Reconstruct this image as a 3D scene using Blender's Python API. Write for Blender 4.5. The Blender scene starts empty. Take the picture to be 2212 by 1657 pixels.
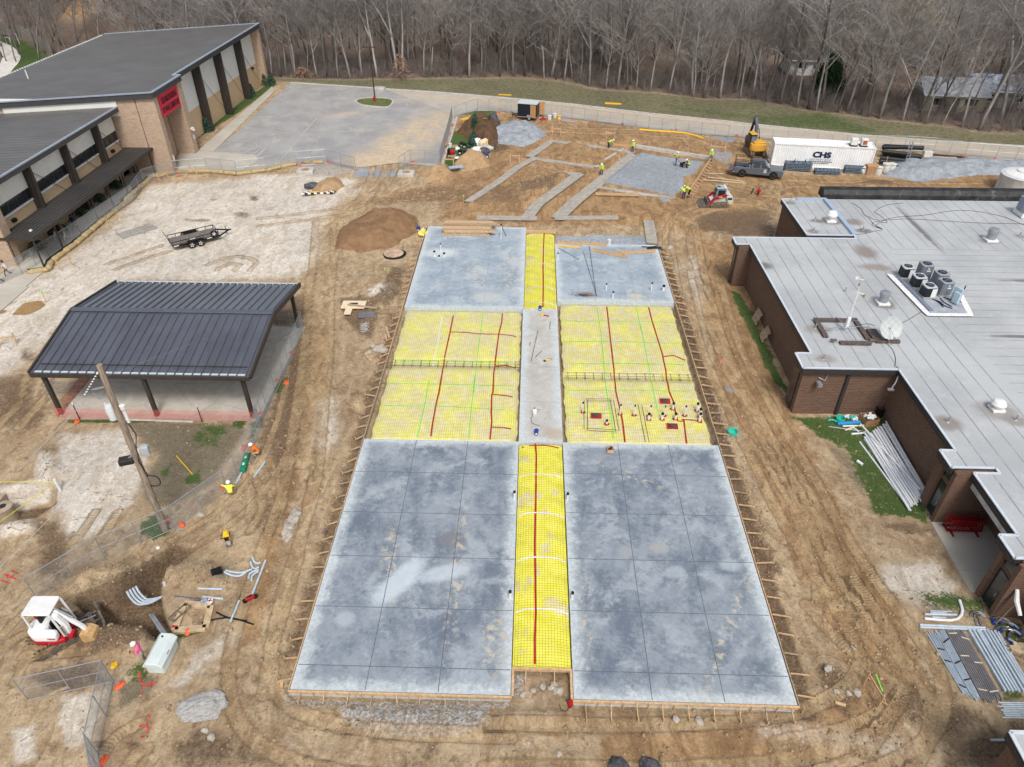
import bpy, bmesh, math, random
import numpy as np
from mathutils import Vector, Matrix, Euler
R = math.radians
PI = math.pi
rng = random.Random(7)
scene = bpy.context.scene
COL = scene.collection

# ------------------------------------------------------------------ camera
HC, PITCH, YAW = 32.3, R(36.72), R(1.663)
cam_d = bpy.data.cameras.new('camera'); cam = bpy.data.objects.new('camera', cam_d); COL.objects.link(cam)
cam.location = (0, 0, HC); cam.rotation_euler = (PI/2-PITCH, 0, YAW)
cam_d.sensor_width = 36; cam_d.lens = 36*1533/2211; cam_d.clip_start = .5; cam_d.clip_end = 2000
scene.camera = cam
# ------------------------------------------------------------------ sky and sun (bright overcast)
SUN_EL, SUN_AZ = R(54), R(166)
world = bpy.data.worlds.new('World'); scene.world = world; world.use_nodes = True
wn = world.node_tree; bg = wn.nodes['Background']
sky = wn.nodes.new('ShaderNodeTexSky'); sky.sky_type = 'NISHITA'; sky.sun_disc = False
sky.sun_elevation = SUN_EL; sky.sun_rotation = SUN_AZ; sky.air_density = 1.0; sky.dust_density = 4.0
hs = wn.nodes.new('ShaderNodeHueSaturation'); hs.inputs['Saturation'].default_value = .55
wn.links.new(sky.outputs[0], hs.inputs['Color']); wn.links.new(hs.outputs[0], bg.inputs[0])
bg.inputs[1].default_value = .115
sd = bpy.data.lights.new('sun', 'SUN'); sd.energy = 1.5; sd.angle = R(14); sd.color = (1, .965, .91)
so = bpy.data.objects.new('sun', sd); COL.objects.link(so)
so.rotation_euler = Vector((-math.sin(SUN_AZ)*math.cos(SUN_EL), -math.cos(SUN_AZ)*math.cos(SUN_EL), -math.sin(SUN_EL))).to_track_quat('-Z', 'Y').to_euler()
scene.view_settings.view_transform = 'Standard'; scene.view_settings.look = 'None'
scene.view_settings.exposure = .42; scene.view_settings.gamma = 1

# ------------------------------------------------------------------ survey: photo measurements to ground metres
_cp, _sp, _cy, _sy = math.cos(PITCH), math.sin(PITCH), math.cos(YAW), math.sin(YAW)
_w = (-_sy*_cp, _cy*_cp, -_sp); _r = (_cy, _sy, 0); _u = (-_sy*_sp, _cy*_sp, _cp)
CX0 = (0, 539.8, 1079.6, 1617.3); CY0 = (0, 404.9, 809.7, 1214.0); CS = .26845
def at(px, py, z=0.):
    a, b = (px-1105.5)/1533, (828.5-py)/1533
    d = [_r[i]*a+_u[i]*b+_w[i] for i in range(3)]
    t = (HC-z)/-d[2]
    return Vector((d[0]*t, d[1]*t, z))
def K(rc, x, y, z=0.):
    r, c = divmod(rc, 10)
    return at(CX0[c]+x*CS, CY0[r]+y*CS, z)
def KL(rc, pts): return [tuple(K(rc, *p)[:2]) for p in pts]
def PL(pts): return [tuple(at(*p)[:2]) for p in pts]

# ------------------------------------------------------------------ mesh helpers
class MB:
    def __init__(s): s.v = []; s.f = []; s.m = []
    def add(s, v, f, mi=0):
        o = len(s.v); s.v += [tuple(p) for p in v]; s.f += [tuple(i+o for i in q) for q in f]; s.m += [mi]*len(f); return s
    def box(s, c, d, rz=0, mi=0, mat=None):
        x, y, z = d[0]/2, d[1]/2, d[2]/2
        M_ = mat or Matrix.Rotation(rz, 3, 'Z')
        v = [M_ @ Vector(p) + Vector(c) for p in ((-x,-y,-z),(x,-y,-z),(x,y,-z),(-x,y,-z),(-x,-y,z),(x,-y,z),(x,y,z),(-x,y,z))]
        return s.add(v, [(0,3,2,1),(4,5,6,7),(0,1,5,4),(1,2,6,5),(2,3,7,6),(3,0,4,7)], mi)
    def bar(s, a, b, w, h, mi=0):                     # box beam from a to b
        a, b = Vector(a), Vector(b); d = b-a; q = d.to_track_quat('X', 'Z').to_matrix()
        return s.box((a+b)/2, (d.length, w, h), mi=mi, mat=q)
    def tube(s, pts, r, n=6, mi=0, caps=True):
        pts = [Vector(p) for p in pts]; k = len(pts); rr = r if isinstance(r, (list, tuple)) else [r]*k
        v = []; ref = Vector((0,0,1))
        for i, p in enumerate(pts):
            t = (pts[min(i+1,k-1)]-pts[max(i-1,0)])
            t = t.normalized() if t.length > 1e-9 else Vector((0,0,1))
            a = t.cross(ref)
            if a.length < .05: a = t.cross(Vector((1,0,0)))
            a.normalize(); b = t.cross(a)
            for j in range(n):
                an = 2*PI*j/n; v.append(p + (a*math.cos(an)+b*math.sin(an))*rr[i])
        f = [(i*n+j, i*n+(j+1)%n, (i+1)*n+(j+1)%n, (i+1)*n+j) for i in range(k-1) for j in range(n)]
        if caps and n > 2: f += [tuple(range(n))[::-1], tuple((k-1)*n+j for j in range(n))]
        return s.add(v, f, mi)
    def lathe(s, prof, n=12, c=(0,0,0), mi=0):
        v = [(c[0]+r*math.cos(2*PI*j/n), c[1]+r*math.sin(2*PI*j/n), c[2]+z) for r, z in prof for j in range(n)]
        f = [(i*n+j, i*n+(j+1)%n, (i+1)*n+(j+1)%n, (i+1)*n+j) for i in range(len(prof)-1) for j in range(n)]
        f += [tuple(range(n))[::-1], tuple((len(prof)-1)*n+j for j in range(n))]
        return s.add(v, f, mi)
    def prism(s, poly, z0, z1, mi=0):                 # plan polygon
        n = len(poly); v = [(p[0], p[1], z0) for p in poly]+[(p[0], p[1], z1) for p in poly]
        return s.add(v, [tuple(range(n))[::-1], tuple(range(n, 2*n))]+[(i, (i+1)%n, (i+1)%n+n, i+n) for i in range(n)], mi)
    def side(s, prof, y0, y1, mi=0):                  # x-z profile run along y
        n = len(prof); v = [(p[0], y0, p[1]) for p in prof]+[(p[0], y1, p[1]) for p in prof]
        return s.add(v, [tuple(range(n)), tuple(range(n, 2*n))[::-1]]+[(i, i+n, (i+1)%n+n, (i+1)%n) for i in range(n)], mi)
    def sheet(s, poly, z=0, mi=0):
        return s.add([(p[0], p[1], z if not callable(z) else z(p[0], p[1])) for p in poly], [tuple(range(len(poly)))], mi)
    def ribbon(s, pts, w, zf, mi=0, step=.4):         # flat strip along a plan polyline
        P = []
        for a, b in zip(pts[:-1], pts[1:]):
            a, b = Vector(a[:2]), Vector(b[:2]); k = max(1, int((b-a).length/step))
            P += [a.lerp(b, i/k) for i in range(k)]
        P.append(Vector(pts[-1][:2])); v = []
        for i, p in enumerate(P):
            t = P[min(i+1,len(P)-1)]-P[max(i-1,0)]; t.normalize(); nn = Vector((-t.y, t.x))*(w/2)
            for q in (p+nn, p-nn): v.append((q.x, q.y, zf(q.x, q.y)))
        return s.add(v, [(2*i, 2*i+1, 2*i+3, 2*i+2) for i in range(len(P)-1)], mi)
    def mesh(s, name, raw=False, smooth=35):
        me = bpy.data.meshes.new(name); me.from_pydata(s.v, [], s.f)
        me.polygons.foreach_set('material_index', s.m)
        if not raw:
            bm = bmesh.new(); bm.from_mesh(me); bmesh.ops.recalc_face_normals(bm, faces=bm.faces); bm.to_mesh(me); bm.free()
        if smooth:
            me.polygons.foreach_set('use_smooth', [True]*len(me.polygons)); me.set_sharp_from_angle(angle=R(smooth))
        me.update(); return me
    def build(s, name, mats, parent=None, bevel=0, raw=False, smooth=35):
        me = s.mesh(name, raw, smooth)
        for m_ in (mats if isinstance(mats, (list, tuple)) else [mats]): me.materials.append(m_)
        o = bpy.data.objects.new(name, me); COL.objects.link(o)
        if parent: o.parent = parent
        if bevel:
            b = o.modifiers.new('bevel', 'BEVEL'); b.width = bevel; b.segments = 2; b.limit_method = 'ANGLE'
        return o
def tag(o, label=None, cat=None, group=None, kind=None):
    for k, v in (('label', label), ('category', cat), ('group', group), ('kind', kind)):
        if v: o[k] = v
    return o
def thing(name, label, cat, loc=(0,0,0), rz=0, group=None):
    o = bpy.data.objects.new(name, None); COL.objects.link(o); o.empty_display_size = .3
    o.location = loc; o.rotation_euler = (0, 0, rz)
    return tag(o, label, cat, group)
def place(o, loc, rz=0, rot=None):
    o.location = loc; o.rotation_euler = rot if rot else (0, 0, rz); return o
def dup(o, loc=None, rz=0, label=None, group=None, scale=None):
    c = o.copy(); COL.objects.link(c)
    if loc is not None: c.location = loc; c.rotation_euler = (0, 0, rz)
    if label: c['label'] = label
    if group: c['group'] = group
    if scale: c.scale = scale
    for ch in list(o.children):
        d = ch.copy(); COL.objects.link(d); d.parent = c
        for g in list(ch.children):
            e = g.copy(); COL.objects.link(e); e.parent = d
    return c
def text_mesh(body, size, ext=.004, offset=0, sx=1):
    cu = bpy.data.curves.new('lettering', 'FONT'); cu.body = body; cu.size = size; cu.extrude = ext; cu.offset = offset
    cu.align_x = 'CENTER'; cu.align_y = 'CENTER'; cu.resolution_u = 3
    t = bpy.data.objects.new('lettering', cu); COL.objects.link(t)
    me = bpy.data.meshes.new_from_object(t.evaluated_get(bpy.context.evaluated_depsgraph_get()))
    bpy.data.objects.remove(t); bpy.data.curves.remove(cu)
    if sx != 1:
        for v in me.vertices: v.co.x *= sx
    return me
def text_part(name, body, size, mat, parent, loc, rot, offset=0, sx=1):
    me = text_mesh(body, size, offset=offset, sx=sx); me.materials.clear(); me.materials.append(mat)
    o = bpy.data.objects.new(name, me); COL.objects.link(o); o.parent = parent; o.location = loc; o.rotation_euler = rot; return o

# ------------------------------------------------------------------ materials
def S(r, g, b):
    f = lambda c: (c/255/12.92 if c <= 10 else ((c/255+.055)/1.055)**2.4)
    return (f(r), f(g), f(b), 1)
class NT:
    def __init__(s, name):
        s.mat = bpy.data.materials.new(name); s.mat.use_nodes = True; s.t = s.mat.node_tree
        s.b = s.t.nodes['Principled BSDF']; s.co = s.t.nodes.new('ShaderNodeTexCoord')
    def put(s, node, key, v):
        if v is None: return
        if hasattr(v, 'is_output'): s.t.links.new(v, node.inputs[key])
        else: node.inputs[key].default_value = v
    def math(s, op, a, b=None, c=None, clamp=False):
        n = s.t.nodes.new('ShaderNodeMath'); n.operation = op; n.use_clamp = clamp
        for i, v in enumerate((a, b, c)): s.put(n, i, v)
        return n.outputs[0]
    def vmath(s, op, a, b=None):
        n = s.t.nodes.new('ShaderNodeVectorMath'); n.operation = op; s.put(n, 0, a); s.put(n, 1, b)
        return n.outputs['Value'] if op in ('LENGTH', 'DISTANCE', 'DOT_PRODUCT') else n.outputs[0]
    def noise(s, scale, detail=4, rough=.55, vec=None, dist=0):
        n = s.t.nodes.new('ShaderNodeTexNoise'); n.inputs['Scale'].default_value = scale; n.inputs['Detail'].default_value = detail
        n.inputs['Roughness'].default_value = rough; n.inputs['Distortion'].default_value = dist
        s.t.links.new(vec or s.co.outputs['Object'], n.inputs['Vector']); return n.outputs[0]
    def voro(s, scale, feature='F1', vec=None):
        n = s.t.nodes.new('ShaderNodeTexVoronoi'); n.feature = feature; n.inputs['Scale'].default_value = scale
        s.t.links.new(vec or s.co.outputs['Object'], n.inputs['Vector']); return n.outputs['Distance']
    def wave(s, scale, axis='X', vec=None, prof='SIN', dist=0):
        n = s.t.nodes.new('ShaderNodeTexWave'); n.bands_direction = axis; n.wave_profile = prof; n.inputs['Scale'].default_value = scale
        n.inputs['Distortion'].default_value = dist
        s.t.links.new(vec or s.co.outputs['Object'], n.inputs['Vector']); return n.outputs['Fac']
    def ramp(s, fac, a, b, lo=0, hi=1):               # smooth step from a..b to lo..hi
        n = s.t.nodes.new('ShaderNodeMapRange'); n.interpolation_type = 'SMOOTHSTEP'
        for k, v in ((0, fac), (1, a), (2, b), (3, lo), (4, hi)): s.put(n, k, v)
        return n.outputs[0]
    def mix(s, fac, a, b, mode='MIX'):
        n = s.t.nodes.new('ShaderNodeMix'); n.data_type = 'RGBA'; n.blend_type = mode
        s.put(n, 0, fac); s.put(n, 6, a); s.put(n, 7, b); return n.outputs[2]
    def attr(s, name):
        n = s.t.nodes.new('ShaderNodeAttribute'); n.attribute_name = name; return n
    def sep(s, v):
        n = s.t.nodes.new('ShaderNodeSeparateXYZ'); s.t.links.new(v, n.inputs[0]); return n.outputs
    def scale(s, v, xyz):
        n = s.t.nodes.new('ShaderNodeMapping'); n.inputs['Scale'].default_value = xyz; s.t.links.new(v, n.inputs[0]); return n.outputs[0]
    def bump(s, h, dist=.02, strength=1, normal=None):
        n = s.t.nodes.new('ShaderNodeBump'); n.inputs['Distance'].default_value = dist; n.inputs['Strength'].default_value = strength
        s.t.links.new(h, n.inputs['Height'])
        if normal: s.t.links.new(normal, n.inputs['Normal'])
        return n.outputs[0]
    def blob(s, cx, cy, rx, ry, rot=0, soft=.5, nz=None, amp=0):
        g = s.t.nodes.new('ShaderNodeMapping'); g.vector_type = 'TEXTURE'
        g.inputs['Location'].default_value = (cx, cy, 0); g.inputs['Rotation'].default_value = (0, 0, rot); g.inputs['Scale'].default_value = (rx, ry, 1000)
        s.t.links.new(s.co.outputs['Object'], g.inputs[0])
        d = s.vmath('LENGTH', g.outputs[0])
        if nz: d = s.math('ADD', d, s.math('MULTIPLY', s.math('SUBTRACT', nz, .5), amp))
        return s.ramp(d, 1-soft, 1+soft, 1, 0)
    def done(s, color, rough=.85, normal=None, metal=0, spec=.3):
        s.put(s.b, 'Base Color', color); s.put(s.b, 'Roughness', rough); s.put(s.b, 'Metallic', metal); s.put(s.b, 'Specular IOR Level', spec)
        if normal: s.t.links.new(normal, s.b.inputs['Normal'])
        return s.mat
_mc = {}
def M(name, col, rough=.7, var=.18, scale=4, bump=0, bscale=30, metal=0, spec=.3, dirt=None, damt=.5):
    """plain material: one colour broken up by two sizes of noise, optional dirt colour in patches"""
    if name in _mc: return _mc[name]
    n = NT(name); a = n.noise(scale, 5); b = n.noise(scale*9, 3)
    k = n.math('ADD', n.math('MULTIPLY', a, .65), n.math('MULTIPLY', b, .35))
    dark = tuple(c*(1-var*1.6) for c in col[:3])+(1,); lite = tuple(min(1, c*(1+var*1.2)) for c in col[:3])+(1,)
    c = n.mix(n.ramp(k, .3, .7), dark, lite)
    if dirt: c = n.mix(n.ramp(n.noise(scale*.7, 6, .65), .62-damt*.35, .8-damt*.2), c, dirt)
    nm = n.bump(n.noise(bscale, 4), .02, bump) if bump else None
    _mc[name] = n.done(c, rough, nm, metal, spec); return _mc[name]
DUST = S(168, 142, 108)
m_lumber = M('lumber', S(200,168,130), .8, .2, 6); m_lumber_old = M('old_lumber', S(170,150,125), .85, .25, 6)
m_white = M('white_paint', S(224,224,222), .45, .05, 2); m_pvc = M('white_pvc', S(222,225,228), .4, .05, 3)
m_greyp = M('grey_conduit', S(170,182,194), .4, .08, 3); m_black = M('black_plastic', S(28,28,30), .5, .3, 5)
m_dark = M('dark_metal', S(48,46,46), .5, .15, 4, spec=.4); m_rubber = M('rubber', S(34,33,33), .85, .3, 8, dirt=S(120,100,78), damt=.25)
m_galv = M('galvanised', S(165,170,175), .4, .12, 8, metal=.5); m_steel = M('worn_steel', S(112,108,104), .55, .3, 6, metal=.4, dirt=DUST, damt=.35)
m_red = M('red_paint', S(170,28,40), .45, .12, 4); m_orange = M('orange_sack', S(226,104,68), .7, .15, 6); m_yellow = M('yellow_paint', S(238,190,40), .5, .1, 4)
m_blue = M('blue_plastic', S(35,70,150), .45, .1, 4); m_teal = M('teal_plastic', S(60,185,165), .45, .1, 4)
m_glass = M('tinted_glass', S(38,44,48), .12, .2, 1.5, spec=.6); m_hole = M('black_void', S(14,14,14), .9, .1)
m_rebar = M('rebar', S(70,62,56), .7, .25, 6); m_navy = M('navy_lettering', S(25,40,75), .5, .05); m_chrome = M('bright_metal', S(205,208,210), .22, .06, 4, metal=.9)
m_cloth_black = M('black_sheeting', S(84,84,87), .6, .5, 2.5, bump=.6, bscale=6); m_straw = M('straw', S(182,160,118), .95, .3, 14, bump=1, bscale=60)
m_brown = M('brown_steel', S(62,56,52), .55, .15, 3); m_conc = M('pale_concrete', S(186,184,178), .9, .16, 1.5, bump=.15, bscale=20)
# ------------------------------------------------------------------ ground sheet (heights and soil patches)
def _hash(ix, iy, seed):
    h = (ix*374761393 + iy*668265263 + seed*1274126177) & 0x7fffffff
    h = ((h ^ (h >> 13))*1103515245) & 0x7fffffff
    return ((h ^ (h >> 16)) & 0xffff)/65535.
def vnoise(X, Y, s, seed=0, oct=3):
    X = np.asarray(X, float); Y = np.asarray(Y, float); out = 0; a = 1; tot = 0
    for k in range(oct):
        x, y = X/s, Y/s; ix, iy = np.floor(x).astype(np.int64), np.floor(y).astype(np.int64); fx, fy = x-ix, y-iy
        fx, fy = fx*fx*(3-2*fx), fy*fy*(3-2*fy); sd_ = seed+k*17
        v = (_hash(ix,iy,sd_)*(1-fx)+_hash(ix+1,iy,sd_)*fx)*(1-fy)+(_hash(ix,iy+1,sd_)*(1-fx)+_hash(ix+1,iy+1,sd_)*fx)*fy
        out = out+a*v; tot += a; a *= .5; s *= .5
    return out/tot
def sstep(d, a, b):
    t = np.clip((d-a)/(b-a), 0, 1); return t*t*(3-2*t)
def pmask(X, Y, poly, soft=.5):
    """1 inside a plan polygon, fading over +-soft metres at its edge"""
    P = np.array(poly); out = np.zeros(np.shape(X)); mn = P.min(0)-soft; mx = P.max(0)+soft
    sel = (X > mn[0])&(X < mx[0])&(Y > mn[1])&(Y < mx[1])
    x, y = X[sel], Y[sel]
    if x.size == 0: return out
    d = np.full(x.shape, 1e9); ins = np.zeros(x.shape, bool)
    for (x0, y0), (x1, y1) in zip(P, np.roll(P, -1, 0)):
        ex, ey = x1-x0, y1-y0; t = np.clip(((x-x0)*ex+(y-y0)*ey)/(ex*ex+ey*ey+1e-12), 0, 1)
        d = np.minimum(d, np.hypot(x-x0-t*ex, y-y0-t*ey))
        with np.errstate(divide='ignore', invalid='ignore'):
            cr = ((y0 > y) != (y1 > y)) & (x < (x1-x0)*(y-y0)/(y1-y0)+x0)
        ins ^= cr
    out[sel] = sstep(np.where(ins, d, -d), -soft, soft); return out
def lmask(X, Y, line, w, soft=.3):
    """1 along a plan polyline of half width w; also returns run length u and offset v"""
    P = np.array(line); d = np.full(np.shape(X), 1e9); U = np.zeros(np.shape(X)); V = np.zeros(np.shape(X)); run = 0
    mn = P.min(0)-w-soft-.1; mx = P.max(0)+w+soft+.1; sel = (X > mn[0])&(X < mx[0])&(Y > mn[1])&(Y < mx[1]); x, y = X[sel], Y[sel]
    if x.size:
        dd, uu, vv = d[sel], U[sel], V[sel]
        for (x0, y0), (x1, y1) in zip(P[:-1], P[1:]):
            ex, ey = x1-x0, y1-y0; L = math.hypot(ex, ey)+1e-9; t = np.clip(((x-x0)*ex+(y-y0)*ey)/L/L, 0, 1)
            q = np.hypot(x-x0-t*ex, y-y0-t*ey); better = q < dd
            dd = np.where(better, q, dd); uu = np.where(better, run+t*L, uu); vv = np.where(better, ((x-x0)*-ey+(y-y0)*ex)/L, vv); run += L
        d[sel], U[sel], V[sel] = dd, uu, vv
    return sstep(-d, -w-soft, -w+soft*.3), U, V
def smooth_line(pts, n=6):
    P = [Vector(p) for p in pts]; P = [P[0]*2-P[1]]+P+[P[-1]*2-P[-2]]; out = []
    for i in range(1, len(P)-2):
        for k in range(n):
            t = k/n; a, b, c, d = P[i-1:i+3]
            out.append(tuple(.5*((2*b)+(c-a)*t+(2*a-5*b+4*c-d)*t*t+(3*b-a-3*c+d)*t**3)))
    return out+[tuple(P[-2])]
def offset_line(line, o):
    out = []
    for i, p in enumerate(line):
        a = Vector(line[max(i-1,0)]); b = Vector(line[min(i+1,len(line)-1)]); t = (b-a).normalized(); out.append((p[0]-t.y*o, p[1]+t.x*o))
    return out

ROAD_FAR = KL(1,[(1090,722),(1500,748),(1830,775),(2212,808)])+KL(2,[(300,818),(600,848),(1200,920),(1850,985)])+KL(3,[(0,1005),(900,1095),(1500,1140),(2212,1185)])
ROAD_FAR.append(tuple(Vector(ROAD_FAR[-1])+Vector((60,-22))))
ROAD_NEAR = KL(1,[(1665,930),(1850,888)])+KL(2,[(0,897),(600,955),(1100,1022),(1650,1085)])+KL(3,[(200,1115),(1300,1215),(2212,1300)])
ROAD_NEAR.append(tuple(Vector(ROAD_NEAR[-1])+Vector((60,-22))))
ROAD = ROAD_FAR+ROAD_NEAR[::-1]
LOT = KL(1,[(325,672),(700,695),(1000,715),(1090,722)])+[ROAD_NEAR[0]]+KL(1,[(1540,1348),(1200,1310),(900,1348),(640,1322),(380,1345),(0,1395)])+KL(0,[(1440,1400),(1720,1225)])
TREE_EDGE = [(-140,150),(-75,141)]+KL(1,[(190,625),(900,640),(1500,632),(2212,635)])+KL(2,[(500,665),(760,715),(1100,735),(1600,785)])+KL(3,[(0,800),(500,895),(1000,965),(1500,1015),(1900,1080),(2212,1080)])+[(140,80)]
VERGE = TREE_EDGE[2:]+[(140,70)]+ROAD_FAR[::-1]+KL(1,[(325,665),(100,640)])
FOREST = TREE_EDGE+[(400,80),(400,420),(-400,420),(-400,150)]
SLABS = [(-11.15,18.15,-.6,36.3),(2.4,18.05,12.87,36.3),(-.6,36.3,2.4,53.9),(-11.05,53.9,-.55,70.8),(2.45,55.3,12.85,66.95)]
PADB = [(-11.15,18.1),(-.6,18.1),(-.6,19.6),(2.4,19.6),(2.4,18.0),(12.9,18.0),(12.9,67),(-.5,70.8),(-11.1,70.8)]
FOOT = [KL(2,[(230,1260),(415,1130),(830,1185),(1080,1228)]), KL(2,[(-260,1620),(0,1450),(150,1335),(290,1262)]), KL(2,[(300,1278),(760,1340)]), KL(2,[(255,1330),(480,1385),(650,1400)]),
        KL(2,[(640,1392),(300,1640)])+KL(12,[(210,250)]), KL(2,[(1075,1240),(600,1620)])+KL(12,[(460,245)]), KL(12,[(-190,240),(300,246)]), KL(12,[(440,243),(950,240)]), KL(12,[(1195,262),(1225,450)]), KL(2,[(800,1505),(1385,1592)])]
FW = [.65,.6,.65,.6,.8,.9,.7,.65,.65,.5]
GPAD = KL(2,[(1110,1235),(1640,1305),(1560,1400),(1480,1420),(1470,1510),(1400,1578),(830,1475)])
TRENCH = KL(30,[(1560,-120),(1400,20),(1270,170),(1275,330),(1330,460),(1380,600),(1260,610),(1180,510),(900,490),(700,410),(630,335),(900,310),(1000,205),(1150,40),(1370,-120)])
PIT = KL(20,[(-200,960),(0,960),(300,870),(420,905),(430,1030),(260,1150),(130,1165),(0,1190),(-200,1230)])
BANK = KL(0,[(-400,215),(0,160),(160,150),(420,190),(560,250),(700,330)])
ROUGH = [(KL(11,[(720,860),(960,650),(1240,640),(1200,790),(1230,900),(1160,1060),(1060,1200),(960,1250),(930,1060),(960,900)]), .5),
         (KL(11,[(360,760),(520,690),(520,900),(400,880)]), .4), (KL(31,[(720,1140),(1900,1130),(1930,1290),(1700,1390),(1350,1400),(1150,1390),(850,1340),(740,1230)]), .35),
         (KL(33,[(500,830),(640,790),(760,880),(900,1060),(820,1120),(520,980)]), .45), (KL(12,[(1330,850),(1420,830),(1640,1330),(1700,1649),(1560,1300)]), .4),
         (KL(22,[(1690,150),(1850,480),(2050,900),(2212,1300),(2212,1600),(2000,1000),(1760,420)]), .3), (KL(23,[(-60,1100),(60,1100),(300,1640),(150,1640)]), .35),
         (KL(30,[(1300,60),(1850,60),(1850,220),(1700,250),(1420,190),(1300,190)]), .5), (KL(31,[(120,40),(500,60),(300,900),(250,1000),(180,900)]), .15)]
MOUNDS = [(KL(30,[(600,250),(700,80),(950,10),(1120,70),(1120,200),(900,330),(700,340)]), .75, .9), (KL(30,[(680,580),(940,490),(1150,520),(1240,610),(1080,700),(800,760)]), .45, .6),
          (KL(30,[(1320,60),(1560,10),(1860,110),(1840,210),(1400,190)]), .35, .6), (KL(20,[(320,620),(440,610),(470,800),(380,850),(330,750)]), .4, .4), (KL(20,[(0,1210),(250,1160),(300,1230),(0,1300)]), .3, .4),
          (KL(1,[(530,1500),(700,1450),(730,1520),(560,1570)]), .5, .8), (KL(1,[(1380,1400),(1540,1350),(1600,1400),(1440,1450)]), .7, .9), (KL(1,[(1680,1310),(1770,1255),(1880,1280),(1890,1330)]), .8, .8),
          (KL(1,[(1690,1070),(1840,990),(1960,1000),(2010,1070),(1900,1160),(1780,1090)]), 1.0, 1.0), (KL(2,[(490,1270),(570,1160),(700,1190),(740,1300),(600,1300)]), .5, .8), (KL(2,[(90,1480),(280,1350),(540,1400),(450,1530),(200,1560)]), .35, 1.),
          (KL(3,[(850,1500),(950,1460),(1150,1480),(1170,1530)]), .4, .8), (KL(21,[(830,190),(960,140),(960,215),(840,235)]), .35, .4)]
def V2(p): return (p[0], p[1])
TRK = []                                               # wheel and track runs: centre line, half width, tread pitch
def run(pts, gauge, hw, rc=None):
    L = smooth_line([V2(p) for p in pts])
    for o in ((-gauge/2, gauge/2) if gauge else (0,)): TRK.append((offset_line(L, o), hw))
run(PL([(702,470),(698,560),(690,640),(684,760),(672,860),(655,1000),(640,1080),(600,1200),(560,1330),(540,1440),(560,1530),(640,1590),(800,1625),(1100,1640)]), 2.0, .3)
run(PL([(700,470),(700,560),(690,640),(684,760),(674,860),(655,1000)]), 0, .5)
run(PL([(735,480),(722,560),(706,640),(702,760),(696,860),(690,960),(664,1100),(632,1250),(590,1390),(570,1500)]), 0, .3)
run(PL([(1480,480),(1500,600),(1540,750),(1600,880),(1650,980),(1700,1080),(1760,1180),(1830,1290),(1890,1390),(1900,1470),(1840,1540),(1700,1590),(1500,1610),(1300,1612),(1050,1608)]), 2.0, .32)
run(PL([(1530,600),(1570,740),(1640,880),(1740,1060),(1800,1170),(1870,1280),(1950,1390),(1990,1480),(1960,1560),(1850,1620),(1700,1650)]), 1.9, .3)
run(PL([(1600,900),(1680,1000),(1740,1100),(1790,1230),(1800,1330)]), 1.6, .22)
run(KL(33,[(1100,1640),(1300,1250),(1200,900),(800,560),(560,300)]), 1.7, .3)
run(PL([(640,700),(640,820),(610,940),(560,1040),(480,1120),(380,1180)]), 1.5, .2)
run(PL([(560,1000),(590,1080),(560,1150)]), 1.2, .2)
run(PL([(20,1390),(80,1330),(160,1310)]), 1.4, .2); run(PL([(0,1480),(40,1400),(110,1390),(200,1380)]), 1.4, .2)
run(KL(30,[(900,1649),(1010,1480),(1150,1400)]), 1.4, .25)
run(PL([(830,330),(810,400),(770,460),(715,490)]), 2.0, .3); run(PL([(860,330),(830,400),(760,450),(640,470),(560,480)]), 2.0, .28)
run(KL(2,[(1640,1400),(1900,1500),(2212,1560)])+KL(3,[(300,1480),(700,1490),(1300,1500),(1900,1500)]), 2.0, .3)
run(KL(12,[(2212,160),(1900,110),(1700,160),(1500,230),(1420,330),(1400,450),(1450,650)]), 1.8, .3)
run(KL(2,[(2000,1640),(2150,1560),(2212,1500)])+KL(3,[(150,1480),(260,1530),(330,1640)]), 1.8, .3); run(KL(2,[(300,1030),(900,1060),(1500,1090),(1750,1150)]), 2.2, .35)
run(KL(10,[(900,640),(1100,570),(1330,495)]), 1.7, .2); run(KL(10,[(1700,640),(1850,580),(1990,600),(1950,660)]), 1.5, .2)
run(KL(20,[(660,1360),(760,1250),(860,1100)]), 1.4, .22); run(KL(20,[(300,0),(250,200),(60,420)]), 1.6, .25)

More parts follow.
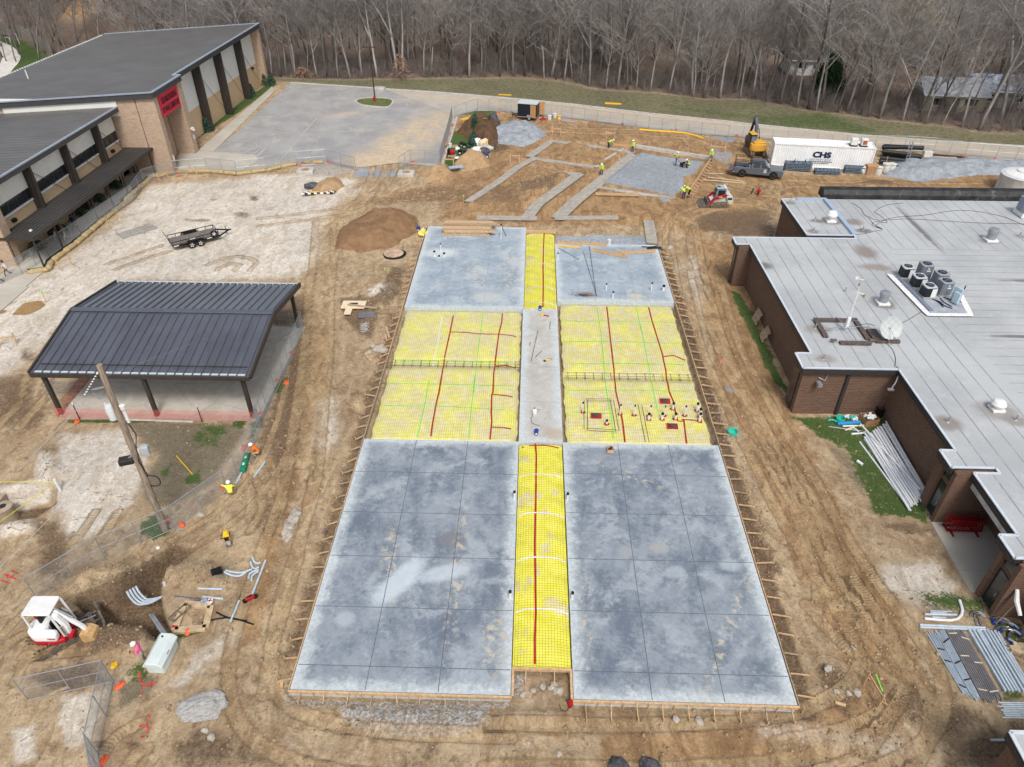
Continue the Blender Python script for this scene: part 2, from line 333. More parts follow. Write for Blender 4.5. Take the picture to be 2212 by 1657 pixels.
def ground_height(X, Y):
    X = np.atleast_1d(np.asarray(X, float)); Y = np.atleast_1d(np.asarray(Y, float))
    flat = np.maximum.reduce([pmask(X,Y,LOT,1.), pmask(X,Y,ROAD,1.2), ((X > 18)&(Y < 82)&(Y > 8)).astype(float)*0, ((X < -45)&(Y > 55)&(Y < 132)).astype(float),
                              pmask(X,Y,[(-33.8,38),(-18.9,38),(-18.9,51),(-33.8,51)],.5)])
    Z = (vnoise(X,Y,7,1)-.5)*.28+(vnoise(X,Y,1.6,2)-.5)*.13+(vnoise(X,Y,.5,3)-.5)*.05
    Z = Z*(1-flat)-.03*flat
    for poly, a in ROUGH: Z = Z+pmask(X,Y,poly,.6)*(np.abs(vnoise(X,Y,1.1,9,4)-.5)*2.2+(vnoise(X,Y,.35,11,2)-.4)*.5)*a
    for poly, h, soft in MOUNDS: Z = Z+pmask(X,Y,poly,soft)*(h*(.45+1.1*vnoise(X,Y,1.1,5,5)))
    sp = np.zeros(Z.shape); cut = np.zeros(Z.shape)
    for l, w in zip(FOOT, FW): sp = np.maximum(sp, lmask(X,Y,l,w+.75,.5)[0]); cut = np.maximum(cut, lmask(X,Y,l,w,.2)[0])
    Z = Z*(1-cut)+sp*(.02+.22*vnoise(X,Y,1.2,31,4))*(1-cut)-.2*cut
    g = pmask(X,Y,GPAD,.3); Z = Z*(1-g)+.1*g
    ditch = pmask(X,Y,[(-11.9,17.6),(13.6,17.5),(13.6,67.3),(-.5,72),(-11.9,71.6)],.35); Z = Z*(1-ditch*.8)-.2*ditch
    front = pmask(X,Y,[(-.55,17),(2.35,17),(2.35,19.5),(-.55,19.5)],.25); Z = Z+front*.1
    pad = pmask(X,Y,PADB,.15); Z = Z*(1-pad)-.3*pad
    Z = Z-pmask(X,Y,TRENCH,.16)*1.6-pmask(X,Y,PIT,.25)*1.3
    hole = pmask(X,Y,KL(21,[(825,265),(925,275),(920,297),(840,292)]),.2); Z = Z-.7*hole
    for l, hw in TRK:
        m,_,v = lmask(X,Y,l,hw,.18); e = lmask(X,Y,l,hw+.3,.15)[0]; Z = Z+(e-m)*.03-m*.04
    sl = pmask(X,Y,FOREST,3.); fd = np.clip((Y-150)/120, 0, 1)
    Z = Z+sl*((vnoise(X,Y,14,21)-.5)*1.2+fd*3)
    bk = pmask(X,Y,BANK+[(-60,230),(-200,260),(-300,180)],2.2); Z = Z+bk*5.5
    return Z
def gz(x, y): return float(ground_height(x, y)[0])
def W(rc, x, y, dz=0): return on(K(rc, x, y), dz)
def on(p, dz=0): return Vector((p[0], p[1], gz(p[0], p[1])+dz))

def axis(*spans):
    out = []
    for a, b, st in spans: out += list(np.arange(a, b, st))
    return np.array(out+[spans[-1][1]])
gx = axis((-420,-130,12),(-130,-52,1.5),(-52,-30,.4),(-30,30,.19),(30,56,.4),(56,140,1.5),(140,420,14))
gy = axis((-60,8,6),(8,14,.6),(14,46,.19),(46,80,.27),(80,112,.4),(112,165,1.2),(165,440,9))
GX, GY = np.meshgrid(gx, gy); gX, gY = GX.ravel(), GY.ravel(); gZ = ground_height(gX, gY)
nx, ny = len(gx), len(gy)
idx = np.arange(nx*ny).reshape(ny, nx)
quads = np.stack([idx[:-1,:-1], idx[:-1,1:], idx[1:,1:], idx[1:,:-1]], -1).reshape(-1, 4)
gme = bpy.data.meshes.new('ground'); nq = len(quads)
gme.vertices.add(nx*ny); gme.vertices.foreach_set('co', np.stack([gX,gY,gZ],-1).ravel())
gme.loops.add(nq*4); gme.loops.foreach_set('vertex_index', quads.ravel().astype(np.int32))
gme.polygons.add(nq); gme.polygons.foreach_set('loop_start', np.arange(0,nq*4,4,dtype=np.int32)); gme.polygons.foreach_set('use_smooth', np.ones(nq,bool))
gme.update(calc_edges=True)
def maxm(*a): return np.maximum.reduce(a)
def pm(rc, pts, soft=.8, k=1.): return pmask(gX, gY, KL(rc, pts), soft)*k
def pp(pts, soft=.8, k=1.): return pmask(gX, gY, PL(pts), soft)*k
pale = maxm(pp([(-40,640),(60,610),(200,520),(330,400),(640,378),(770,388),(705,470),(690,560),(640,600),(250,605),(120,720),(-40,860)],2.2),
            pm(20,[(480,480),(1000,440),(1150,600),(1180,800),(1050,1050),(760,1270),(560,1330),(450,1080)],1.), pm(30,[(500,1080),(850,1030),(740,1420),(560,1530),(470,1300)],.5,.9), pm(30,[(100,1350),(280,1300),(300,1600),(120,1640)],.5,.8),
            pm(20,[(0,900),(280,840),(300,640),(430,640),(440,880),(200,960),(0,1010)],.4,.9), pm(20,[(0,1170),(260,1150),(340,1250),(0,1330)],.4,.8), pm(33,[(1050,20),(1500,-20),(1700,200),(1500,420),(1300,330),(1050,200)],.9,.8),
            pm(12,[(1360,600),(1600,540),(1700,800),(1600,1000),(1500,800)],1.,.55), pm(22,[(1760,300),(2000,800),(2212,1200),(2100,1000),(1880,560)],.8,.7), pm(11,[(940,820),(1130,740),(1200,800),(1100,900),(980,900)],.5,.8),
            pm(21,[(500,200),(700,160),(760,500),(560,700),(470,600)],1.,.6), pm(31,[(720,1140),(1900,1130),(1930,1290),(1700,1390),(1350,1400),(1150,1390),(850,1340),(740,1230)],.4,.35), pm(1,[(0,1400),(640,1420),(800,1440),(700,1600),(0,1649)],1.5,.9),
            pm(30,[(1250,1100),(1600,700),(1900,500),(2000,600),(1500,1000)],.6,.6), pm(33,[(100,1250),(900,1330),(1500,1500),(1200,1600),(400,1480),(0,1450)],.8,.55), pm(1,[(1100,1500),(700,1649),(500,1649),(760,1500)],1.5,.5))
dark = maxm(pm(20,[(-100,0),(300,0),(280,230),(420,300),(300,420),(-100,420)],1.,.75), pp([(640,700),(700,700),(660,860),(600,960),(540,1000),(590,860)],.8,.85), pm(21,[(330,0),(480,200),(440,600),(330,860),(180,860),(130,560),(250,300)],.8,.9),
            pm(30,[(1560,-120),(1400,20),(1270,170),(1275,330),(1320,460),(1390,620),(1200,640),(700,420),(600,330),(980,200),(1150,20),(1370,-140)],.4,1.3), pm(30,[(680,560),(940,490),(1150,540),(1200,640),(800,760),(560,780),(620,640)],.6,.95), pm(30,[(260,860),(760,800),(860,960),(600,1040),(300,1020)],.5,.8),
            pm(20,[(250,1200),(480,1180),(560,1320),(500,1640),(300,1640),(330,1400)],.8,.9), pm(20,[(0,1000),(420,940),(420,1060),(250,1150),(0,1190)],.3,1.), pm(30,[(1000,1440),(1170,1470),(1160,1540),(1020,1520)],.15,.9), pm(30,[(760,1430),(850,1440),(830,1500),(760,1490)],.1,.9),
            pm(20,[(560,1270),(610,1280),(600,1340),(550,1320)],.15,.8), pm(30,[(1550,1300),(2000,1400),(2212,1640),(1300,1640)],.8,.75), pm(33,[(1000,900),(1500,1000),(1900,1250),(1700,1420),(1300,1300)],1.,.8), pm(33,[(520,850),(740,850),(900,1060),(820,1260),(640,1180)],.6,.85),
            pm(33,[(1850,1350),(2212,1300),(2212,1640),(1600,1640),(1700,1450)],.8,.8), pm(23,[(1080,1190),(1250,1180),(1500,1240),(1400,1300),(1080,1240)],.3,.7), pm(12,[(1600,200),(2212,150),(2212,420),(1900,400),(1500,330)],1.5,.8), pm(23,[(-60,1100),(60,1120),(300,1640),(150,1640)],.4,.6),
            pmask(gX,gY,[(12.9,17.5),(13.8,17.5),(13.8,67),(12.9,67)],.3)*.95, pmask(gX,gY,[(-12.1,20),(-11.2,20),(-11.2,53),(-12.1,53)],.5)*.75, pm(11,[(700,880),(1000,880),(1050,1000),(980,1250),(850,1160),(760,1060)],.6,.8), pm(11,[(1150,640),(1250,640),(1230,860),(1100,960),(960,940)],.5,.7), pm(11,[(100,880),(500,870),(500,1010),(440,1090),(160,1110)],.7,.8),
            pm(12,[(180,0),(700,0),(400,60)],.6,0), pm(2,[(150,1480),(500,1400),(430,1530),(150,1560)],.8,.7), pm(1,[(1300,1500),(2212,1480),(2212,1649),(900,1649)],2.,.55), pm(3,[(850,1490),(950,1450),(1150,1480),(1170,1540)],.5,.8), pm(1,[(1690,1060),(1840,990),(2000,1000),(2010,1090),(2100,1200),(1960,1230),(1780,1100)],.7,.95),
            pm(32,[(100,920),(500,920),(450,1060),(300,1100),(150,1000)],.4,.5), pm(32,[(0,1560),(700,1600),(700,1700),(0,1700)],.4,.8), pm(31,[(1300,1500),(1550,1320),(1520,1640),(1200,1640)],.6,.6), pm(31,[(-100,600),(200,500),(300,900),(200,1100),(0,1300),(-100,1200)],.8,.35), pm(21,[(1,950),(400,950),(300,1250),(0,1300)],.8,.6),
            pm(10,[(1450,250),(1700,250),(1690,280),(1500,280)],.3,.6), pm(10,[(1870,190),(2010,195),(1990,250),(1880,240)],.3,.6), pm(10,[(2000,60),(2090,65),(2080,110),(2000,110)],.3,.6), pm(10,[(170,1300),(260,1290),(290,1400),(160,1400)],.4,.7), pm(11,[(880,350),(760,400),(750,470),(900,490),(1280,330),(1270,230),(1000,240)],.5,.5))
puddle = maxm(pm(10,[(100,1020),(180,930),(330,905),(370,950),(230,1020)],.25), pm(10,[(-60,960),(50,985),(30,1010),(-60,1010)],.2), pm(33,[(1280,290),(1320,290),(1310,312),(1275,310)],.1))
green = maxm(pm(13,[(0,980),(60,1030),(90,1230),(210,1440),(330,1640),(290,1649),(200,1560),(110,1330),(20,1150)],.25,.95), pm(12,[(1850,830),(1930,870),(2050,1080),(2200,1350),(2212,1500),(2130,1450),(2050,1230),(1930,1030)],.3,.95), pm(23,[(330,335),(1080,335),(1180,480),(1420,1000),(1440,1190),(1320,1160),(1000,1120),(940,960),(900,900),(780,620),(560,500),(470,420)],.35,.82),
            pm(20,[(1860,370),(1990,360),(1960,430),(1880,420)],.4), pm(20,[(1480,830),(1600,770),(1620,860),(1500,880)],.3), pm(20,[(1120,1190),(1300,1080),(1380,1230),(1250,1330),(1130,1280)],.3,.9), pm(20,[(1280,780),(1400,690),(1330,850)],.3,.8), pm(21,[(150,130),(310,0),(320,60),(230,150)],.25), pm(21,[(0,400),(100,250),(120,300),(0,560)],.3,.9), pm(20,[(530,360),(1000,355),(1550,380),(1100,390),(560,385)],.2,.9), pm(30,[(1370,570),(1680,520),(1640,580),(1400,620)],.15,.9), pm(30,[(1000,880),(1150,760),(1180,860),(1240,940),(1050,960)],.3,.75),
            pm(1,[(1640,1050),(1760,1100),(1790,1230),(1720,1290),(1600,1350),(1560,1300)],.5,1.), pm(1,[(1700,880),(1850,875),(2000,900),(1960,935),(1700,930)],.5,.8), pm(33,[(1390,240),(1700,260),(1900,300),(1880,420),(1600,380),(1420,330)],.4,.72), pm(33,[(2060,1030),(2212,1060),(2212,1100),(2020,1120)],.2,.7), pm(33,[(1880,430),(2212,500),(2212,700),(2000,560)],.3,.7),
            pmask(gX,gY,VERGE,1.5)*.4, pm(2,[(1200,810),(2212,940),(2212,1010),(1300,880)],2.,.55), pm(3,[(0,930),(600,900),(1100,1060),(900,1090),(0,1000)],2.,.6), pm(0,[(1580,1120),(1900,920),(2212,690),(2212,640),(2150,680),(1960,800),(1600,1080)],.5,1.), pm(0,[(-100,310),(180,330),(400,450),(300,520),(100,600),(30,590),(130,450),(60,380),(-100,340)],1.5,.9), pm(20,[(1620,380),(1900,370),(1750,600),(1500,560)],1.,.6), pm(12,[(1820,740),(1850,750),(1830,790)],.2,.8))
drygrass = maxm(pm(20,[(980,385),(1550,385),(1930,400),(1990,440),(1760,760),(1740,860),(1400,1050),(1200,1060),(1130,880),(1280,650),(1050,450)],.8,.95), pm(30,[(930,1000),(1180,880),(1300,930),(1180,1080),(950,1200)],.4,.8), pmask(gX,gY,VERGE,2.)*.9, pm(23,[(560,540),(760,600),(900,700),(960,1000),(1000,1120),(700,700)],.5,.6), pm(33,[(1300,200),(1900,260),(1900,500),(1400,440)],.6,.6), pm(30,[(1640,60),(1860,110),(1840,200),(1660,180)],.3,.6), pm(33,[(1960,560),(2212,560),(2212,1300),(2000,1100)],.5,.6), pm(0,[(-300,500),(60,480),(300,520),(0,640)],2.,.8))
gravel = maxm(pmask(gX,gY,GPAD,.35), pmask(gX,gY,[(2.6,67.0),(12.2,67.1),(12.0,69.6),(2.7,69.9)],.25), pm(3,[(1060,1420),(1180,1300),(1500,1290),(2300,1320),(2300,1410),(1800,1390),(1400,1470)],.8), pm(1,[(820,1420),(880,1350),(1180,1375),(1170,1420)],.6,.95), pm(22,[(1790,90),(1880,110),(1900,150),(1830,140)],.25,.8), pm(22,[(1840,300),(1900,340),(2000,560),(1900,520)],.4,.6), pm(2,[(1690,1090),(1900,1110),(1880,1150),(1760,1140)],.6,.8), pm(31,[(220,1390),(330,1420),(380,1510),(280,1490)],.3,.6), pm(32,[(60,980),(160,1000),(150,1100),(60,1080)],.3,.5), pm(2,[(1680,1190),(1900,1220),(1850,1330),(1700,1280)],.7,.55), pm(12,[(1260,90),(1420,70),(1330,140)],.4,.7))
wash = maxm(pm(31,[(720,1140),(1900,1130),(1930,1290),(1700,1390),(1350,1400),(1150,1390),(850,1340),(740,1230)],.3), pm(31,[(230,1040),(340,1000),(360,1100),(2090,1110),(2100,1150),(280,1150)],.15,.9), pm(32,[(100,900),(220,880),(150,1080),(100,1050)],.25,.8), pm(21,[(260,1340),(300,1180),(370,1060),(400,1070),(390,1200),(300,1320)],.15,1.), pm(33,[(100,1340),(500,1380),(1200,1360),(1000,1500),(300,1450)],.6,.5), pm(1,[(1000,1320),(1200,1320),(1200,1350)],.5,.3), pm(11,[(880,1100),(950,1080),(960,1160),(900,1180)],.3,.8), pm(1,[(400,1320),(900,1310),(860,1380),(640,1430),(350,1400)],.8,.6))
orange = maxm(pm(2,[(-400,1000),(300,950),(1100,1010),(1700,1100),(2000,1150),(2100,1300),(2212,1400),(2212,1649),(-400,1649)],3.,.85), pm(12,[(-400,-40),(2212,-40),(2212,200),(1600,420),(1300,330),(0,310),(-500,260)],2.,.85), pm(3,[(0,1150),(200,1400),(1000,1420),(2212,1400),(2212,1649),(0,1649)],2.,.95), pm(1,[(1400,1480),(1660,900),(2212,900),(2212,1649),(700,1649)],2.,.7), pmask(gX,gY,BANK+[(-95,178),(-150,190),(-300,190)],2.)*1., pp([(1490,520),(1590,520),(1690,840),(1780,1040),(1930,1300),(2010,1490),(1860,1640),(1300,1650),(1300,1585),(1740,1560),(1830,1450),(1690,1150),(1560,880)],1.,1.), pp([(650,700),(720,700),(690,900),(620,1150),(560,1400),(500,1400),(560,1150)],.8,.75), pm(32,[(0,1200),(1400,1180),(2212,1260),(2212,1480),(0,1480)],.7,.4))
litter = maxm(pmask(gX,gY,FOREST,2.5), pm(2,[(0,640),(500,670),(800,740),(1600,800),(1500,830),(800,760),(0,690)],1.2,.9), pm(3,[(0,800),(500,900),(1000,980),(1900,1080),(2212,1090),(2212,1130),(1400,1060),(600,960),(0,870)],1.2,.9))*(1-pmask(gX,gY,BANK+[(-95,178),(-150,190),(-300,190)],2.))
concrete = maxm(*[lmask(gX,gY,l,w*.8,.2)[0]*.0 for l, w in zip(FOOT[:1], FW)])
tm = np.zeros(gX.shape); tu = np.zeros(gX.shape); tv = np.zeros(gX.shape)
for l, hw in TRK:
    m, u, v = lmask(gX, gY, l, hw, .15); b = m > tm
    tm = np.where(b, m, tm); tu = np.where(b, u, tu); tv = np.where(b, v/hw, tv)
tm *= (1-pmask(gX,gY,PADB,.2))*(1-np.clip(green-.4,0,1))
def setcol(name, a, b, c, d):
    at_ = gme.color_attributes.new(name, 'FLOAT_COLOR', 'POINT'); at_.data.foreach_set('color', np.stack([a,b,c,d],-1).astype(np.float32).ravel())
setcol('soil_a', pale, dark, green, gravel); setcol('soil_b', wash, orange, litter, drygrass)
setcol('soil_c', puddle, np.zeros_like(pale), np.zeros_like(pale), np.ones_like(pale))
ta = gme.attributes.new('tread', 'FLOAT_VECTOR', 'POINT'); ta.data.foreach_set('vector', np.stack([tu,tv,tm],-1).astype(np.float32).ravel())

n = NT('soil')
A = n.attr('soil_a'); B = n.attr('soil_b'); C = n.attr('soil_c'); T = n.attr('tread')
def ch(node):
    s_ = n.t.nodes.new('ShaderNodeSeparateColor'); n.t.links.new(node.outputs['Color'], s_.inputs[0]); return s_.outputs['Red'], s_.outputs['Green'], s_.outputs['Blue'], node.outputs['Alpha']
a_pale, a_dark, a_green, a_grav = ch(A); a_wash, a_or, a_lit, a_dry = ch(B); a_pud = ch(C)[0]
N1 = n.noise(.35, 5, .6); N2 = n.noise(1.6, 6, .65, dist=.6); N3 = n.noise(7, 5, .7); N4 = n.noise(28, 4, .7); N5 = n.noise(.9, 6, .7, vec=n.scale(n.co.outputs['Object'], (1,.45,1)), dist=1.2)
def brk(mask, nz, amp=.9, k=.18):                      # break a soft mask up into ragged patches
    e = n.math('ADD', mask, n.math('MULTIPLY', n.math('SUBTRACT', nz, .5), amp*2.1)); return n.math('MULTIPLY', n.ramp(e, .5-k, .5+k), n.ramp(mask, .02, .15))
c = n.mix(n.ramp(N1,.35,.65), S(154,130,101), S(176,153,122)); c = n.mix(n.ramp(N5,.4,.62,0,.8), c, S(194,173,142)); c = n.mix(n.ramp(N2,.52,.68,0,.7), c, S(126,103,78))
c = n.mix(brk(a_or, N2), c, n.mix(n.ramp(N5,.35,.65), S(140,110,78), S(178,146,108)))
c = n.mix(brk(a_pale, N2, .5, .3), c, n.mix(n.ramp(N5,.32,.62), S(194,181,162), S(219,211,199)))
c = n.mix(n.math('MULTIPLY', brk(a_dark, N2, .55, .3), .9), c, n.mix(n.ramp(N3,.35,.65), S(98,80,62), S(128,107,86)))
c = n.mix(brk(a_wash, N3, 1.0, .2), c, n.mix(n.ramp(N3,.35,.65), S(140,134,126), S(196,192,186)))
c = n.mix(brk(a_grav, N3, .6, .12), c, n.mix(n.ramp(n.noise(16,3,.8),.35,.65), S(128,134,140), S(176,182,188)))
c = n.mix(brk(a_lit, N3, .7), c, n.mix(n.ramp(N3,.35,.65), S(98,84,75), S(142,125,112)))
c = n.mix(brk(a_dry, N3, .9), c, n.mix(n.ramp(N4,.35,.65), S(104,95,78), S(146,134,112)))
c = n.mix(brk(a_green, n.math('ADD', n.math('MULTIPLY', N3, .5), n.math('MULTIPLY', N2, .5)), 1.5, .2), c, n.mix(n.ramp(N4,.35,.65), S(52,74,36), S(92,112,58)))
c = n.mix(n.ramp(a_pud,.35,.6), c, S(150,122,84))
tsx = n.sep(T.outputs['Vector']); tc = n.t.nodes.new('ShaderNodeCombineXYZ')
lug = n.math('ADD', n.math('MULTIPLY', tsx[0], 2*PI/.17), n.math('MULTIPLY', n.math('ABSOLUTE', tsx[1]), 2.2)); tr = n.math('SINE', lug)
trm = n.math('MULTIPLY', n.ramp(tsx[2],.3,.8), n.ramp(n.noise(.22,4,.6),.5,.62,.1,1)); tread = n.math('MULTIPLY', n.ramp(tr,-.2,.6), trm)
c = n.mix(n.math('MULTIPLY', n.ramp(tsx[2],.15,.8), .55), c, n.mix(n.ramp(N5,.38,.62), S(158,130,96), S(192,168,130))); c = n.mix(n.math('MULTIPLY', n.math('SUBTRACT', n.ramp(tsx[2],.05,.45), n.ramp(tsx[2],.45,.9)), .5), c, S(112,90,68)); c = n.mix(n.math('MULTIPLY', tread, .25), c, S(204,182,146))
c = n.mix(1., c, n.ramp(N3,.32,.68,.82,1.1), 'MULTIPLY'); c = n.mix(1., c, n.ramp(n.noise(2.4,7,.8),.36,.64,.84,1.1), 'MULTIPLY'); c = n.mix(1., c, n.ramp(n.noise(.12,6,.65),.36,.64,.9,1.1), 'MULTIPLY'); peb = n.math('MULTIPLY', n.ramp(n.voro(3.2),.1,.16,1,0), n.ramp(N2,.48,.6)); c = n.mix(n.math('MULTIPLY', peb, .5), c, S(206,194,176))
crack = n.math('MULTIPLY', n.ramp(n.voro(.55,'DISTANCE_TO_EDGE', vec=n.vmath('ADD', n.co.outputs['Object'], n.scale(n.t.nodes[-1].outputs[0] if False else n.co.outputs['Object'],(0,0,0)))), .0, .03, 1, 0), n.ramp(N2,.5,.62))
crack = n.math('MULTIPLY', crack, n.ramp(a_pale,.4,.8)); c = n.mix(n.math('MULTIPLY', crack, .6), c, S(110,88,64))
h = n.math('ADD', n.math('MULTIPLY', N2, .07), n.math('MULTIPLY', N3, .075)); h = n.math('ADD', h, n.math('MULTIPLY', N4, .025)); h = n.math('ADD', h, n.math('MULTIPLY', tread, .028)); h = n.math('SUBTRACT', h, n.math('MULTIPLY', crack, .06))
h = n.math('MULTIPLY', h, n.ramp(a_pud,.35,.6,1,0))
rough = n.ramp(a_pud,.35,.6,.95,.12)
m_soil = n.done(c, rough, n.bump(h, 1., .9), spec=.25)
gme.materials.append(m_soil)
ground = bpy.data.objects.new('ground', gme); COL.objects.link(ground); tag(ground, kind='structure')
# ------------------------------------------------------------------ paved sheets of the setting
def paved(name, base, lite, darkc, blobs, bump=.15, seam=None):
    n = NT(name); N1 = n.noise(.25, 5, .6); N2 = n.noise(1.2, 6, .7); N3 = n.noise(14, 3); ST = n.noise(.35, 6, .7, vec=n.scale(n.co.outputs['Object'], (1.2,.7,1)), dist=.3)
    c = n.mix(n.ramp(N1,.3,.7), darkc, lite); c = n.mix(.45, c, base); c = n.mix(n.ramp(N3,.3,.7,0,.25), c, darkc); c = n.mix(n.ramp(ST,.5,.68,0,.4), c, S(196,186,168))
    for (cx, cy, rx, ry, rot, k) in blobs:
        m = n.blob(cx, cy, rx, ry, rot, .55, N2, 1.1); m = n.math('MULTIPLY', m, n.ramp(ST,.3,.6,.45,1)); c = n.mix(n.math('MULTIPLY', m, k*.85), c, n.mix(n.ramp(N2,.35,.65), S(184,162,132), S(204,187,160)))
    if seam:
        sx = n.sep(n.co.outputs['Object']); 
        for ax, pitch in seam:
            f = n.math('FRACT', n.math('DIVIDE', sx[ax], pitch)); d = n.math('ABSOLUTE', n.math('SUBTRACT', f, .5)); c = n.mix(n.ramp(d,.5-.05/pitch,.5-.02/pitch,0,.6), c, darkc)
    return n.done(c, .9, n.bump(n.math('ADD', N3, N2), .02, bump))
m_asph = paved('asphalt', S(158,157,156), S(172,170,167), S(134,134,135), [(-17,101,4.2,15,R(-17),1.),(-8,117,12,2.5,R(-16),.8),(-20,91,4.5,5,0,.9),(-33,89,5,2,0,.5),(-43,88,2.5,2,0,.8),(-29,112,4,1.2,.5,.5)])
m_road = paved('road_concrete', S(176,170,160), S(190,184,174), S(160,154,146), [(15,114,40,2.2,R(-15),.75),(55,100,40,2.,R(-15),.6)], seam=None)
m_walk = paved('pavement_concrete', S(186,180,168), S(198,193,182), S(164,158,146), [(-46.5,75,2,6,0,.3)], seam=[(1,2.4)])
def struct(name, mb, m_, **k): return tag(mb.build(name, m_, **k), kind='structure')
lot = MB().sheet(LOT, .012); struct('parking_lot', lot, m_asph, raw=True)
def lane(poly, n=1): return poly
rd = MB()
rf, rn = smooth_line(ROAD_FAR, 4), smooth_line(ROAD_NEAR, 4)
def resample(L, k):
    d = [0]
    for a, b in zip(L[:-1], L[1:]): d.append(d[-1]+(Vector(b)-Vector(a)).length)
    out = []
    for i in range(k+1):
        t = d[-1]*i/k; j = max(0, min(len(L)-2, next((q for q in range(len(d)-1) if d[q+1] >= t), len(L)-2)))
        out.append(Vector(L[j]).lerp(Vector(L[j+1]), (t-d[j])/max(1e-6, d[j+1]-d[j])))
    return out
A_, B_ = resample(rf, 40), resample(rn, 40)
rd.add([(p.x,p.y,.02) for p in A_]+[(p.x,p.y,.02) for p in B_], [(i, i+41, i+42, i+1) for i in range(40)]); struct('road', rd, m_road, raw=True)
kb = MB()
def kerb(mb, L, w=.3, h=.14, base=-.05):
    for a, b in zip(L[:-1], L[1:]):
        a, b = Vector(a[:2]).to_3d(), Vector(b[:2]).to_3d(); a.z = b.z = (h+base)/2; mb.bar(a, b, w, h-base)
kerb(kb, offset_line(ROAD_FAR, .2)); kerb(kb, KL(1,[(325,668),(700,692),(1000,712),(1090,720)])); kerb(kb, KL(1,[(1665,948),(1655,990),(1545,1345)]), .25, .16)
struct('kerb', kb, m_conc, bevel=.02)
# pavements beside the school and the entry apron
pv = MB()
pv.prism(KL(0,[(2190,700),(2212,735),(1722,1222),(1600,1212)]), -.1, .1)
pv.prism(KL(0,[(1600,1216),(1722,1226),(2060,1250),(2075,1290),(1960,1368),(1425,1392),(1440,1238)]), -.1, .06)
pv.prism([(-50.6,57),(-46.9,57),(-46.9,86.4),(-50.6,86.4)], -.1, .08)
pv.prism([(-56,52),(-46.6,52),(-46.6,57),(-56,57)], -.1, .075)
struct('pavement', pv, m_walk, bevel=.02)
mk = MB()
def stripe(rc, pts, w=.12): mk.ribbon(KL(rc, pts), w, lambda x, y: .017, step=5)
m_paint = M('worn_paint', S(206,206,204), .8, .2, 6, dirt=S(160,158,154), damt=.9)
for seg in [[(540,945),(350,1170)],[(330,1195),(215,1325)],[(130,1185),(50,1262)],[(60,1195),(-60,1212)],[(730,905),(1100,935)],[(690,975),(1060,978)],[(1440,1035),(1610,1062)],[(1400,1085),(1560,1120)],[(1230,1125),(1480,1172)],[(1260,1200),(1540,1235)],[(1480,985),(1610,1000)],[(570,730),(545,750)],[(700,770),(735,758)],[(160,1045),(240,1035)],[(0,945),(210,935)],[(240,740),(330,700)],[(260,760),(360,715)],[(200,800),(280,750)]]: stripe(1, seg)
for seg in [[(1780,1225),(2075,1258)],[(2075,1258),(2145,1185)],[(2145,1185),(1950,1200)],[(1800,1160),(1960,1160)],[(1830,1135),(1990,1130)],[(1870,1110),(2000,1105)],[(1890,1220),(1960,1195)],[(1960,1232),(2040,1190)],[(2030,1245),(2110,1190)]]: stripe(0, seg)
for cx, cy in ((2100,1158),):
    for a, b in (((-45,-12),(35,-14)),((35,-14),(45,12)),((45,12),(-35,16)),((-35,16),(-45,-12)),((-15,0),(20,4))): stripe(0, [(cx+a[0],cy+a[1]),(cx+b[0],cy+b[1])], .1)
struct('parking_markings', mk, m_paint, raw=True)
for rc, q in ((3,[(580,1098),(640,1112),(700,1104),(640,1100)]),(3,[(1250,1145),(1280,1138),(1335,1195),(1310,1200)])): pass
ar = MB().sheet(KL(3,[(580,1100),(700,1104),(690,1112),(600,1108)]), .03).sheet(KL(3,[(1252,1150),(1280,1142),(1338,1196),(1312,1200)]), .03); struct('road_markings', ar, m_paint, raw=True)
# kerbed planting island in the lot
isl = smooth_line(KL(1,[(850,830),(870,806),(960,795),(1080,797),(1140,808),(1150,832),(1110,866),(1000,864),(900,850),(850,830)]), 4)
ip = MB().prism([p for p in isl[:-1]], .0, .13); m_turf = None
ngr = NT('turf'); gn = ngr.noise(3, 5, .7); gn2 = ngr.noise(22, 3); m_turf = ngr.done(ngr.mix(ngr.ramp(gn,.35,.65), ngr.mix(ngr.ramp(gn2,.3,.7), S(48,78,30), S(84,114,50)), S(120,112,78)), .95, ngr.bump(gn2, .05, 1))
struct('island_turf', ip, m_turf)
kk = MB(); kerb(kk, isl, .34, .17, 0); struct('island_kerb', kk, m_conc)
# strip footings poured in the dug channels
n = NT('wet_concrete'); nz = n.noise(1.5, 5, .7); nz2 = n.noise(9, 4); m_foot = n.done(n.mix(n.ramp(nz,.35,.65), n.mix(n.ramp(nz2,.3,.7), S(140,138,132), S(158,154,147)), S(176,168,154)), .8, n.bump(nz2, .04, .8))
ft = MB()
for i, (l, w) in enumerate(zip(FOOT, FW)): ft.ribbon(l, w*1.75, lambda x, y, i=i: -.07+.004*i, step=1.)
struct('strip_footing', ft, m_foot, raw=True)
# footing wall along the gravel pad
n_ = MB()
for seg in (KL(2,[(1090,1200),(1390,1236)]), KL(2,[(1392,1238),(1690,1283)])): n_.bar(on(seg[0],.2), on(seg[1],.2), .28, .55)
tag(n_.build('footing_wall', m_conc, bevel=.02), 'low grey concrete footing wall along the far edge of the gravel pad', 'wall')

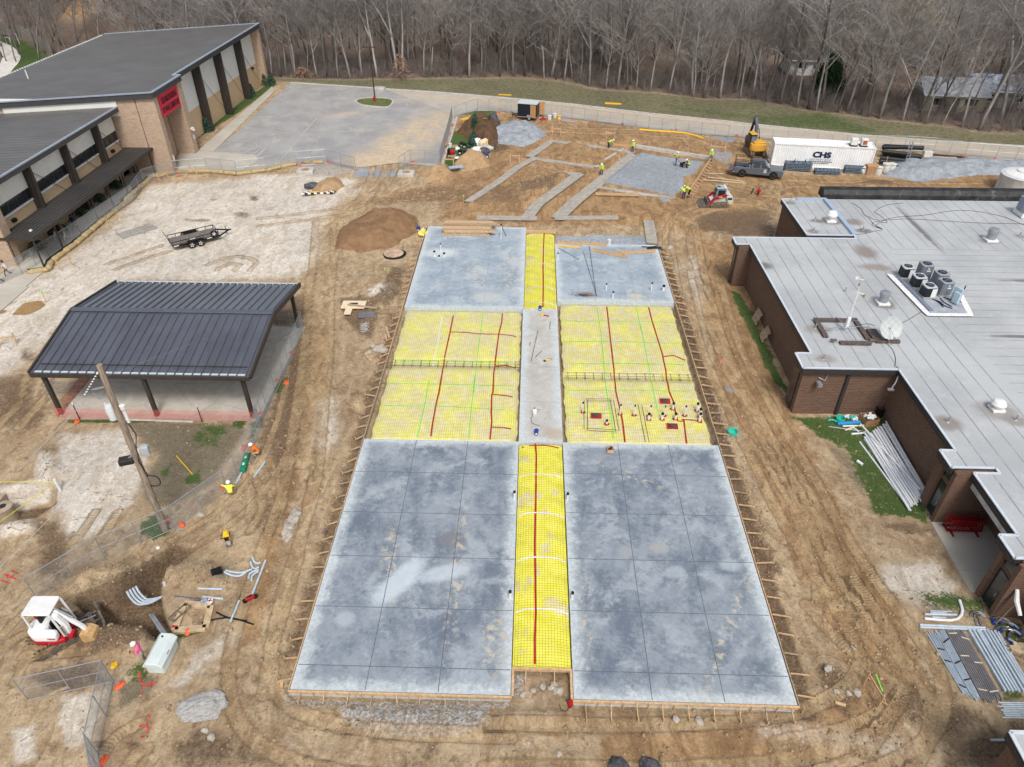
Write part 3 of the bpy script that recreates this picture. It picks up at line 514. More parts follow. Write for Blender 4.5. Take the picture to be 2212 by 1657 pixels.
# ------------------------------------------------------------------ building slabs
def slab_mat(name, x0, y0, x1, y1, tones, extra=(), drips=()):
    n = NT(name); P = n.sep(n.co.outputs['Object']); N1 = n.noise(.33, 6, .66); N2 = n.noise(1.3, 8, .76); N3 = n.noise(6, 6, .8); N4 = n.noise(30, 3)
    k = n.math('ADD', n.math('MULTIPLY', N1, .5), n.math('ADD', n.math('MULTIPLY', N2, .35), n.math('MULTIPLY', N3, .15)))
    c = n.mix(n.ramp(k,.4,.58), tones[0], tones[1]); c = n.mix(n.ramp(n.noise(.5,8,.74,dist=.4),.5,.62,0,.7), c, tones[2]); c = n.mix(n.ramp(N3,.55,.72,0,.5), c, tones[3]); c = n.mix(n.ramp(n.noise(2.3,9,.82),.53,.63,0,.5), c, tones[2]); c = n.mix(n.ramp(n.noise(1.1,9,.8),.37,.47,.5,0), c, tuple(v*.8 for v in tones[0][:3])+(1,))
    ex = n.math('MINIMUM', n.math('SUBTRACT', P[0], x0), n.math('SUBTRACT', x1, P[0])); ey = n.math('MINIMUM', n.math('SUBTRACT', P[1], y0), n.math('SUBTRACT', y1, P[1])); e = n.math('MINIMUM', ex, ey)
    e = n.math('ADD', e, n.math('MULTIPLY', n.math('SUBTRACT', N2, .5), 2.2)); c = n.mix(n.ramp(e,.05,.85,.85,0), c, n.mix(n.ramp(N3,.35,.65), S(176,186,190), S(208,214,214)))
    for (cx, cy, rx, ry, rot, col, kk) in extra: c = n.mix(n.math('MULTIPLY', n.blob(cx,cy,rx,ry,rot,.4,N3,.9), kk), c, col)
    for (cx, cy, rx, ry, rot) in drips:
        m = n.math('MULTIPLY', n.blob(cx,cy,rx,ry,rot,.5,N2,.7), n.ramp(n.noise(2.6,4,.7),.5,.62)); c = n.mix(n.math('MULTIPLY', m, .6), c, S(204,190,160))
    c = n.mix(n.ramp(n.voro(.4,'DISTANCE_TO_EDGE', vec=n.vmath('ADD', n.co.outputs['Object'], n.vmath('SCALE', n.co.outputs['Object']) if False else n.co.outputs['Object'])),0,.006,.35,0), c, S(84,92,104))
    return n.done(c, n.ramp(N2,.3,.7,.75,.5), n.bump(n.math('ADD', N3, N4), .006, .5), spec=.35)
BT = (S(102,112,126), S(142,151,159), S(164,173,179), S(128,136,145)); FT_ = (S(136,150,163), S(160,172,181), S(182,190,194), S(146,160,174))
m_joint = M('saw_joint', S(98,104,112), .9, .2, 5)
slabs = [('near left', SLABS[0], [-7.55,-4.05], [19.45,22.85,26.25,29.6,33.1], BT, [(-6.9,24.6,.7,1.9,-.6,S(196,208,216),.75),(-4.5,25.2,1.6,.5,.3,S(196,206,214),.6),(-4.3,27.6,.75,.55,0,S(120,122,126),.9),(-9.35,22.1,.5,.5,0,S(170,178,186),.7)], [(-7.6,26,.5,2.6,.2),(-3.8,25.5,.4,5,0),(-1.5,21,.7,2.,0)]),
         ('near right', SLABS[1], [6.1,9.5], [19.5,22.95,26.4,29.9,33.3], BT, [(5.8,27.,.5,.42,0,S(150,154,158),.9),(7.6,27.3,.5,.4,0,S(160,160,158),.8),(11.5,26.2,.6,.4,0,S(178,188,194),.6),(8.3,25.6,.6,.4,.3,S(176,186,192),.5)], [(10.5,22,.35,5,-.5),(6.5,33.2,2.2,.4,-.5),(3.3,23,.35,3,0)]),
         ('middle corridor', SLABS[2], [], [40.7,45.1,49.5], (S(168,166,160), S(184,182,176), S(196,194,188), S(172,172,170)), [(1.9,37.2,.8,.6,0,S(178,160,136),.7)], []),
         ('far left', SLABS[3], [-7.6,-4.1], [58.5,63,67], FT_, [(-9,64.5,1.6,1.,0,S(206,212,212),.7),(-3.9,55.8,1.4,.8,0,S(196,196,188),.5)], [(-2,61,1,4,0),(-5,60,1,3,.4)]),
         ('far right', SLABS[4], [5.9,9.5], [59,63], FT_, [(9.6,56.4,.6,.35,0,S(196,186,168),.8),(5.2,56.6,.7,.4,0,S(130,112,92),.8)], [(9.6,56.4,1.4,.6,0)])]
slab_labels = {'near left':'large blue grey concrete slab nearest the camera left of the narrow yellow strip','near right':'large blue grey concrete slab nearest the camera right of the narrow yellow strip','middle corridor':'narrow plain grey concrete slab between the two yellow sheeted bays','far left':'far pale blue concrete slab with the lumber stack on its back edge','far right':'smaller far concrete slab with ladder frames lying on it'}
for nm, (x0,y0,x1,y1), jx, jy, tn, ex, dr in slabs:
    mb = MB().prism([(x0,y0),(x1,y0),(x1,y1),(x0,y1)], -.35, .3); jw = .02 if 'near' in nm else .011
    for x in jx: mb.sheet([(x-jw,y0+.05),(x+jw,y0+.05),(x+jw,y1-.05),(x-jw,y1-.05)], .304, 1)
    for y in jy: mb.sheet([(x0+.05,y-jw),(x1-.05,y-jw),(x1-.05,y+jw),(x0+.05,y+jw)], .3035, 1)
    tag(mb.build('concrete_slab', [slab_mat('slab_'+nm.replace(' ','_'),x0,y0,x1,y1,tn,ex,dr), m_joint if 'near' in nm else M('faint_joint', S(134,142,150), .9, .2, 5)], raw=True, smooth=0), slab_labels[nm], 'slab', 'concrete slabs of the new building')
# ------------------------------------------------------------------ yellow vapour barrier bays
def yellow_mat(name, soil):
    n = NT(name); N1 = n.noise(.5, 5, .6, dist=.5); N2 = n.noise(2.2, 5, .65); W = n.noise(1.6, 4, .6, vec=n.scale(n.co.outputs['Object'],(2.4,.7,1)), dist=2.)
    c = n.mix(n.ramp(N2,.35,.65), S(233,225,70) if soil < 0 else S(236,229,100), S(240,234,104) if soil < 0 else S(241,236,146)); m = n.math('MULTIPLY', n.ramp(N1,.52-soil*.19,.6,0,.9), n.ramp(N2,.3,.6,.35,1)); c = n.mix(m, c, n.mix(n.ramp(N2,.4,.6), S(212,198,160), S(228,218,184)))
    return n.done(c, .38, n.bump(n.math('ADD', W, n.math('MULTIPLY', N2, .4)), .05, .4), spec=.4)
m_yel_bay, m_yel_strip = yellow_mat('barrier_sheet_soiled', 1.), yellow_mat('barrier_sheet_clean', -.35)
m_tape = M('red_tape', S(178,36,34), .5, .15, 6); m_gpaint = M('green_marking_paint', S(120,235,70), .6, .15, 5); m_wtape = M('white_tape', S(236,236,228), .5, .06, 5)
def zbay(x0,y0,x1,y1,cages):
    def f(x, y):
        e = min(x-x0, x1-x, (y-y0)*1.6, (y1-y)*1.6); z = .07+.02*math.sin(x*1.7+y*.3)*math.sin(y*1.1)+.012*math.sin(x*5.1+y*2.3)
        t = max(0, min(1, e/.4)); z = z*t*t*(3-2*t)-.2*(1-t*t*(3-2*t))
        for cy in cages: z -= .2*max(0, 1-abs(y-cy)/.75)
        return z
    return f
def zstrip(x0,x1):
    def f(x, y):
        t = (x-x0)/(x1-x0)*2-1; h = (1-abs(t)**3.2); return -.05+.21*h+.02*math.sin(y*4.3+t*3)*(.3+abs(t))+.03*math.sin(y*1.9)*abs(t)
    return f
def bay(label, gl, box, zf, m_, step, inset, reds, greens, whites, mesh_gl):
    x0,y0,x1,y1 = box; x0, x1 = x0+inset[0], x1-inset[1]; nxx, nyy = int((x1-x0)/step), int((y1-y0)/step); mb = MB(); r2 = random.Random(int(y0*7+x0))
    V = []
    for j in range(nyy+1):
        for i in range(nxx+1):
            x, y = x0+(x1-x0)*i/nxx, y0+(y1-y0)*j/nyy
            ed = (.04*math.sin(y*2.1)+.03*math.sin(y*5.3)) if i in (0, nxx) and step > .2 else 0
            V.append((x+ed*(1 if i == 0 else -1 if i == nxx else 0), y, zf(x,y)+r2.uniform(-.008,.008)))
    mb.add(V, [(j*(nxx+1)+i, j*(nxx+1)+i+1, (j+1)*(nxx+1)+i+1, (j+1)*(nxx+1)+i) for j in range(nyy) for i in range(nxx)])
    o = mb.build('vapour_barrier', m_, raw=True, smooth=180); tag(o, label, 'plastic sheet', 'yellow plastic sheets in the unpoured bays')
    for k, L in enumerate(reds): MB().ribbon(L, .11, lambda x,y: zf(x,y)+.022).build('seam_tape', m_tape, o, raw=True)
    for L in greens: MB().ribbon(L, .06, lambda x,y: zf(x,y)+.02).build('paint_line', m_gpaint, o, raw=True)
    for L in whites: MB().ribbon(L, .1, lambda x,y: zf(x,y)+.024).build('white_band', m_wtape, o, raw=True)
    rb = MB(); w = .0075
    bx0,by0,bx1,by1 = box
    x = bx0+.12
    while x < bx1-.08:
        ys = [by0+.06+(by1-by0-.12)*i/int((by1-by0)/.5) for i in range(int((by1-by0)/.5)+1)]; zz = [max(zf(x,y)+.05, -.02 if step > .2 else -.3) for y in ys]
        rb.add([(x+dx,y,z+dz) for y, z in zip(ys,zz) for dx, dz in ((-w/2,0),(w/2,0),(0,w))], [(i*3+a,i*3+b,i*3+3+b,i*3+3+a) for i in range(len(ys)-1) for a, b in ((0,1),(1,2),(2,0))]); x += .155
    y = by0+.1
    while y < by1-.06:
        kx = max(6, int((bx1-bx0)/.35)); xs = [bx0+.1+(bx1-bx0-.2)*i/kx for i in range(kx+1)]; zz = [max(zf(q,y)+.062, -.01 if step > .2 else -.3) for q in xs]
        rb.add([(q,y+dy,z+dz) for q, z in zip(xs,zz) for dy, dz in ((-w/2,0),(w/2,0),(0,w))], [(i*3+a,i*3+b,i*3+3+b,i*3+3+a) for i in range(len(xs)-1) for a, b in ((0,1),(1,2),(2,0))]); y += .155
    m_ = rb.build('rebar_mesh', m_rebar, raw=True); tag(m_, mesh_gl, 'rebar mesh', 'rebar meshes laid over the yellow sheets')
    return zf
LB, RB = (-11.05,36.35,-.65,53.85), (2.45,36.35,12.85,55.25)
zl, zr_ = zbay(*LB, [45.6]), zbay(*RB, [44.3])
def z1(*p): return [p]
ZM = .1
def kl(rc, pts): return [tuple(K(rc, *p, ZM)[:2]) for p in pts]
bay('wide yellow plastic sheet in the left bay between the two left slabs', '', LB, zl, m_yel_bay, .25, (.22,.1),
    [kl(11,[(2030,1010),(2025,1080),(2003,1170),(1990,1260),(1972,1400),(1960,1500),(1955,1649)])+kl(21,[(1945,160),(1940,300),(1945,370),(1930,520)]), kl(11,[(1605,1165),(1720,1165),(1880,1178),(2003,1182),(2100,1190),(2170,1210)]), kl(11,[(1970,1422),(2060,1418),(2140,1436)]), kl(11,[(1635,1030),(1610,1160),(1570,1340),(1550,1460),(1520,1649)])+kl(21,[(1500,220),(1470,380),(1455,495)]), kl(21,[(1945,158),(2060,165),(2150,185)]), kl(21,[(1935,418),(2040,422),(2145,442)])],
    [kl(11,[(1875,1010),(1850,1200),(1820,1420),(1800,1649)]), kl(11,[(1160,1390),(1500,1392),(2140,1405)]), kl(21,[(1440,40),(1400,260),(1345,500)]), kl(21,[(1080,248),(1500,250),(2050,280)]), kl(21,[(1110,70),(1500,72),(2150,90)]), kl(21,[(1805,20),(1780,270),(1760,515)])], [kl(11,[(1545,1040),(1510,1250),(1470,1420)])], 'fine grey rebar mesh over the yellow sheet of the left bay')
bay('wide yellow plastic sheet in the right bay with white pipe stubs standing through it', '', RB, zr_, m_yel_bay, .25, (.22,.3),
    [kl(12,[(858,958),(875,1100),(895,1280),(918,1480),(932,1640)])+kl(22,[(960,250),(985,370),(1005,540)]), kl(12,[(1192,952),(1225,1080),(1270,1220),(1305,1340),(1335,1480),(1360,1640)])+kl(22,[(1395,210),(1415,320),(1430,370),(1480,375)]), kl(12,[(1310,1362),(1400,1352),(1490,1390)]), kl(22,[(1478,365),(1490,460),(1500,552)]), kl(22,[(1460,360),(1560,362),(1625,385)])],
    [kl(12,[(780,965),(815,1200),(850,1590)])+kl(22,[(900,380),(912,520)]), kl(12,[(1092,960),(1150,1200),(1222,1580)])+kl(22,[(1270,300)]), kl(12,[(520,1075),(900,1075),(1400,1085)]), kl(12,[(510,1240),(900,1238),(1450,1255)]), kl(12,[(570,1418),(1000,1415),(1480,1425)]), kl(22,[(530,125),(1000,122),(1540,130)]), kl(22,[(525,308),(700,300),(880,310)])], [], 'fine grey rebar mesh over the yellow sheet of the right bay')
NS, FS = (-.58,19.65,2.38,36.2), (-.53,53.95,2.43,69.6)
zn = zstrip(NS[0], NS[2]); zf_ = zstrip(FS[0], FS[2])
def arc(y, s): return [(s[0]+.08+(s[2]-s[0]-.16)*i/10, y-.18*abs(i/5-1)**3) for i in range(11)]
bay('narrow bright yellow plastic strip between the two near slabs', '', NS, zn, m_yel_strip, .14, (.03,.03), [kl(22,[(283,555),(292,650),(290,800),(288,1000),(283,1200),(280,1400),(285,1640)])+kl(32,[(285,200),(288,420),(280,620),(281,828)]), [(-.4,36.0),(.3,36.1),(1.2,36.13),(2.1,36.0)]], [], [arc(y,NS) for y in (23.1,26.55,29.95,33.3)], 'fine grey rebar mesh over the near yellow strip')
bay('narrow yellow plastic strip between the two far slabs', '', FS, zf_, m_yel_strip, .2, (.03,.03), [kl(12,[(357,350),(350,480),(346,640),(348,800),(345,972)])], [], [arc(y,FS) for y in (55.2,58,62.8)], 'fine grey rebar mesh over the far yellow strip')
# rebar cages in the thickened footings and around the pits
def cage(label, a, b, w, h, zz, n_):
    a, b = Vector(a), Vector(b); d = (b-a); t = d.normalized(); nn = Vector((-t.y, t.x)); mb = MB()
    for s_ in (-w/2, 0, w/2):
        for z in (zz, zz+h): mb.tube([(a+nn*s_).to_3d()+Vector((0,0,z)), (b+nn*s_).to_3d()+Vector((0,0,z))], .014, 4)
    for i in range(n_):
        p = a+d*((i+.5)/n_); q = [(p+nn*w/2), (p-nn*w/2)]
        mb.tube([(q[0].x,q[0].y,zz),(q[1].x,q[1].y,zz),(q[1].x,q[1].y,zz+h),(q[0].x,q[0].y,zz+h),(q[0].x,q[0].y,zz)], .014, 4, caps=False)
    tag(mb.build('rebar_cage', m_rebar), label, 'rebar cage', 'rebar cages in the bays')
cage('long rebar cage across the left yellow bay', (-10.9,45.6), (-.7,45.6), .8, .22, -.1, 15)
cage('long rebar cage across the right yellow bay', (2.7,44.3), (12.6,44.3), .8, .22, -.1, 15)
pitc = kl(22,[(690,205),(900,205),(945,455),(690,440)])
pm_ = MB()
for a, b in zip(pitc, pitc[1:]+pitc[:1]):
    d = (Vector(b)-Vector(a)).normalized(); nn = Vector((-d.y,d.x))*.12
    for s_ in (1,-1): pm_.tube([(a[0]+nn.x*s_,a[1]+nn.y*s_,.14),(b[0]+nn.x*s_,b[1]+nn.y*s_,.14)], .016, 4)
tag(pm_.build('rebar_square', m_rebar), 'square frame of doubled rebar round the pit in the right yellow bay', 'rebar frame')
pl_ = kl(22,[(1125,240),(1185,545)]); pm_ = MB()
for o_ in (-.13,.13): pm_.tube([(pl_[0][0]+o_,pl_[0][1],.14),(pl_[1][0]+o_,pl_[1][1],.14)], .015, 4)
tag(pm_.build('rebar_pair', m_rebar), 'pair of long rebars running lengthwise in the right yellow bay', 'rebar')
# white pipe stubs
def stub(p, h, r, label, group, flash=True, capped=True, z0=.08):
    t = thing('pipe_stub', label, 'pipe', (p[0],p[1],z0), 0, group)
    MB().lathe([(r,0),(r,h)], 10).build('pipe', m_pvc, t)
    if capped: MB().lathe([(r*1.15,h-.03),(r*1.2,h+.09),(r*.7,h+.11)], 10).build('cap', m_black, t)
    if flash:
        f = MB(); k = 9; f.add([(0,0,.03)]+[((.17+.08*rng.random())*math.cos(2*PI*i/k), (.13+.07*rng.random())*math.sin(2*PI*i/k), .028) for i in range(k)], [(0,i+1,(i+1)%k+1) for i in range(k)]); f.build('tape_patch', m_tape, t, raw=True)
    return t
for i, (x, y, h, r) in enumerate([(665,300,.85,.05),(965,318,.85,.05),(1078,324,.85,.05),(1205,328,.85,.05),(1320,330,.85,.05),(1485,330,.85,.05),(1390,275,.5,.085),(1195,360,.5,.085),(1302,358,.5,.085),(1410,355,.45,.085),(1583,290,.65,.085),(1605,335,.65,.085),(1604,372,.65,.085),(858,395,.3,.07)]):
    stub(K(22,x,y,.1), h, r, ('short thick' if r > .06 else 'tall thin')+' white pipe stub with black cap standing in the right yellow bay', ('short thick' if r > .06 else 'tall thin')+' pipe stubs in the right yellow bay')
for i, (x, y) in enumerate([(772,330),(1325,212),(1385,415)]):
    p = K(22,x,y,.1); t = thing('floor_drain', ['dark square drain box on red patch inside the rebar frame','dark drain box on red patch in the back right of the yellow bay','dark drain box on red patch at the front right of the yellow bay'][i], 'drain box', (p.x,p.y,.1))
    MB().box((0,0,.08),(.36,.3,.16)).box((0,0,.17),(.28,.22,.03)).build('box', M('grey_box', S(72,76,82), .6), t, bevel=.02); MB().sheet([(-.4,-.3),(.38,-.32),(.42,.3),(-.36,.33)], .02).build('tape_patch', m_tape, t, raw=True)
for rc, x, y, h, r, lb in [(11,1485,555,.5,.1,'left white stub of the trio on the far left slab'),(11,1522,565,.15,.09,'lowest white stub of the trio on the far left slab'),(11,1563,558,.35,.1,'right white stub of the trio on the far left slab'),(11,1535,512,.75,.06,'tall thin white stub behind the trio on the far left slab'),(12,465,570,.5,.06,'thin white stub at the left edge of the far right slab'),(12,853,826,.6,.06,'white stub left of the middle on the far right slab'),(12,907,888,.55,.07,'white stub nearest the yellow bay on the far right slab'),(12,1216,832,.75,.07,'white stub near the right edge of the far right slab'),(12,1313,830,.45,.12,'thick dark topped white stub at the right edge of the far right slab'),
                        (21,2127,995,.55,.07,'white capped stub by the back of the near left slab inner edge'),(31,2093,288,.5,.07,'white capped stub by the front of the near left slab inner edge'),(22,543,1005,.5,.07,'white capped stub by the back of the near right slab inner edge'),(32,580,298,.5,.07,'white capped stub by the front of the near right slab inner edge')]:
    stub(K(rc,x,y,.3), h, r, lb, None, False, True, .3)
for i,(rc,x,y) in enumerate([(11,2182,1165),(12,170,1160),(12,483,1225),(12,488,1385),(12,497,1545),(21,2150,325)][:0]): pass
# ------------------------------------------------------------------ buildings
def brick(name, a, b, mortar, bw=.4, bh=.14):
    n = NT(name); p = n.sep(n.co.outputs['Object']); v = n.t.nodes.new('ShaderNodeCombineXYZ')
    n.put(v, 0, n.math('ADD', p[0], p[1])); n.put(v, 1, p[2]); t = n.t.nodes.new('ShaderNodeTexBrick'); t.inputs['Scale'].default_value = 1
    t.inputs['Brick Width'].default_value = bw; t.inputs['Row Height'].default_value = bh; t.inputs['Mortar Size'].default_value = .014; t.inputs['Color1'].default_value = a; t.inputs['Color2'].default_value = b; t.inputs['Mortar'].default_value = mortar
    n.t.links.new(v.outputs[0], t.inputs[0]); N = n.noise(.6, 5, .6)
    c = n.mix(n.ramp(N,.35,.7,0,.3), t.outputs['Color'], a); c = n.mix(n.ramp(n.noise(5,3),.3,.7,0,.2), c, b)
    return n.done(c, .9, n.bump(t.outputs['Fac'], .01, -.5))
def ribbed(name, col, col2, pitch, axis_=1, rough=.45, spec=.4, rib=.25):
    n = NT(name); p = n.sep(n.co.outputs['Object']); f = n.math('FRACT', n.math('DIVIDE', p[axis_], pitch)); d = n.math('ABSOLUTE', n.math('SUBTRACT', f, .5)); m = n.ramp(d,.5-rib,.5)
    N = n.noise(.25, 5, .6); c = n.mix(n.ramp(N,.3,.7), col, col2); c = n.mix(n.math('MULTIPLY', m, .4), c, tuple(v*.45 for v in col[:3])+(1,)); c = n.mix(n.ramp(n.noise(1.5,6,.7, vec=n.scale(n.co.outputs['Object'],(.2,1,1))),.55,.75,0,.3), c, S(130,124,116))
    return n.done(c, rough, n.bump(m, .05, .8), spec=spec)
b_tan = brick('tan_brick', S(186,160,136), S(158,132,112), S(196,184,168)); b_gold = brick('golden_brick', S(206,178,140), S(192,162,124), S(208,192,166)); b_brown = brick('brown_brick', S(112,86,70), S(92,70,58), S(126,110,98))
m_roof = ribbed('ribbed_roof', S(92,90,88), S(104,102,99), .9); m_panel = ribbed('white_wall_panel', S(226,226,218), S(234,234,228), .3, 1, .5, .3, .12)
m_fascia = M('grey_fascia', S(70,70,72), .5, .1, 3); m_trim = M('light_trim', S(150,160,172), .4, .1, 3)
# gym hall
gym = thing('school_hall', 'tall tan brick school hall with grey ribbed roof and red sign beside the parking lot', 'building', (-47.6,86.6,0))
def G_(x, y): return (x+47.6, y-86.6)
def zr(x): return 9.65+(x+45.2)*.0665
w = MB().side([(-25,0),(0,0),(0,9.35),(-25,7.7)], .1, 42.4)
w.box((1.25,.55,4.65),(2.3,.9,9.3)).box((1.25,7.55,4.65),(2.3,1.2,9.3)).box((.72,42.35,4.7),(1.5,.9,9.35))
w.build('wall', b_tan, gym, raw=False)
for y0, y1 in ((8.2,16.7),(17.2,24.9),(25.4,33.6),(34.1,41.85)):
    MB().box((.04,(y0+y1)/2,1.85),(.1,y1-y0,3.7)).build('brick_infill', b_gold, gym)
    MB().box((.05,(y0+y1)/2,6.05),(.14,y1-y0,4.7)).build('wall_panel', m_panel, gym)
for y in (16.95,25.15,33.85):
    MB().add([(0,y-.16,0),(1.25,y-.16,0),(1.35,y-.16,9.1),(0,y-.16,9.1),(0,y+.16,0),(1.25,y+.16,0),(1.35,y+.16,9.1),(0,y+.16,9.1)], [(0,1,2,3),(7,6,5,4),(0,4,5,1),(1,5,6,2),(2,6,7,3),(3,7,4,0)]).build('steel_fin', m_brown, gym, bevel=.02)
    br = MB()
    br.tube([(.35,y+.2,8.6),(.35,y+7.6,1.)], .03, 4); br.tube([(1.0,y-.2,7.9),(1.0,y-.9,.5)], .03, 4); br.build('cable_brace', m_brown, gym)
MB().prism([(-16.4,-.02),(-2.25,-.02),(-2.25,.12),(-16.4,.12)], 6.9, 8.8).build('clerestory_band', m_panel, gym)
rf_ = MB(); E0 = 1.7
def rp(x, y): return (x, y, zr(x-47.6)+.05)
pl = [(-25.2,-.15),(2.5,-.15),(2.5,8.2),(1.55,8.2),(1.55,43.0),(-25.2,43.0)]
rf_.add([rp(*p) for p in pl]+[(p[0],p[1],zr(p[0]-47.6)-.3) for p in pl], [tuple(range(6)), tuple(range(6,12))[::-1]]+[(i,i+6,(i+1)%6+6,(i+1)%6) for i in range(6)])
roof = rf_.build('roof', m_roof, gym, raw=False, smooth=0)
fa = MB()
for a, b in zip(pl, pl[1:]+pl[:1]):
    A3, B3 = Vector(rp(*a)), Vector(rp(*b)); fa.bar(A3+Vector((0,0,-.35)), B3+Vector((0,0,-.35)), .12, .62)
fa.build('fascia', m_fascia, gym)
gt = MB()
for a, b in zip(pl[:5], pl[1:5]+[pl[5]]):
    A3, B3 = Vector(rp(*a)), Vector(rp(*b)); gt.bar(A3+Vector((0,0,.03)), B3+Vector((0,0,.03)), .3, .12)
gt.build('gutter', m_trim, gym)
sg = MB()
for i in range(70): sg.box((-24.9,.2+i*.6,zr(-72.5)+.12),(.25,.12,.12))
sg.build('snow_guard', m_white, gym)
dr = MB().box((-.75,4.2,3.1),(.1,6.0,6.2)); dr.build('entrance_glazing', m_glass, gym)
fr = MB()
for z in (2.2,4.2): fr.box((-.66,4.2,z),(.08,6,.09))
for y in (1.5,3.2,4.9): fr.box((-.66,y,3.1),(.08,.09,6.2))
fr.build('door_frame', m_fascia, gym)
MB().box((-.9,4.2,3.2),(.12,6.2,6.4)).build('dark_backing', m_hole, gym)  # black panel stands in for the unlit depth behind the entrance glazing
sign = MB().box((2.15,4.35,7.75),(.16,5.75,2.85)).build('sign_board', M('red_sign', S(205,45,72), .5, .06, 2), gym)
for s_, z in (('ELIZA MILLER BUILDING', 8.05), ('OF WAHL ELEMENTARY', 7.0)):
    text_part('lettering', s_, .95, M('sign_letters', S(50,16,30), .6, .05), sign, (2.26,4.3,z), (PI/2,0,PI/2), .012, .42 if len(s_) > 20 else .47)
for y, z, m_ in ((8.3,3.2,m_white),):
    lt = MB().box((2.55,7.6,3.2),(.3,.5,.2)).box((2.75,7.5,3.05),(.25,.3,.2)); lt.build('floodlight', m_white, gym)
MB().box((2.43,.85,1.6),(.04,.3,.6)).box((2.43,7.8,2.0),(.04,.3,.6)).build('notice', m_white, gym)
MB().lathe([(.08,0),(.08,1.2)],8,(-20,12,8.1)).lathe([(.08,0),(.08,1.)],8,(-23,6,7.9)).build('vent_pipe', m_white, gym)
MB().box((.3,39.5,3.4),(.35,.35,.3)).build('wall_lamp', m_black, gym)
for y in (9.5,12.,): pass
# classroom wing
wing = thing('classroom_wing', 'lower classroom wing with white panels over dark strip windows behind the covered walkway', 'building', (-51,60.8,0))
w = MB().side([(-22,0),(0,0),(0,7.75),(-22,6.4)], .2, 25.7); w.box((.45,.55,3.8),(1.2,1.1,7.6)); w.build('wall', b_tan, wing)
for y0, y1 in ((1.1,7.1),(7.5,13.9),(14.3,20.6),(21.,25.6)):
    c = (y0+y1)/2; L = y1-y0
    MB().box((.05,c,2.0),(.12,L,4.05)).build('brick_infill', b_gold, wing); MB().box((.06,c,6.35),(.14,L,2.1)).build('wall_panel', m_panel, wing)
    wd = MB().box((.02,c,4.75),(.1,L,1.12)).build('window', m_glass, wing); mu = MB()
    for k in range(4): mu.box((.09,y0+L*(k+.5)/4,4.75),(.05,.06,1.1))
    mu.build('mullion', m_fascia, wd); MB().box((.12,c,4.12),(.2,L,.13)).build('sill', m_white, wd)
for y in (7.3,14.1,20.8):
    MB().box((.5,y,3.85),(1.0,.3,7.7)).build('steel_fin', m_brown, wing, bevel=.02); br = MB(); br.tube([(.3,y+.2,7.1),(.3,y+6,2.2)], .03, 4); br.tube([(.8,y-.2,7.),(.8,y-1.2,2.4)], .03, 4); br.build('cable_brace', m_brown, wing)
for y in (3.2,23.4): MB().box((.28,y,3.5),(.35,.5,.35)).build('wall_lamp', m_black, wing, bevel=.05)
pl = [(-22,-.6),(1.1,-.6),(1.1,25.75),(-22,25.75)]; zq = lambda x: 8.0+(x-1.1)*.062
MB().add([(p[0],p[1],zq(p[0])) for p in pl]+[(p[0],p[1],zq(p[0])-.28) for p in pl], [(0,1,2,3),(7,6,5,4)]+[(i,i+4,(i+1)%4+4,(i+1)%4) for i in range(4)]).build('roof', m_roof, wing, smooth=0)
MB().bar((1.15,-.6,7.72),(1.15,25.75,7.72),.12,.5).bar((-22,-.62,6.3),(1.1,-.62,7.7),.1,.5).build('fascia', m_fascia, wing); MB().bar((1.12,-.65,8.02),(1.12,25.75,8.02),.26,.12).build('gutter', m_trim, wing)
MB().lathe([(.09,0),(.09,1.1)],8,(-7,9,7.3)).lathe([(.09,0),(.09,1.1)],8,(-8,2.4,7.3)).build('vent_pipe', m_white, wing)
MB().box((.06,25.0,1.2),(.1,1.4,2.4)).build('door', m_glass, wing)
# covered walkway
can = thing('walkway_canopy', 'long dark ribbed canopy on thin posts along the classroom wing', 'canopy', (-47.4,60.8,0))
m_canroof = ribbed('canopy_roof', S(66,64,62), S(76,74,72), .4, 0, .5, .4, .2)
rm = MB().box((-1.45,12.95,3.05),(3.4,25.9,.1))
for k in range(9): rm.box((-3.05+k*.4,12.95,3.13),(.06,25.9,.07))
rm.build('roof', m_canroof, can); MB().box((.28,12.95,2.98),(.1,25.95,.26)).box((-1.45,-.02,2.98),(3.5,.1,.26)).build('edge_beam', m_brown, can)
for k in range(8):
    y = .15+k*3.58
    MB().box((0,y,1.47),(.12,.12,2.94)).build('post', m_brown, can); MB().box((-2.6,y+.1,1.47),(.12,.12,2.94)).build('post', m_brown, can)
MB().lathe([(.16,0),(.16,.12),(.08,.16)],10,(-.9,1.6,3.1)).build('vent_cap', m_white, can)
# open pavilion
pav = thing('pavilion', 'open pavilion with dark standing seam gable roof on leaning brown posts', 'pavilion', (-26.45,44.6,0))
W2 = 7.55; yF, yB, zE, zR, zB = -6.35, 6.3, 3.95, 5.15, 4.1
n = NT('standing_seam'); Nn = n.noise(.5, 6, .7, vec=n.scale(n.co.outputs['Object'],(1,.35,1))); m_seam = n.done(n.mix(n.ramp(Nn,.35,.65), S(72,74,82), S(84,87,96)), .26, n.bump(n.noise(2.,4), .006, .3), spec=1.); n.b.inputs['Coat Weight'].default_value = .6; n.b.inputs['Coat Roughness'].default_value = .2
for nm, (y0,z0), (y1,z1) in (('front_roof',(yF,zE),(-.02,zR)),('back_roof',(.02,zR),(yB,zB))):
    mb = MB().add([(-W2,y0,z0),(W2,y0,z0),(W2,y1,z1),(-W2,y1,z1),(-W2,y0,z0-.1),(W2,y0,z0-.1),(W2,y1,z1-.1),(-W2,y1,z1-.1)], [(0,1,2,3),(7,6,5,4),(0,4,5,1),(1,5,6,2),(2,6,7,3),(3,7,4,0)])
    for k in range(25): x = -W2+.25+k*(2*W2-.5)/24; mb.bar((x,y0,z0+.035),(x,y1,z1+.035),.06,.09)
    mb.build(nm, m_seam, pav, smooth=0)
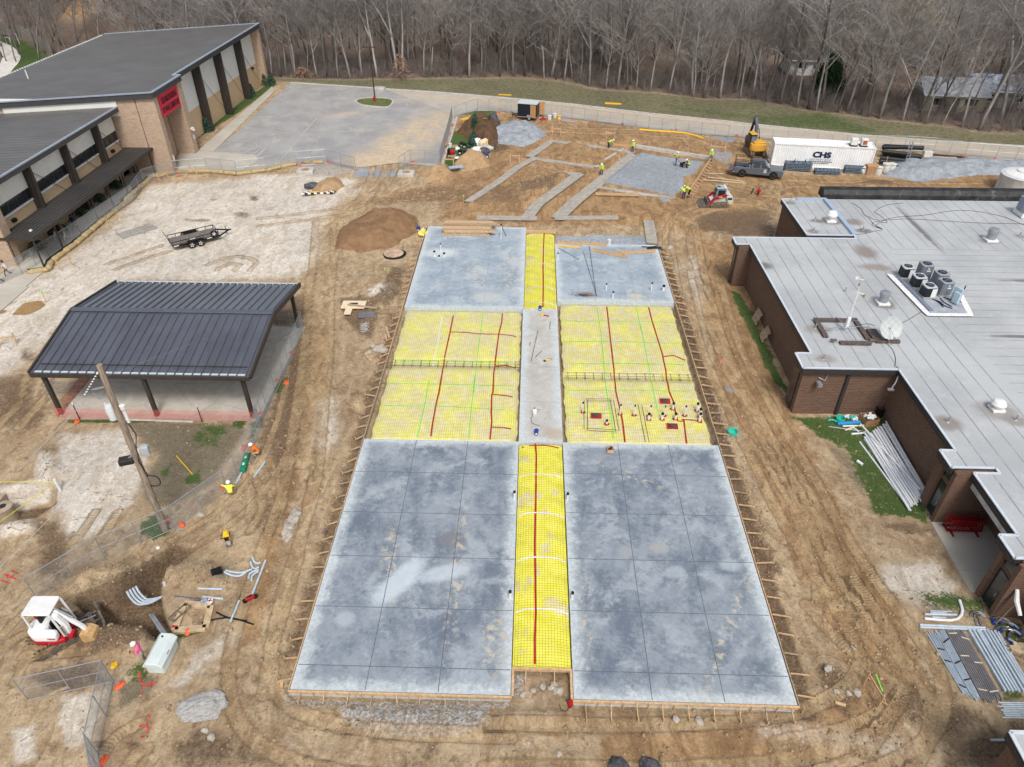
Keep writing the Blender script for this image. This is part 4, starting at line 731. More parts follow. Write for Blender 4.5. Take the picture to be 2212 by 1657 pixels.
MB().bar((-W2,0,zR+.06),(W2,0,zR+.06),.5,.1).build('ridge_cap', M('ridge_metal', S(84,88,98), .35, .1, 3, spec=.5), pav, bevel=.03)
fa = MB()
for x in (-W2-.06,W2+.06): fa.bar((x,yF,zE-.06),(x,0,zR-.06),.14,.36); fa.bar((x,0,zR-.06),(x,yB,zB-.06),.14,.36)
fa.bar((-W2,yF-.05,zE-.18),(W2,yF-.05,zE-.18),.12,.26).bar((-W2,yB+.05,zB-.18),(W2,yB+.05,zB-.18),.12,.26); fa.build('fascia', m_brown, pav)
gt = MB()
for k in range(24):
    x = -W2+.25+(k+.5)*(2*W2-.5)/24; gt.box((x,yF+.12,zE+.045),(.5,.16,.04))
gt.build('snow_guard', M('guard_metal', S(190,200,202), .4, .05), pav); gt = MB().bar((-W2+.1,yB-.15,zB+.12),(W2-.1,yB-.15,zB+.12),.1,.05)
for k in range(26): gt.box((-W2+.3+k*.58,yB-.32,zB+.15),(.1,.16,.14))
gt.build('snow_guard', M('guard_metal', S(190,200,202), .4, .05), pav); MB().bar((-W2+.4,yF+.75,zE+.26),(W2-.3,yF+.75,zE+.26),.05,.05).build('snow_rail', m_brown, pav)
for x in (-7.0,-.05,6.85):
    for y, zt in ((-6.0,3.85),(6.0,4.0)):
        MB().bar((x,y,0),(x,y,zt),.26,.26).box((x,y,.02),(.45,.45,.04)).build('post', m_brown, pav, bevel=.02)
    MB().bar((x,-6,zE-.22),(x,0,zR-.3),.2,.3).bar((x,0,zR-.3),(x,6,zB-.22),.2,.3).build('rafter', m_brown, pav)
MB().bar((-7.3,-6,zE-.3),(7.3,-6,zE-.3),.2,.3).bar((-7.3,6,zB-.3),(7.3,6,zB-.3),.2,.3).build('eave_beam', m_brown, pav)
n = NT('pavilion_floor'); Nn = n.noise(.8, 6, .7, dist=1.); c = n.mix(n.ramp(Nn,.35,.65), S(178,172,160), S(196,190,178)); c = n.mix(n.ramp(n.noise(2.2,6,.75,dist=1.5),.6,.72,0,.6), c, S(120,116,108)); c = n.mix(n.ramp(n.voro(.25,'DISTANCE_TO_EDGE'),0,.006,.6,0), c, S(110,106,98))
tag(MB().prism([(-33.5,38.2),(-19.1,38.3),(-19.1,50.75),(-33.5,50.75)], -.2, .09).build('pavilion_floor', n.done(c, .8), raw=True, smooth=0), kind='structure')

# flat roofed school on the right
rb = thing('flat_roofed_building', 'brown brick flat roofed building with pale grey roof on the right of the site', 'building', (0,0,0))
ZT = 4.05
foot = [(19.9,42.1),(19.0,42.1),(19.0,40.35),(25.35,40.35),(25.35,31.9),(24.45,31.9),(24.45,31.3),(24.7,31.25),(24.7,30.35),(24.45,30.3),(24.45,30.0),(27.6,30.0),(27.6,25.0),(24.55,25.0),(24.55,24.7),(24.8,24.65),(24.8,23.7),(24.55,23.65),(24.55,23.4),(26.1,23.4),(26.1,14.8),(19.6,14.8),(19.6,5),(95,5),(95,70.5),(29.9,70.5),(29.9,69.8),(25.6,69.8),(25.6,61.6),(29.5,61.6),(29.5,60.4),(18.7,60.4),(18.7,59.0),(19.9,59.0)]
MB().prism(foot, -.4, ZT-.03).build('wall', b_brown, rb, raw=False, smooth=0)
n = NT('roof_membrane'); P = n.sep(n.co.outputs['Object']); N1 = n.noise(.18, 5, .6); N2 = n.noise(1.1, 6, .7, dist=.6); N3 = n.noise(12, 3)
c = n.mix(n.ramp(N1,.35,.65), S(164,167,169), S(180,183,184)); c = n.mix(n.ramp(N2,.5,.72,0,.45), c, S(190,194,197)); c = n.mix(n.ramp(n.noise(.6,7,.75,dist=1.2),.6,.74,0,.5), c, S(148,146,146)); c = n.mix(n.ramp(N3,.45,.72,0,.25), c, S(146,150,156))
def seams(coord, pitch, mask):
    f = n.math('FRACT', n.math('DIVIDE', n.math('ADD', coord, n.math('MULTIPLY', N2, .08)), pitch)); d = n.math('ABSOLUTE', n.math('SUBTRACT', f, .5)); return n.math('MULTIPLY', n.math('MULTIPLY', n.ramp(d,.5-.05/pitch,.5-.02/pitch), mask), n.ramp(N2,.35,.6,.2,.75))
east = n.ramp(P[0], 31.9, 32.0); south = n.ramp(P[1], 58.9, 59.0, 1, 0)
rot = n.math('MULTIPLY', east, south)
c = n.mix(seams(P[0], 1.15, n.math('SUBTRACT', 1., rot)), c, S(92,92,96)); c = n.mix(seams(P[1], 1.05, rot), c, S(112,110,110))
for cx, cy, rx, ry, col, k in [(27.6,49.,.9,.7,S(120,112,104),.9),(21.3,45.2,.9,.6,S(140,134,128),.8),(19.9,55.2,.7,.6,S(110,104,98),.9),(20.6,41.3,.8,.5,S(146,138,130),.8),(28.6,64.5,1.,.6,S(118,112,106),.8),(27.4,64.7,.7,.4,S(120,110,100),.8),(26.3,62.3,.5,.4,S(120,114,108),.8),(26,69,.5,.4,S(120,114,108),.8),(29.6,58.2,.9,1.3,S(126,116,108),.8),(29.4,55.2,1.3,.6,S(140,130,120),.8),(31.,62.6,.7,.5,S(90,86,84),.8),(41.6,60.7,.9,.6,S(120,114,108),.8),(43,62.5,.6,.4,S(126,118,112),.7),(45,61.8,.5,.4,S(126,118,112),.7),(29.6,35.8,1.2,.9,S(140,136,132),.8),(25.9,34.5,.8,.7,S(132,124,116),.85),(30.3,34.8,.7,.5,S(140,132,126),.8),(30.8,64.6,.8,.8,S(126,116,108),.8),(36.4,63.5,.25,4.5,S(96,90,88),.8),(41,53.2,2.2,.25,S(104,102,102),.8),(36,44.6,2.4,.2,S(100,98,98),.85)]:
    c = n.mix(n.math('MULTIPLY', n.blob(cx,cy,rx,ry,0,.5,N2,1.2), k), c, col)
m_rb = n.done(c, .8, n.bump(N3, .004, .5))
def inset(p): return p
roofp = [(19.85,41.9),(18.75,41.9),(18.75,40.1),(25.2,40.1),(25.2,31.9),(24.3,31.9),(24.3,30.45),(26.8,30.45),(26.8,30.0),(25.35,30.0),(25.35,25.4),(24.4,25.4),(24.4,23.9),(26.0,23.9),(26.0,15.0),(19.5,15.0),(19.5,5),(95,5),(95,71.),(29.8,71.),(29.8,69.95),(25.45,69.95),(25.45,61.45),(29.7,61.45),(29.7,60.75),(18.5,60.75),(18.5,59.3),(19.7,59.3)]
MB().prism(roofp, ZT-.28, ZT+.05).build('roof', m_rb, rb, smooth=0)
fa = MB(); tr_ = MB(); m_coping = M('coping_metal', S(198,206,214), .4, .08, 3)
for i, (a, b) in enumerate(zip(roofp, roofp[1:]+roofp[:1])):
    if 16 <= i <= 18: continue
    a3, b3 = Vector((*a,ZT-.2)), Vector((*b,ZT-.2)); fa.bar(a3, b3, .14, .36); tr_.bar(a3+Vector((0,0,.3)), b3+Vector((0,0,.3)), .15, .06)
fa.build('fascia', M('bronze_fascia', S(58,54,54), .5, .1), rb); tr_.build('coping', m_coping, rb)
MB().box((25.62,27.7,ZT-.55),(.1,4.6,1.0)).build('porch_fascia', M('porch_white', S(196,202,206), .5, .1, 3, dirt=S(160,166,170)), rb)
MB().box((25.9,27.7,ZT-.9),(.6,4.5,.06)).build('porch_soffit', m_conc, rb)
m_bf = M('blue_flashing', S(160,178,198), .4, .08); MB().bar((29.75,69.7,ZT+.15),(29.75,61.5,ZT+.15),.4,.25).build('raised_flashing', m_bf, rb); MB().bar((26.9,69.9,ZT+.12),(29.9,69.9,ZT+.12),.3,.25).build('raised_flashing', m_bf, rb)
pw = MB().side([(0,0),(1.6,0),(1.5,.85),(.45,.95),(.05,.5)], 0, 66); o = pw.build('parapet', M('black_membrane', S(44,44,46), .5, .5, 1.2, bump=.6, bscale=5, dirt=S(110,110,112), damt=.2), rb, bevel=.1); o.location = (95.6,70.1,ZT+.02); o.rotation_euler = (0,0,PI/2)
MB().add([(53.6,69.9,ZT+.06),(54.3,69.9,ZT+.06),(54.4,70.9,ZT+1.0),(53.5,70.9,ZT+1.0)],[(0,1,2,3)]).build('scupper_flashing', m_coping, rb, raw=True)
for (x, y, sx, sy) in ((24.72,30.8,.08,.85),(24.82,24.2,.08,.9)):
    d = MB().box((x-.05,y,1.25),(sx,sy,2.5)).build('door', m_glass, rb); MB().box((x-.09,y-.2,1.1),(.05,.05,.25)).build('handle', m_galv, d)
    MB().box((x-.04,y,3.3),(.08,sy,.8)).build('transom_window', m_glass, rb)
MB().box((18.98,41.2,2.),(.1,.7,3.9)).build('dark_slot', m_glass, rb); MB().box((18.68,59.7,2.),(.08,.5,3.9)).build('dark_slot', m_glass, rb)  # dark strips stand in for the shade of the recesses at the piers
ds = MB().box((22.1,40.27,1.95),(.22,.14,3.9)).box((22.1,40.2,3.8),(.4,.24,.3)); ds.build('downspout', M('bronze_fascia', S(58,54,54)), rb)
MB().box((22.4,62.0,3.5),(.15,.15,.9)).box((22.5,61.3,3.7),(.2,.2,.6)).build('downspout', M('bronze_fascia', S(58,54,54)), rb)
ll = MB().box((20.1,39.95,2.9),(.3,.5,.22)); ll.tube([(20.1,40.3,3.2),(20.5,40.1,3.1),(20.6,40.2,3.5)], .03, 5); ll.build('wall_lamp', m_galv, rb)
MB().tube([(25.2,40.4,4.2),(25.3,40.0,4.0),(24.9,39.4,3.5),(24.6,39.1,3.3)], .05, 6).box((24.5,39.0,3.25),(.4,.18,.12)).build('wall_lamp', m_galv, rb)
def cable(pts, r=.02, z=ZT+.07): MB().tube([(p[0],p[1],z) for p in smooth_line(pts, 5)], r, 4).build('roof_cable', m_black, rb)
for pts in [[(830,130),(900,180),(920,220),(960,250),(1000,300),(1070,340)],[(1070,345),(990,310),(1020,280),(1110,290),(1050,230),(1010,200),(1100,150),(1240,130)],[(840,385),(920,380),(1000,360),(1070,350)],[(1070,340),(1020,310),(1150,250),(1400,230),(1700,190),(2000,230),(2212,310)],[(1200,1110),(1280,1070),(1380,1010),(1420,990)],[(1090,1250),(1150,1310),(1175,1380),(1170,1450)],[(960,240),(1040,270),(1300,260),(1800,290),(2212,300)],[(880,1110),(960,1105),(1010,1120)]]: cable([tuple(K(13,*p,ZT)[:2]) for p in pts])
porch = MB().prism([(24.35,30.0),(24.3,24.95),(27.6,24.95),(27.6,30.0)], -.2, .07); tag(porch.build('porch_floor', m_walk, smooth=0), kind='structure')
MB()
# rooftop plant
def rooftop(name, label, cat, x, y, group=None): return thing(name, label, cat, (x,y,ZT+.05), 0, group)
cu = thing('rooftop_curb', 'low raised roof platform edged with white sealant under the condenser units', 'platform', (0,0,ZT+.05))
q = [tuple(K(13,*p,ZT)[:2]) for p in ((1150,700),(1430,1030),(1740,1035),(1560,640))]
MB().prism([(30.0,53.6),(30.4,47.4),(33.4,47.5),(34.6,54.2)], -.02, .12).build('deck', M('grey_deck', S(160,166,174), .8, .15, 2), cu)
ws = MB(); ws.ribbon([(29.9,53.8),(30.3,47.3),(33.5,47.35),(34.2,50.5)], .42, lambda x,y: .132, step=.3); ws.build('sealant', M('white_sealant', S(232,234,236), .7, .2, 5), cu, raw=True)
MB().bar((30.45,53.4,.16),(30.75,47.8,.16),.34,.08).build('flashing', M('slate_flashing', S(124,134,150), .5, .1), cu)
def condenser(big):
    t = rooftop('condenser_unit', '', 'condenser', 0, 0); s_, h = (.95,1.05) if big else (.9,.8)
    body = MB(); rr = [(-s_/2+.1,-s_/2),(s_/2-.1,-s_/2),(s_/2,-s_/2+.1),(s_/2,s_/2-.1),(s_/2-.1,s_/2),(-s_/2+.1,s_/2),(-s_/2,s_/2-.1),(-s_/2,-s_/2+.1)]
    body.prism(rr, .14, h+.1); body.build('body', ribbed('condenser_grey', S(126,134,142), S(138,146,154), .08, 0, .5) if big else M('condenser_black', S(36,40,44), .5, .2, 6), t)
    if not big: MB().box((s_/2-.2,-s_/2-.012,h/2+.1),(.4,.03,h-.1)).box((s_/2+.012,-.1,h/2+.1),(.03,s_*.7,h-.1)).build('side_panel', m_white, t)
    MB().prism([(p[0]*1.03,p[1]*1.03) for p in rr], h+.1, h+.2).build('lid', M('condenser_lid', S(186,192,196), .5, .08) if not big else M('condenser_lid_grey', S(150,156,162), .5, .08), t, bevel=.03)
    g = MB().lathe([(s_*.37,h+.2),(s_*.37,h+.215),(s_*.05,h+.22)],20); fan = g.build('fan_grille', M('fan_dark', S(40,44,50), .5, .3, 9), t); gr = MB()
    for k in range(4): gr.bar((0,0,h+.235),(s_*.36*math.cos(k*1.57+.4),s_*.36*math.sin(k*1.57+.4),h+.235),.1,.012)
    gr.lathe([(.1,h+.225),(.1,h+.25)],10); gr.build('fan_blades', M('fan_grey', S(92,98,106), .5, .2), fan)
    if big: MB().box((.05,-s_/2-.02,h*.75),(.3,.03,.1)).box((0,-s_/2-.02,h*.95),(.1,.03,.12)).build('badge', m_white, t)
    MB().box((0,0,.1),(s_*1.05,s_*1.05,.08)).build('pad', m_conc, t); return t
cs, cbg = condenser(False), condenser(True)
for i, ((x,y), lb) in enumerate(zip([(31.0,53.4),(31.25,51.75),(31.35,50.2)], ['black sided condenser unit farthest back in the left row on the roof','black sided condenser unit in the middle of the left row on the roof','black sided condenser unit nearest the camera in the left row on the roof'])):
    o = cs if i == 0 else dup(cs, (0,0,0)); place(o, (x,y,ZT+.15), .05*i); tag(o, lb, 'condenser', 'condenser units on the flat roof')
for i, ((x,y), lb) in enumerate(zip([(32.45,53.4),(33.0,51.9),(32.75,50.55)], ['tall grey condenser unit farthest back in the right row on the roof','tall grey condenser unit half hidden in the middle of the right row','tall grey condenser unit nearest the camera in the right row on the roof'])):
    o = cbg if i == 0 else dup(cbg, (0,0,0)); place(o, (x,y,ZT+.15), .06*i); tag(o, lb, 'condenser', 'condenser units on the flat roof')
t = thing('electrical_rack', 'blue grey switch cabinets on a post frame beside the condensers', 'switch box', (33.1,49.25,ZT+.15), .5); MB().box((0,0,.75),(.18,.7,1.1)).box((-.25,-.2,.6),(.2,.5,.9)).build('cabinet', M('pale_blue_metal', S(176,196,208), .4, .1), t, bevel=.02); MB().bar((.5,-.1,0),(.5,-.1,1.4),.06,.06).bar((.5,-.3,.02),(.5,.3,.02),.06,.06).bar((.1,.3,0),(.1,.3,1.3),.06,.06).build('post', m_black, t)
cb = MB()
for pts in [[(31.6,49.6),(32,49.2),(32.1,48.6),(32.5,48.2)],[(32.3,49.8),(32.3,49.1),(32.6,48.5)],[(31.8,49.5),(31.9,48.9),(31.9,48.4)],[(32.6,49.9),(33.,49.6)]]: cb.tube([(p[0],p[1],ZT+.22) for p in smooth_line(pts)], .035, 5)
tag(cb.build('refrigerant_lines', m_black), 'tangle of black refrigerant lines on the roof in front of the condensers', 'pipe')
# weather mast, dish, vents
ms = thing('weather_mast', 'white weather station mast standing in a timber ballast frame on the roof', 'weather mast', (23.25,44.95,ZT+.05))
MB().lathe([(.05,.2),(.05,3.4)],8).build('pole', m_white, ms); MB().box((0,0,.75),(.24,.24,.9)).build('equipment_box', m_white, ms, bevel=.03)
a = MB().bar((-.15,0,3.3),(.55,.1,3.05),.06,.06).tube([(0,0,3.4),(-.1,0,3.9),(-.05,0,4.3)], .035, 6).bar((-.35,0,4.35),(.15,0,4.25),.05,.05).box((-.4,0,4.4),(.2,.03,.22)); a.build('sensor_arm', m_white, ms)
MB().lathe([(.1,2.85),(.1,3.05)],8,(.55,.1,0)).lathe([(.06,3.8),(.06,4.0)],8,(-.08,0,0)).build('sensor', M('brass_sensor', S(150,130,90), .4), ms)
tr_ = MB()
for k in range(4): an = k*PI/2+.12; tr_.bar((0,0,.45),(1.7*math.cos(an),1.6*math.sin(an),.25),.05,.05)
tr_.build('strut', m_galv, ms)
fr = MB(); m_bal = M('ballast_timber', S(96,86,82), .8, .25, 4)
for (a, b, c_, d_) in ((-.5,1.35,2.2,.34),(.1,-1.75,2.2,.34)): fr.box((a,b,.1),(c_,d_,.2))
for (a, b, c_, d_) in ((-1.75,.1,.34,2.2),(1.2,.0,.34,2.4)): fr.box((a,b,.1),(c_,d_,.2))
fr.build('ballast_frame', m_bal, ms); fr = MB()
for (a, b) in ((-1.75,1.3),(1.1,1.35),(1.4,-1.5),(-1.4,-1.6)): fr.box((a,b,.24),(.4,.25,.08))
fr.build('ballast_block', m_steel, ms)
di = thing('satellite_dish', 'round mesh dish antenna on a ballast sled beside the weather mast', 'dish', (25.75,43.75,ZT+.05))
prof = [(.02,.26)]+[(1.0*k/8, .26-.24*(1-(k/8)**2)) for k in range(1,9)]
d = MB(); nn_ = 24
d.add([(r*math.cos(2*PI*j/nn_), r*math.sin(2*PI*j/nn_), z) for r, z in prof for j in range(nn_)], [(i*nn_+j,i*nn_+(j+1)%nn_,(i+1)*nn_+(j+1)%nn_,(i+1)*nn_+j) for i in range(len(prof)-1) for j in range(nn_)])
n = NT('dish_mesh'); N = n.t.nodes.new('ShaderNodeTexChecker'); N.inputs['Scale'].default_value = 3.3; n.t.links.new(n.co.outputs['Object'], N.inputs[0]); dm = n.done(n.mix(n.noise(2,4), n.mix(N.outputs['Fac'], S(160,166,166), S(180,186,185)), S(190,196,195)), .5)
o = d.build('reflector', dm, di, raw=True, smooth=60); o.location = (0,.1,1.05); o.rotation_euler = (R(62),0,R(8)); o.scale = (.85,.85,.85)
MB().tube([(0,.2,.1),(0,.2,1.)], .05, 6).tube([(0,0,1.05),(.1,-.75,.7)], .02, 4).box((.1,-.75,.7),(.12,.12,.12)).tube([(-.2,-.5,.5),(0,-.7,.2),(.3,-.5,.05),(0,-.4,0)], .015, 4).build('feed_arm', m_galv, di); MB().box((0,-.25,.1),(1.7,.3,.22)).box((-.7,.5,.15),(.7,1.3,.28)).build('sled', m_bal, di)
def vent(label, x, y, r, h, kind):
    t = rooftop('roof_vent', label, 'vent', x, y, 'vents on the flat roof')
    MB().box((0,0,.1),(r*2.6,r*2.6,.2)).build('curb', m_white, t, bevel=.04)
    MB().lathe([(r,.2),(r,h*.7),(r*1.15,h*.72),(r*1.15,h),(r*.9,h*1.05)] if kind == 0 else [(r*.8,.2),(r*.8,h*.5),(r*1.4,h*.55),(r*1.5,h*.7),(r*1.1,h),(r*.3,h*1.1)], 14).build('hood', m_galv if kind == 0 else m_white, t)
vent('silver drum vent on the roof between the mast and the condensers', 27.55,49.1,.35,1.0,0); vent('white round vent on the corner roof beside the blue flashing', 28.6,64.6,.34,1.,1); vent('silver drum vent far back on the roof', 41.75,60.8,.4,1.1,0); vent('white domed vent low on the right roof edge', 29.6,35.9,.3,.7,1)
for i, (x, y) in enumerate([(30.3,34.9),(26.0,34.6),(20.5,41.25),(26.0,69.0),(26.3,62.35),(27.2,64.8),(43.,62.6),(45.,61.9),(31.,62.7),(25.3,50.9),(21.2,45.3)]):
    t = rooftop('vent_stub', 'small capped vent pipe poking out of a dark stain on the roof', 'vent pipe', x, y, 'small vent pipes on the flat roof'); MB().lathe([(.14,0),(.05,.06),(.045,.3),(.07,.32),(.06,.38)],8).build('pipe', m_galv, t)
t = rooftop('air_handler', 'big grey air handling unit at the right edge of the roof', 'air handler', 48.0,66.6); MB().box((.4,0,.25),(2.4,1.6,.4)).build('curb', m_white, t); MB().box((.4,0,1.1),(2.2,1.4,1.3)).box((.4,-.72,1.2),(2.3,.1,.12)).build('housing', M('unit_grey', S(140,150,164), .5, .1), t, bevel=.03); MB().box((-.6,-.5,.9),(.3,.5,.8)).build('duct', m_galv, t)
t = thing('storage_tank', 'round white tank with a domed lid behind the flat roofed building', 'tank', (58.1,83.5,0)); MB().lathe([(2.5,-.3),(2.5,1.9),(2.55,2.0),(2.3,2.15)],28).build('shell', M('tank_white', S(206,210,210), .6, .15, 1.2), t); MB().lathe([(2.2,2.12),(1.0,2.35),(.95,2.5),(.1,2.55)],24).build('lid', m_white, t); MB().bar((-2.7,-.7,0),(-2.3,-.6,2),.12,.12).bar((-3.2,0,0),(-2.4,0,1.2),.1,.1).build('leg', m_galv, t)
# ------------------------------------------------------------------ woods
def bark(name, a, b, rnd=.5):
    n = NT(name); oi = n.t.nodes.new('ShaderNodeObjectInfo'); N = n.noise(1.2, 5, .7, vec=n.scale(n.co.outputs['Object'],(3,3,.6)))
    c = n.mix(n.ramp(N,.3,.7), a, b); r_ = n.math('ADD', n.math('MULTIPLY', oi.outputs['Random'], rnd), 1-rnd/2); c = n.mix(1., c, r_, 'MULTIPLY'); return n.done(c, .95, spec=.1)
m_bark = bark('grey_bark', S(132,127,123), S(170,165,160)); m_twig = bark('twigs', S(142,137,133), S(164,159,155), .35); m_pale = bark('pale_bark', S(172,166,156), S(196,191,182), .15); m_dbark = bark('dark_bark', S(90,84,80), S(114,108,102), .4)  # grey bark and twigs, far wood too, lightened to stand in for thin haze
m_budtwig = bark('budding_twigs', S(160,153,124), S(176,170,138), .2); m_farwood = bark('far_wood_bark', S(112,107,104), S(138,133,129), 0)
def grow_tree(seed, H, r0, nb, nt, ntw, low=.35, spread=1., twr=.014, sides=6, fork=False):
    q = random.Random(seed); T, C = MB(), MB()
    def wob(p, d, L, k, r, r1, w):
        pts = [p]; rr = [r]; d = d.normalized()
        for i in range(k):
            d = (d+Vector((q.gauss(0,w),q.gauss(0,w),q.gauss(0,w*.5)+.03))).normalized(); pts.append(pts[-1]+d*(L/k)); rr.append(r+(r1-r)*(i+1)/k)
        return pts, rr
    stems = [wob(Vector((0,0,-.3)), Vector((q.gauss(0,.05),q.gauss(0,.05),1)), H, 9, r0, r0*.22, .06)]
    if fork:
        P0 = stems[0][0][3]; stems.append(wob(P0, Vector((q.gauss(0,.4),q.gauss(0,.4),1)), H*.62, 6, r0*.6, r0*.15, .07))
    for pts, rr in stems: T.tube(pts, rr, sides)
    for si, (pts, rr) in enumerate(stems):
        k = len(pts)-1
        for b in range(nb if si == 0 else nb//2):
            t = low+(1-low)*((b+q.random())/nb) if si == 0 else .15+.85*q.random(); f = min(t*k, k-.01); i = int(f); p = pts[i].lerp(pts[i+1], f-i); an = q.random()*2*PI; up = .5+.9*q.random()
            d = Vector((math.cos(an),math.sin(an),up)); L = (H*.26*(1.15-.7*t)+.6)*spread*(.6+.8*q.random()); r1 = max(.025, rr[i]*.42)
            bp, br = wob(p, d, L, 4, r1, .018, .16); C.tube(bp, br, 4, caps=False)
            for s in range(nt):
                f2 = .2+.8*(s+q.random())/nt; j = min(int(f2*4), 3); p2 = bp[j].lerp(bp[j+1], f2*4-j if f2*4-j <= 1 else 1); dd = (bp[j+1]-bp[j]).normalized()+Vector((q.gauss(0,.6),q.gauss(0,.6),q.gauss(.2,.4)))
                L2 = L*.42*(.5+.8*q.random()); sp, sr = wob(p2, dd, L2, 2, .022, .012, .2); C.tube(sp, sr, 3, caps=False)
                for w in range(ntw):
                    p3 = sp[0].lerp(sp[-1], .25+.75*(w+q.random())/ntw); d3 = (sp[-1]-sp[0]).normalized()+Vector((q.gauss(0,.55),q.gauss(0,.55),q.gauss(.15,.4))); L3 = .35+.75*q.random()
                    C.tube([p3, p3+d3.normalized()*L3], [twr, twr*.6], 3, caps=False)
    return T, C
TREES = []
for i in range(9):
    T_, C_ = grow_tree(40+i, [17,15,19,14,18,16,12,20,15][i], [.2,.16,.24,.14,.22,.18,.12,.26,.17][i], [20,18,22,16,20,22,18,22,20][i], 7, 6, [.4,.35,.5,.3,.45,.28,.2,.5,.25][i], [1,.9,1.1,.9,1.,1.3,1.1,1.1,1.4][i], fork=i in (0,2,5,8))
    TREES.append((T_.mesh('trunk', raw=True, smooth=180), C_.mesh('crown', raw=True, smooth=180)))
for t, c in TREES: t.materials.append(m_bark); c.materials.append(m_twig)
def tree(i, p, rz, sc, label, group, trunk_m=None, crown_m=None, lean=(0,0)):
    t = thing('bare_tree', label, 'tree', p, rz, group); t.scale = (sc,sc,sc); t.rotation_euler = (lean[0],lean[1],rz)
    for nm, me, m_ in (('trunk',TREES[i][0],trunk_m),('crown',TREES[i][1],crown_m)):
        o = bpy.data.objects.new(nm, me); COL.objects.link(o); o.parent = t
        if m_: o.material_slots[0].link = 'OBJECT'; o.material_slots[0].material = m_
    return t
HOUSE_SPOTS = [(64.5,123,7),(76,126,8),(48,143,7),(58,118,4)]
def inforest(x, y, s=0.): return pmask(np.array([x]), np.array([y]), FOREST, .01)[0] > .5
q = random.Random(11); spots = []; edge = []
for a, b in zip(TREE_EDGE[1:-1], TREE_EDGE[2:]):
    L = (Vector(b)-Vector(a)).length; k = int(L/1.9)
    for i in range(k): p = Vector(a).lerp(Vector(b), (i+q.random())/k); edge.append((p.x+q.gauss(0,.4), p.y+abs(q.gauss(0,.8))+.3))
def vis(x, y): # inside the wedge the camera looks into (with a margin for a step to the side)
    xx = x+y*math.tan(YAW); return abs(xx) < y*.78+8
cand = [e for e in edge if vis(*e)]
while len(cand) < 1500:
    x, y = q.uniform(-125,150), q.uniform(92,215)
    if inforest(x,y) and vis(x,y) and not any((x-hx)**2+(y-hy)**2 < hr*hr for hx,hy,hr in HOUSE_SPOTS): cand.append((x,y))
cand.sort(key=lambda p: math.hypot(p[0]*.8,p[1])-(8 if p in edge else 0)); keep = []; far = []
for p in cand:
    md = 1.3 if p[1] < 150 else 2.
    if all(abs(p[0]-k_[0]) > md or abs(p[1]-k_[1]) > md or (p[0]-k_[0])**2+(p[1]-k_[1])**2 > md*md for k_ in keep+far[-200:]): (keep if len(keep) < 285 else far).append(p)
WOODS = 'bare trees of the woods behind the road'
for j, (x, y) in enumerate(keep):
    i = q.randrange(9); kind = q.random(); tm_ = None
    if kind < .04: tm_ = m_pale; lb = 'bare woodland tree with a strikingly pale whitish trunk'; g = 'pale trunked trees of the woods'
    elif kind < .3: tm_ = m_dbark; lb = 'bare woodland tree with a dark brown trunk'; g = 'dark trunked trees of the woods'
    else: lb = 'bare leafless grey trunked tree in the woods behind the road'; g = WOODS
    tree(i, on((x,y),0), q.random()*6.28, q.uniform(.75,1.15), lb, g, tm_, None, (q.gauss(0,.05),q.gauss(0,.05)))
tree(8, on(K(3,880,790)), 1., 1.25, 'broad spreading tree with yellowish budding twigs right of the evergreen', None, None, m_budtwig)
tree(5, on(K(3,1130,760)), 2., 1.05, 'smaller yellowish budding tree beside the broad budding tree', None, None, m_budtwig)
tree(7, on(K(3,2010,1010)), 2., 1.15, 'thick grey tree leaning to the right at the edge of the woods', None, None, None, (0,.22))
tree(2, on(K(0,1045,262)+Vector((-12,18,0))), .5, 1., 'single white trunked dead tree behind the school hall roof', None, m_pale, m_pale, (0,-.05))
# far wood: everything deeper, one mass
def merge(meshes, places, name, mat):
    V, F, off = [], [], 0; cache = []
    for me in meshes:
        v = np.empty(len(me.vertices)*3); me.vertices.foreach_get('co', v); cache.append((v.reshape(-1,3), [tuple(p.vertices) for p in me.polygons]))
    VV = []; LI = []; LT = []
    arr = []
    for v, f in cache: arr.append((v, np.array([i for q_ in f for i in q_], np.int32), np.array([len(q_) for q_ in f], np.int32)))
    for (k, x, y, z, rz, s) in places:
        v, li, lt = arr[k]; c, s_ = math.cos(rz), math.sin(rz); w = v @ np.array([[c,s_,0],[-s_,c,0],[0,0,1]])*s+np.array([x,y,z]); VV.append(w); LI.append(li+off); LT.append(lt); off += len(v)
    V = np.concatenate(VV); LI = np.concatenate(LI); LT = np.concatenate(LT); me = bpy.data.meshes.new(name)
    me.vertices.add(len(V)); me.vertices.foreach_set('co', V.ravel()); me.loops.add(len(LI)); me.loops.foreach_set('vertex_index', LI); me.polygons.add(len(LT)); me.polygons.foreach_set('loop_start', np.concatenate([[0],np.cumsum(LT)[:-1]]).astype(np.int32)); me.update(calc_edges=True); me.materials.append(mat)
    o = bpy.data.objects.new(name, me); COL.objects.link(o); return o
lowt = []
for i in range(4):
    T_, C_ = grow_tree(90+i, 14+2*i, .17, 15, 5, 4, .3, 1.15, .022, 4); T_.add(C_.v, C_.f); lowt.append(T_.mesh('low', raw=True, smooth=0))
fz = ground_height([p[0] for p in far], [p[1] for p in far])
tag(merge(lowt, [(q.randrange(4), x, y, z, q.random()*6.28, q.uniform(.75,1.1)) for (x, y), z in zip(far, fz)], 'far_wood', m_farwood), 'deep mass of bare grey trees filling the woods behind the front trunks', 'woods', kind='stuff')
bush = []
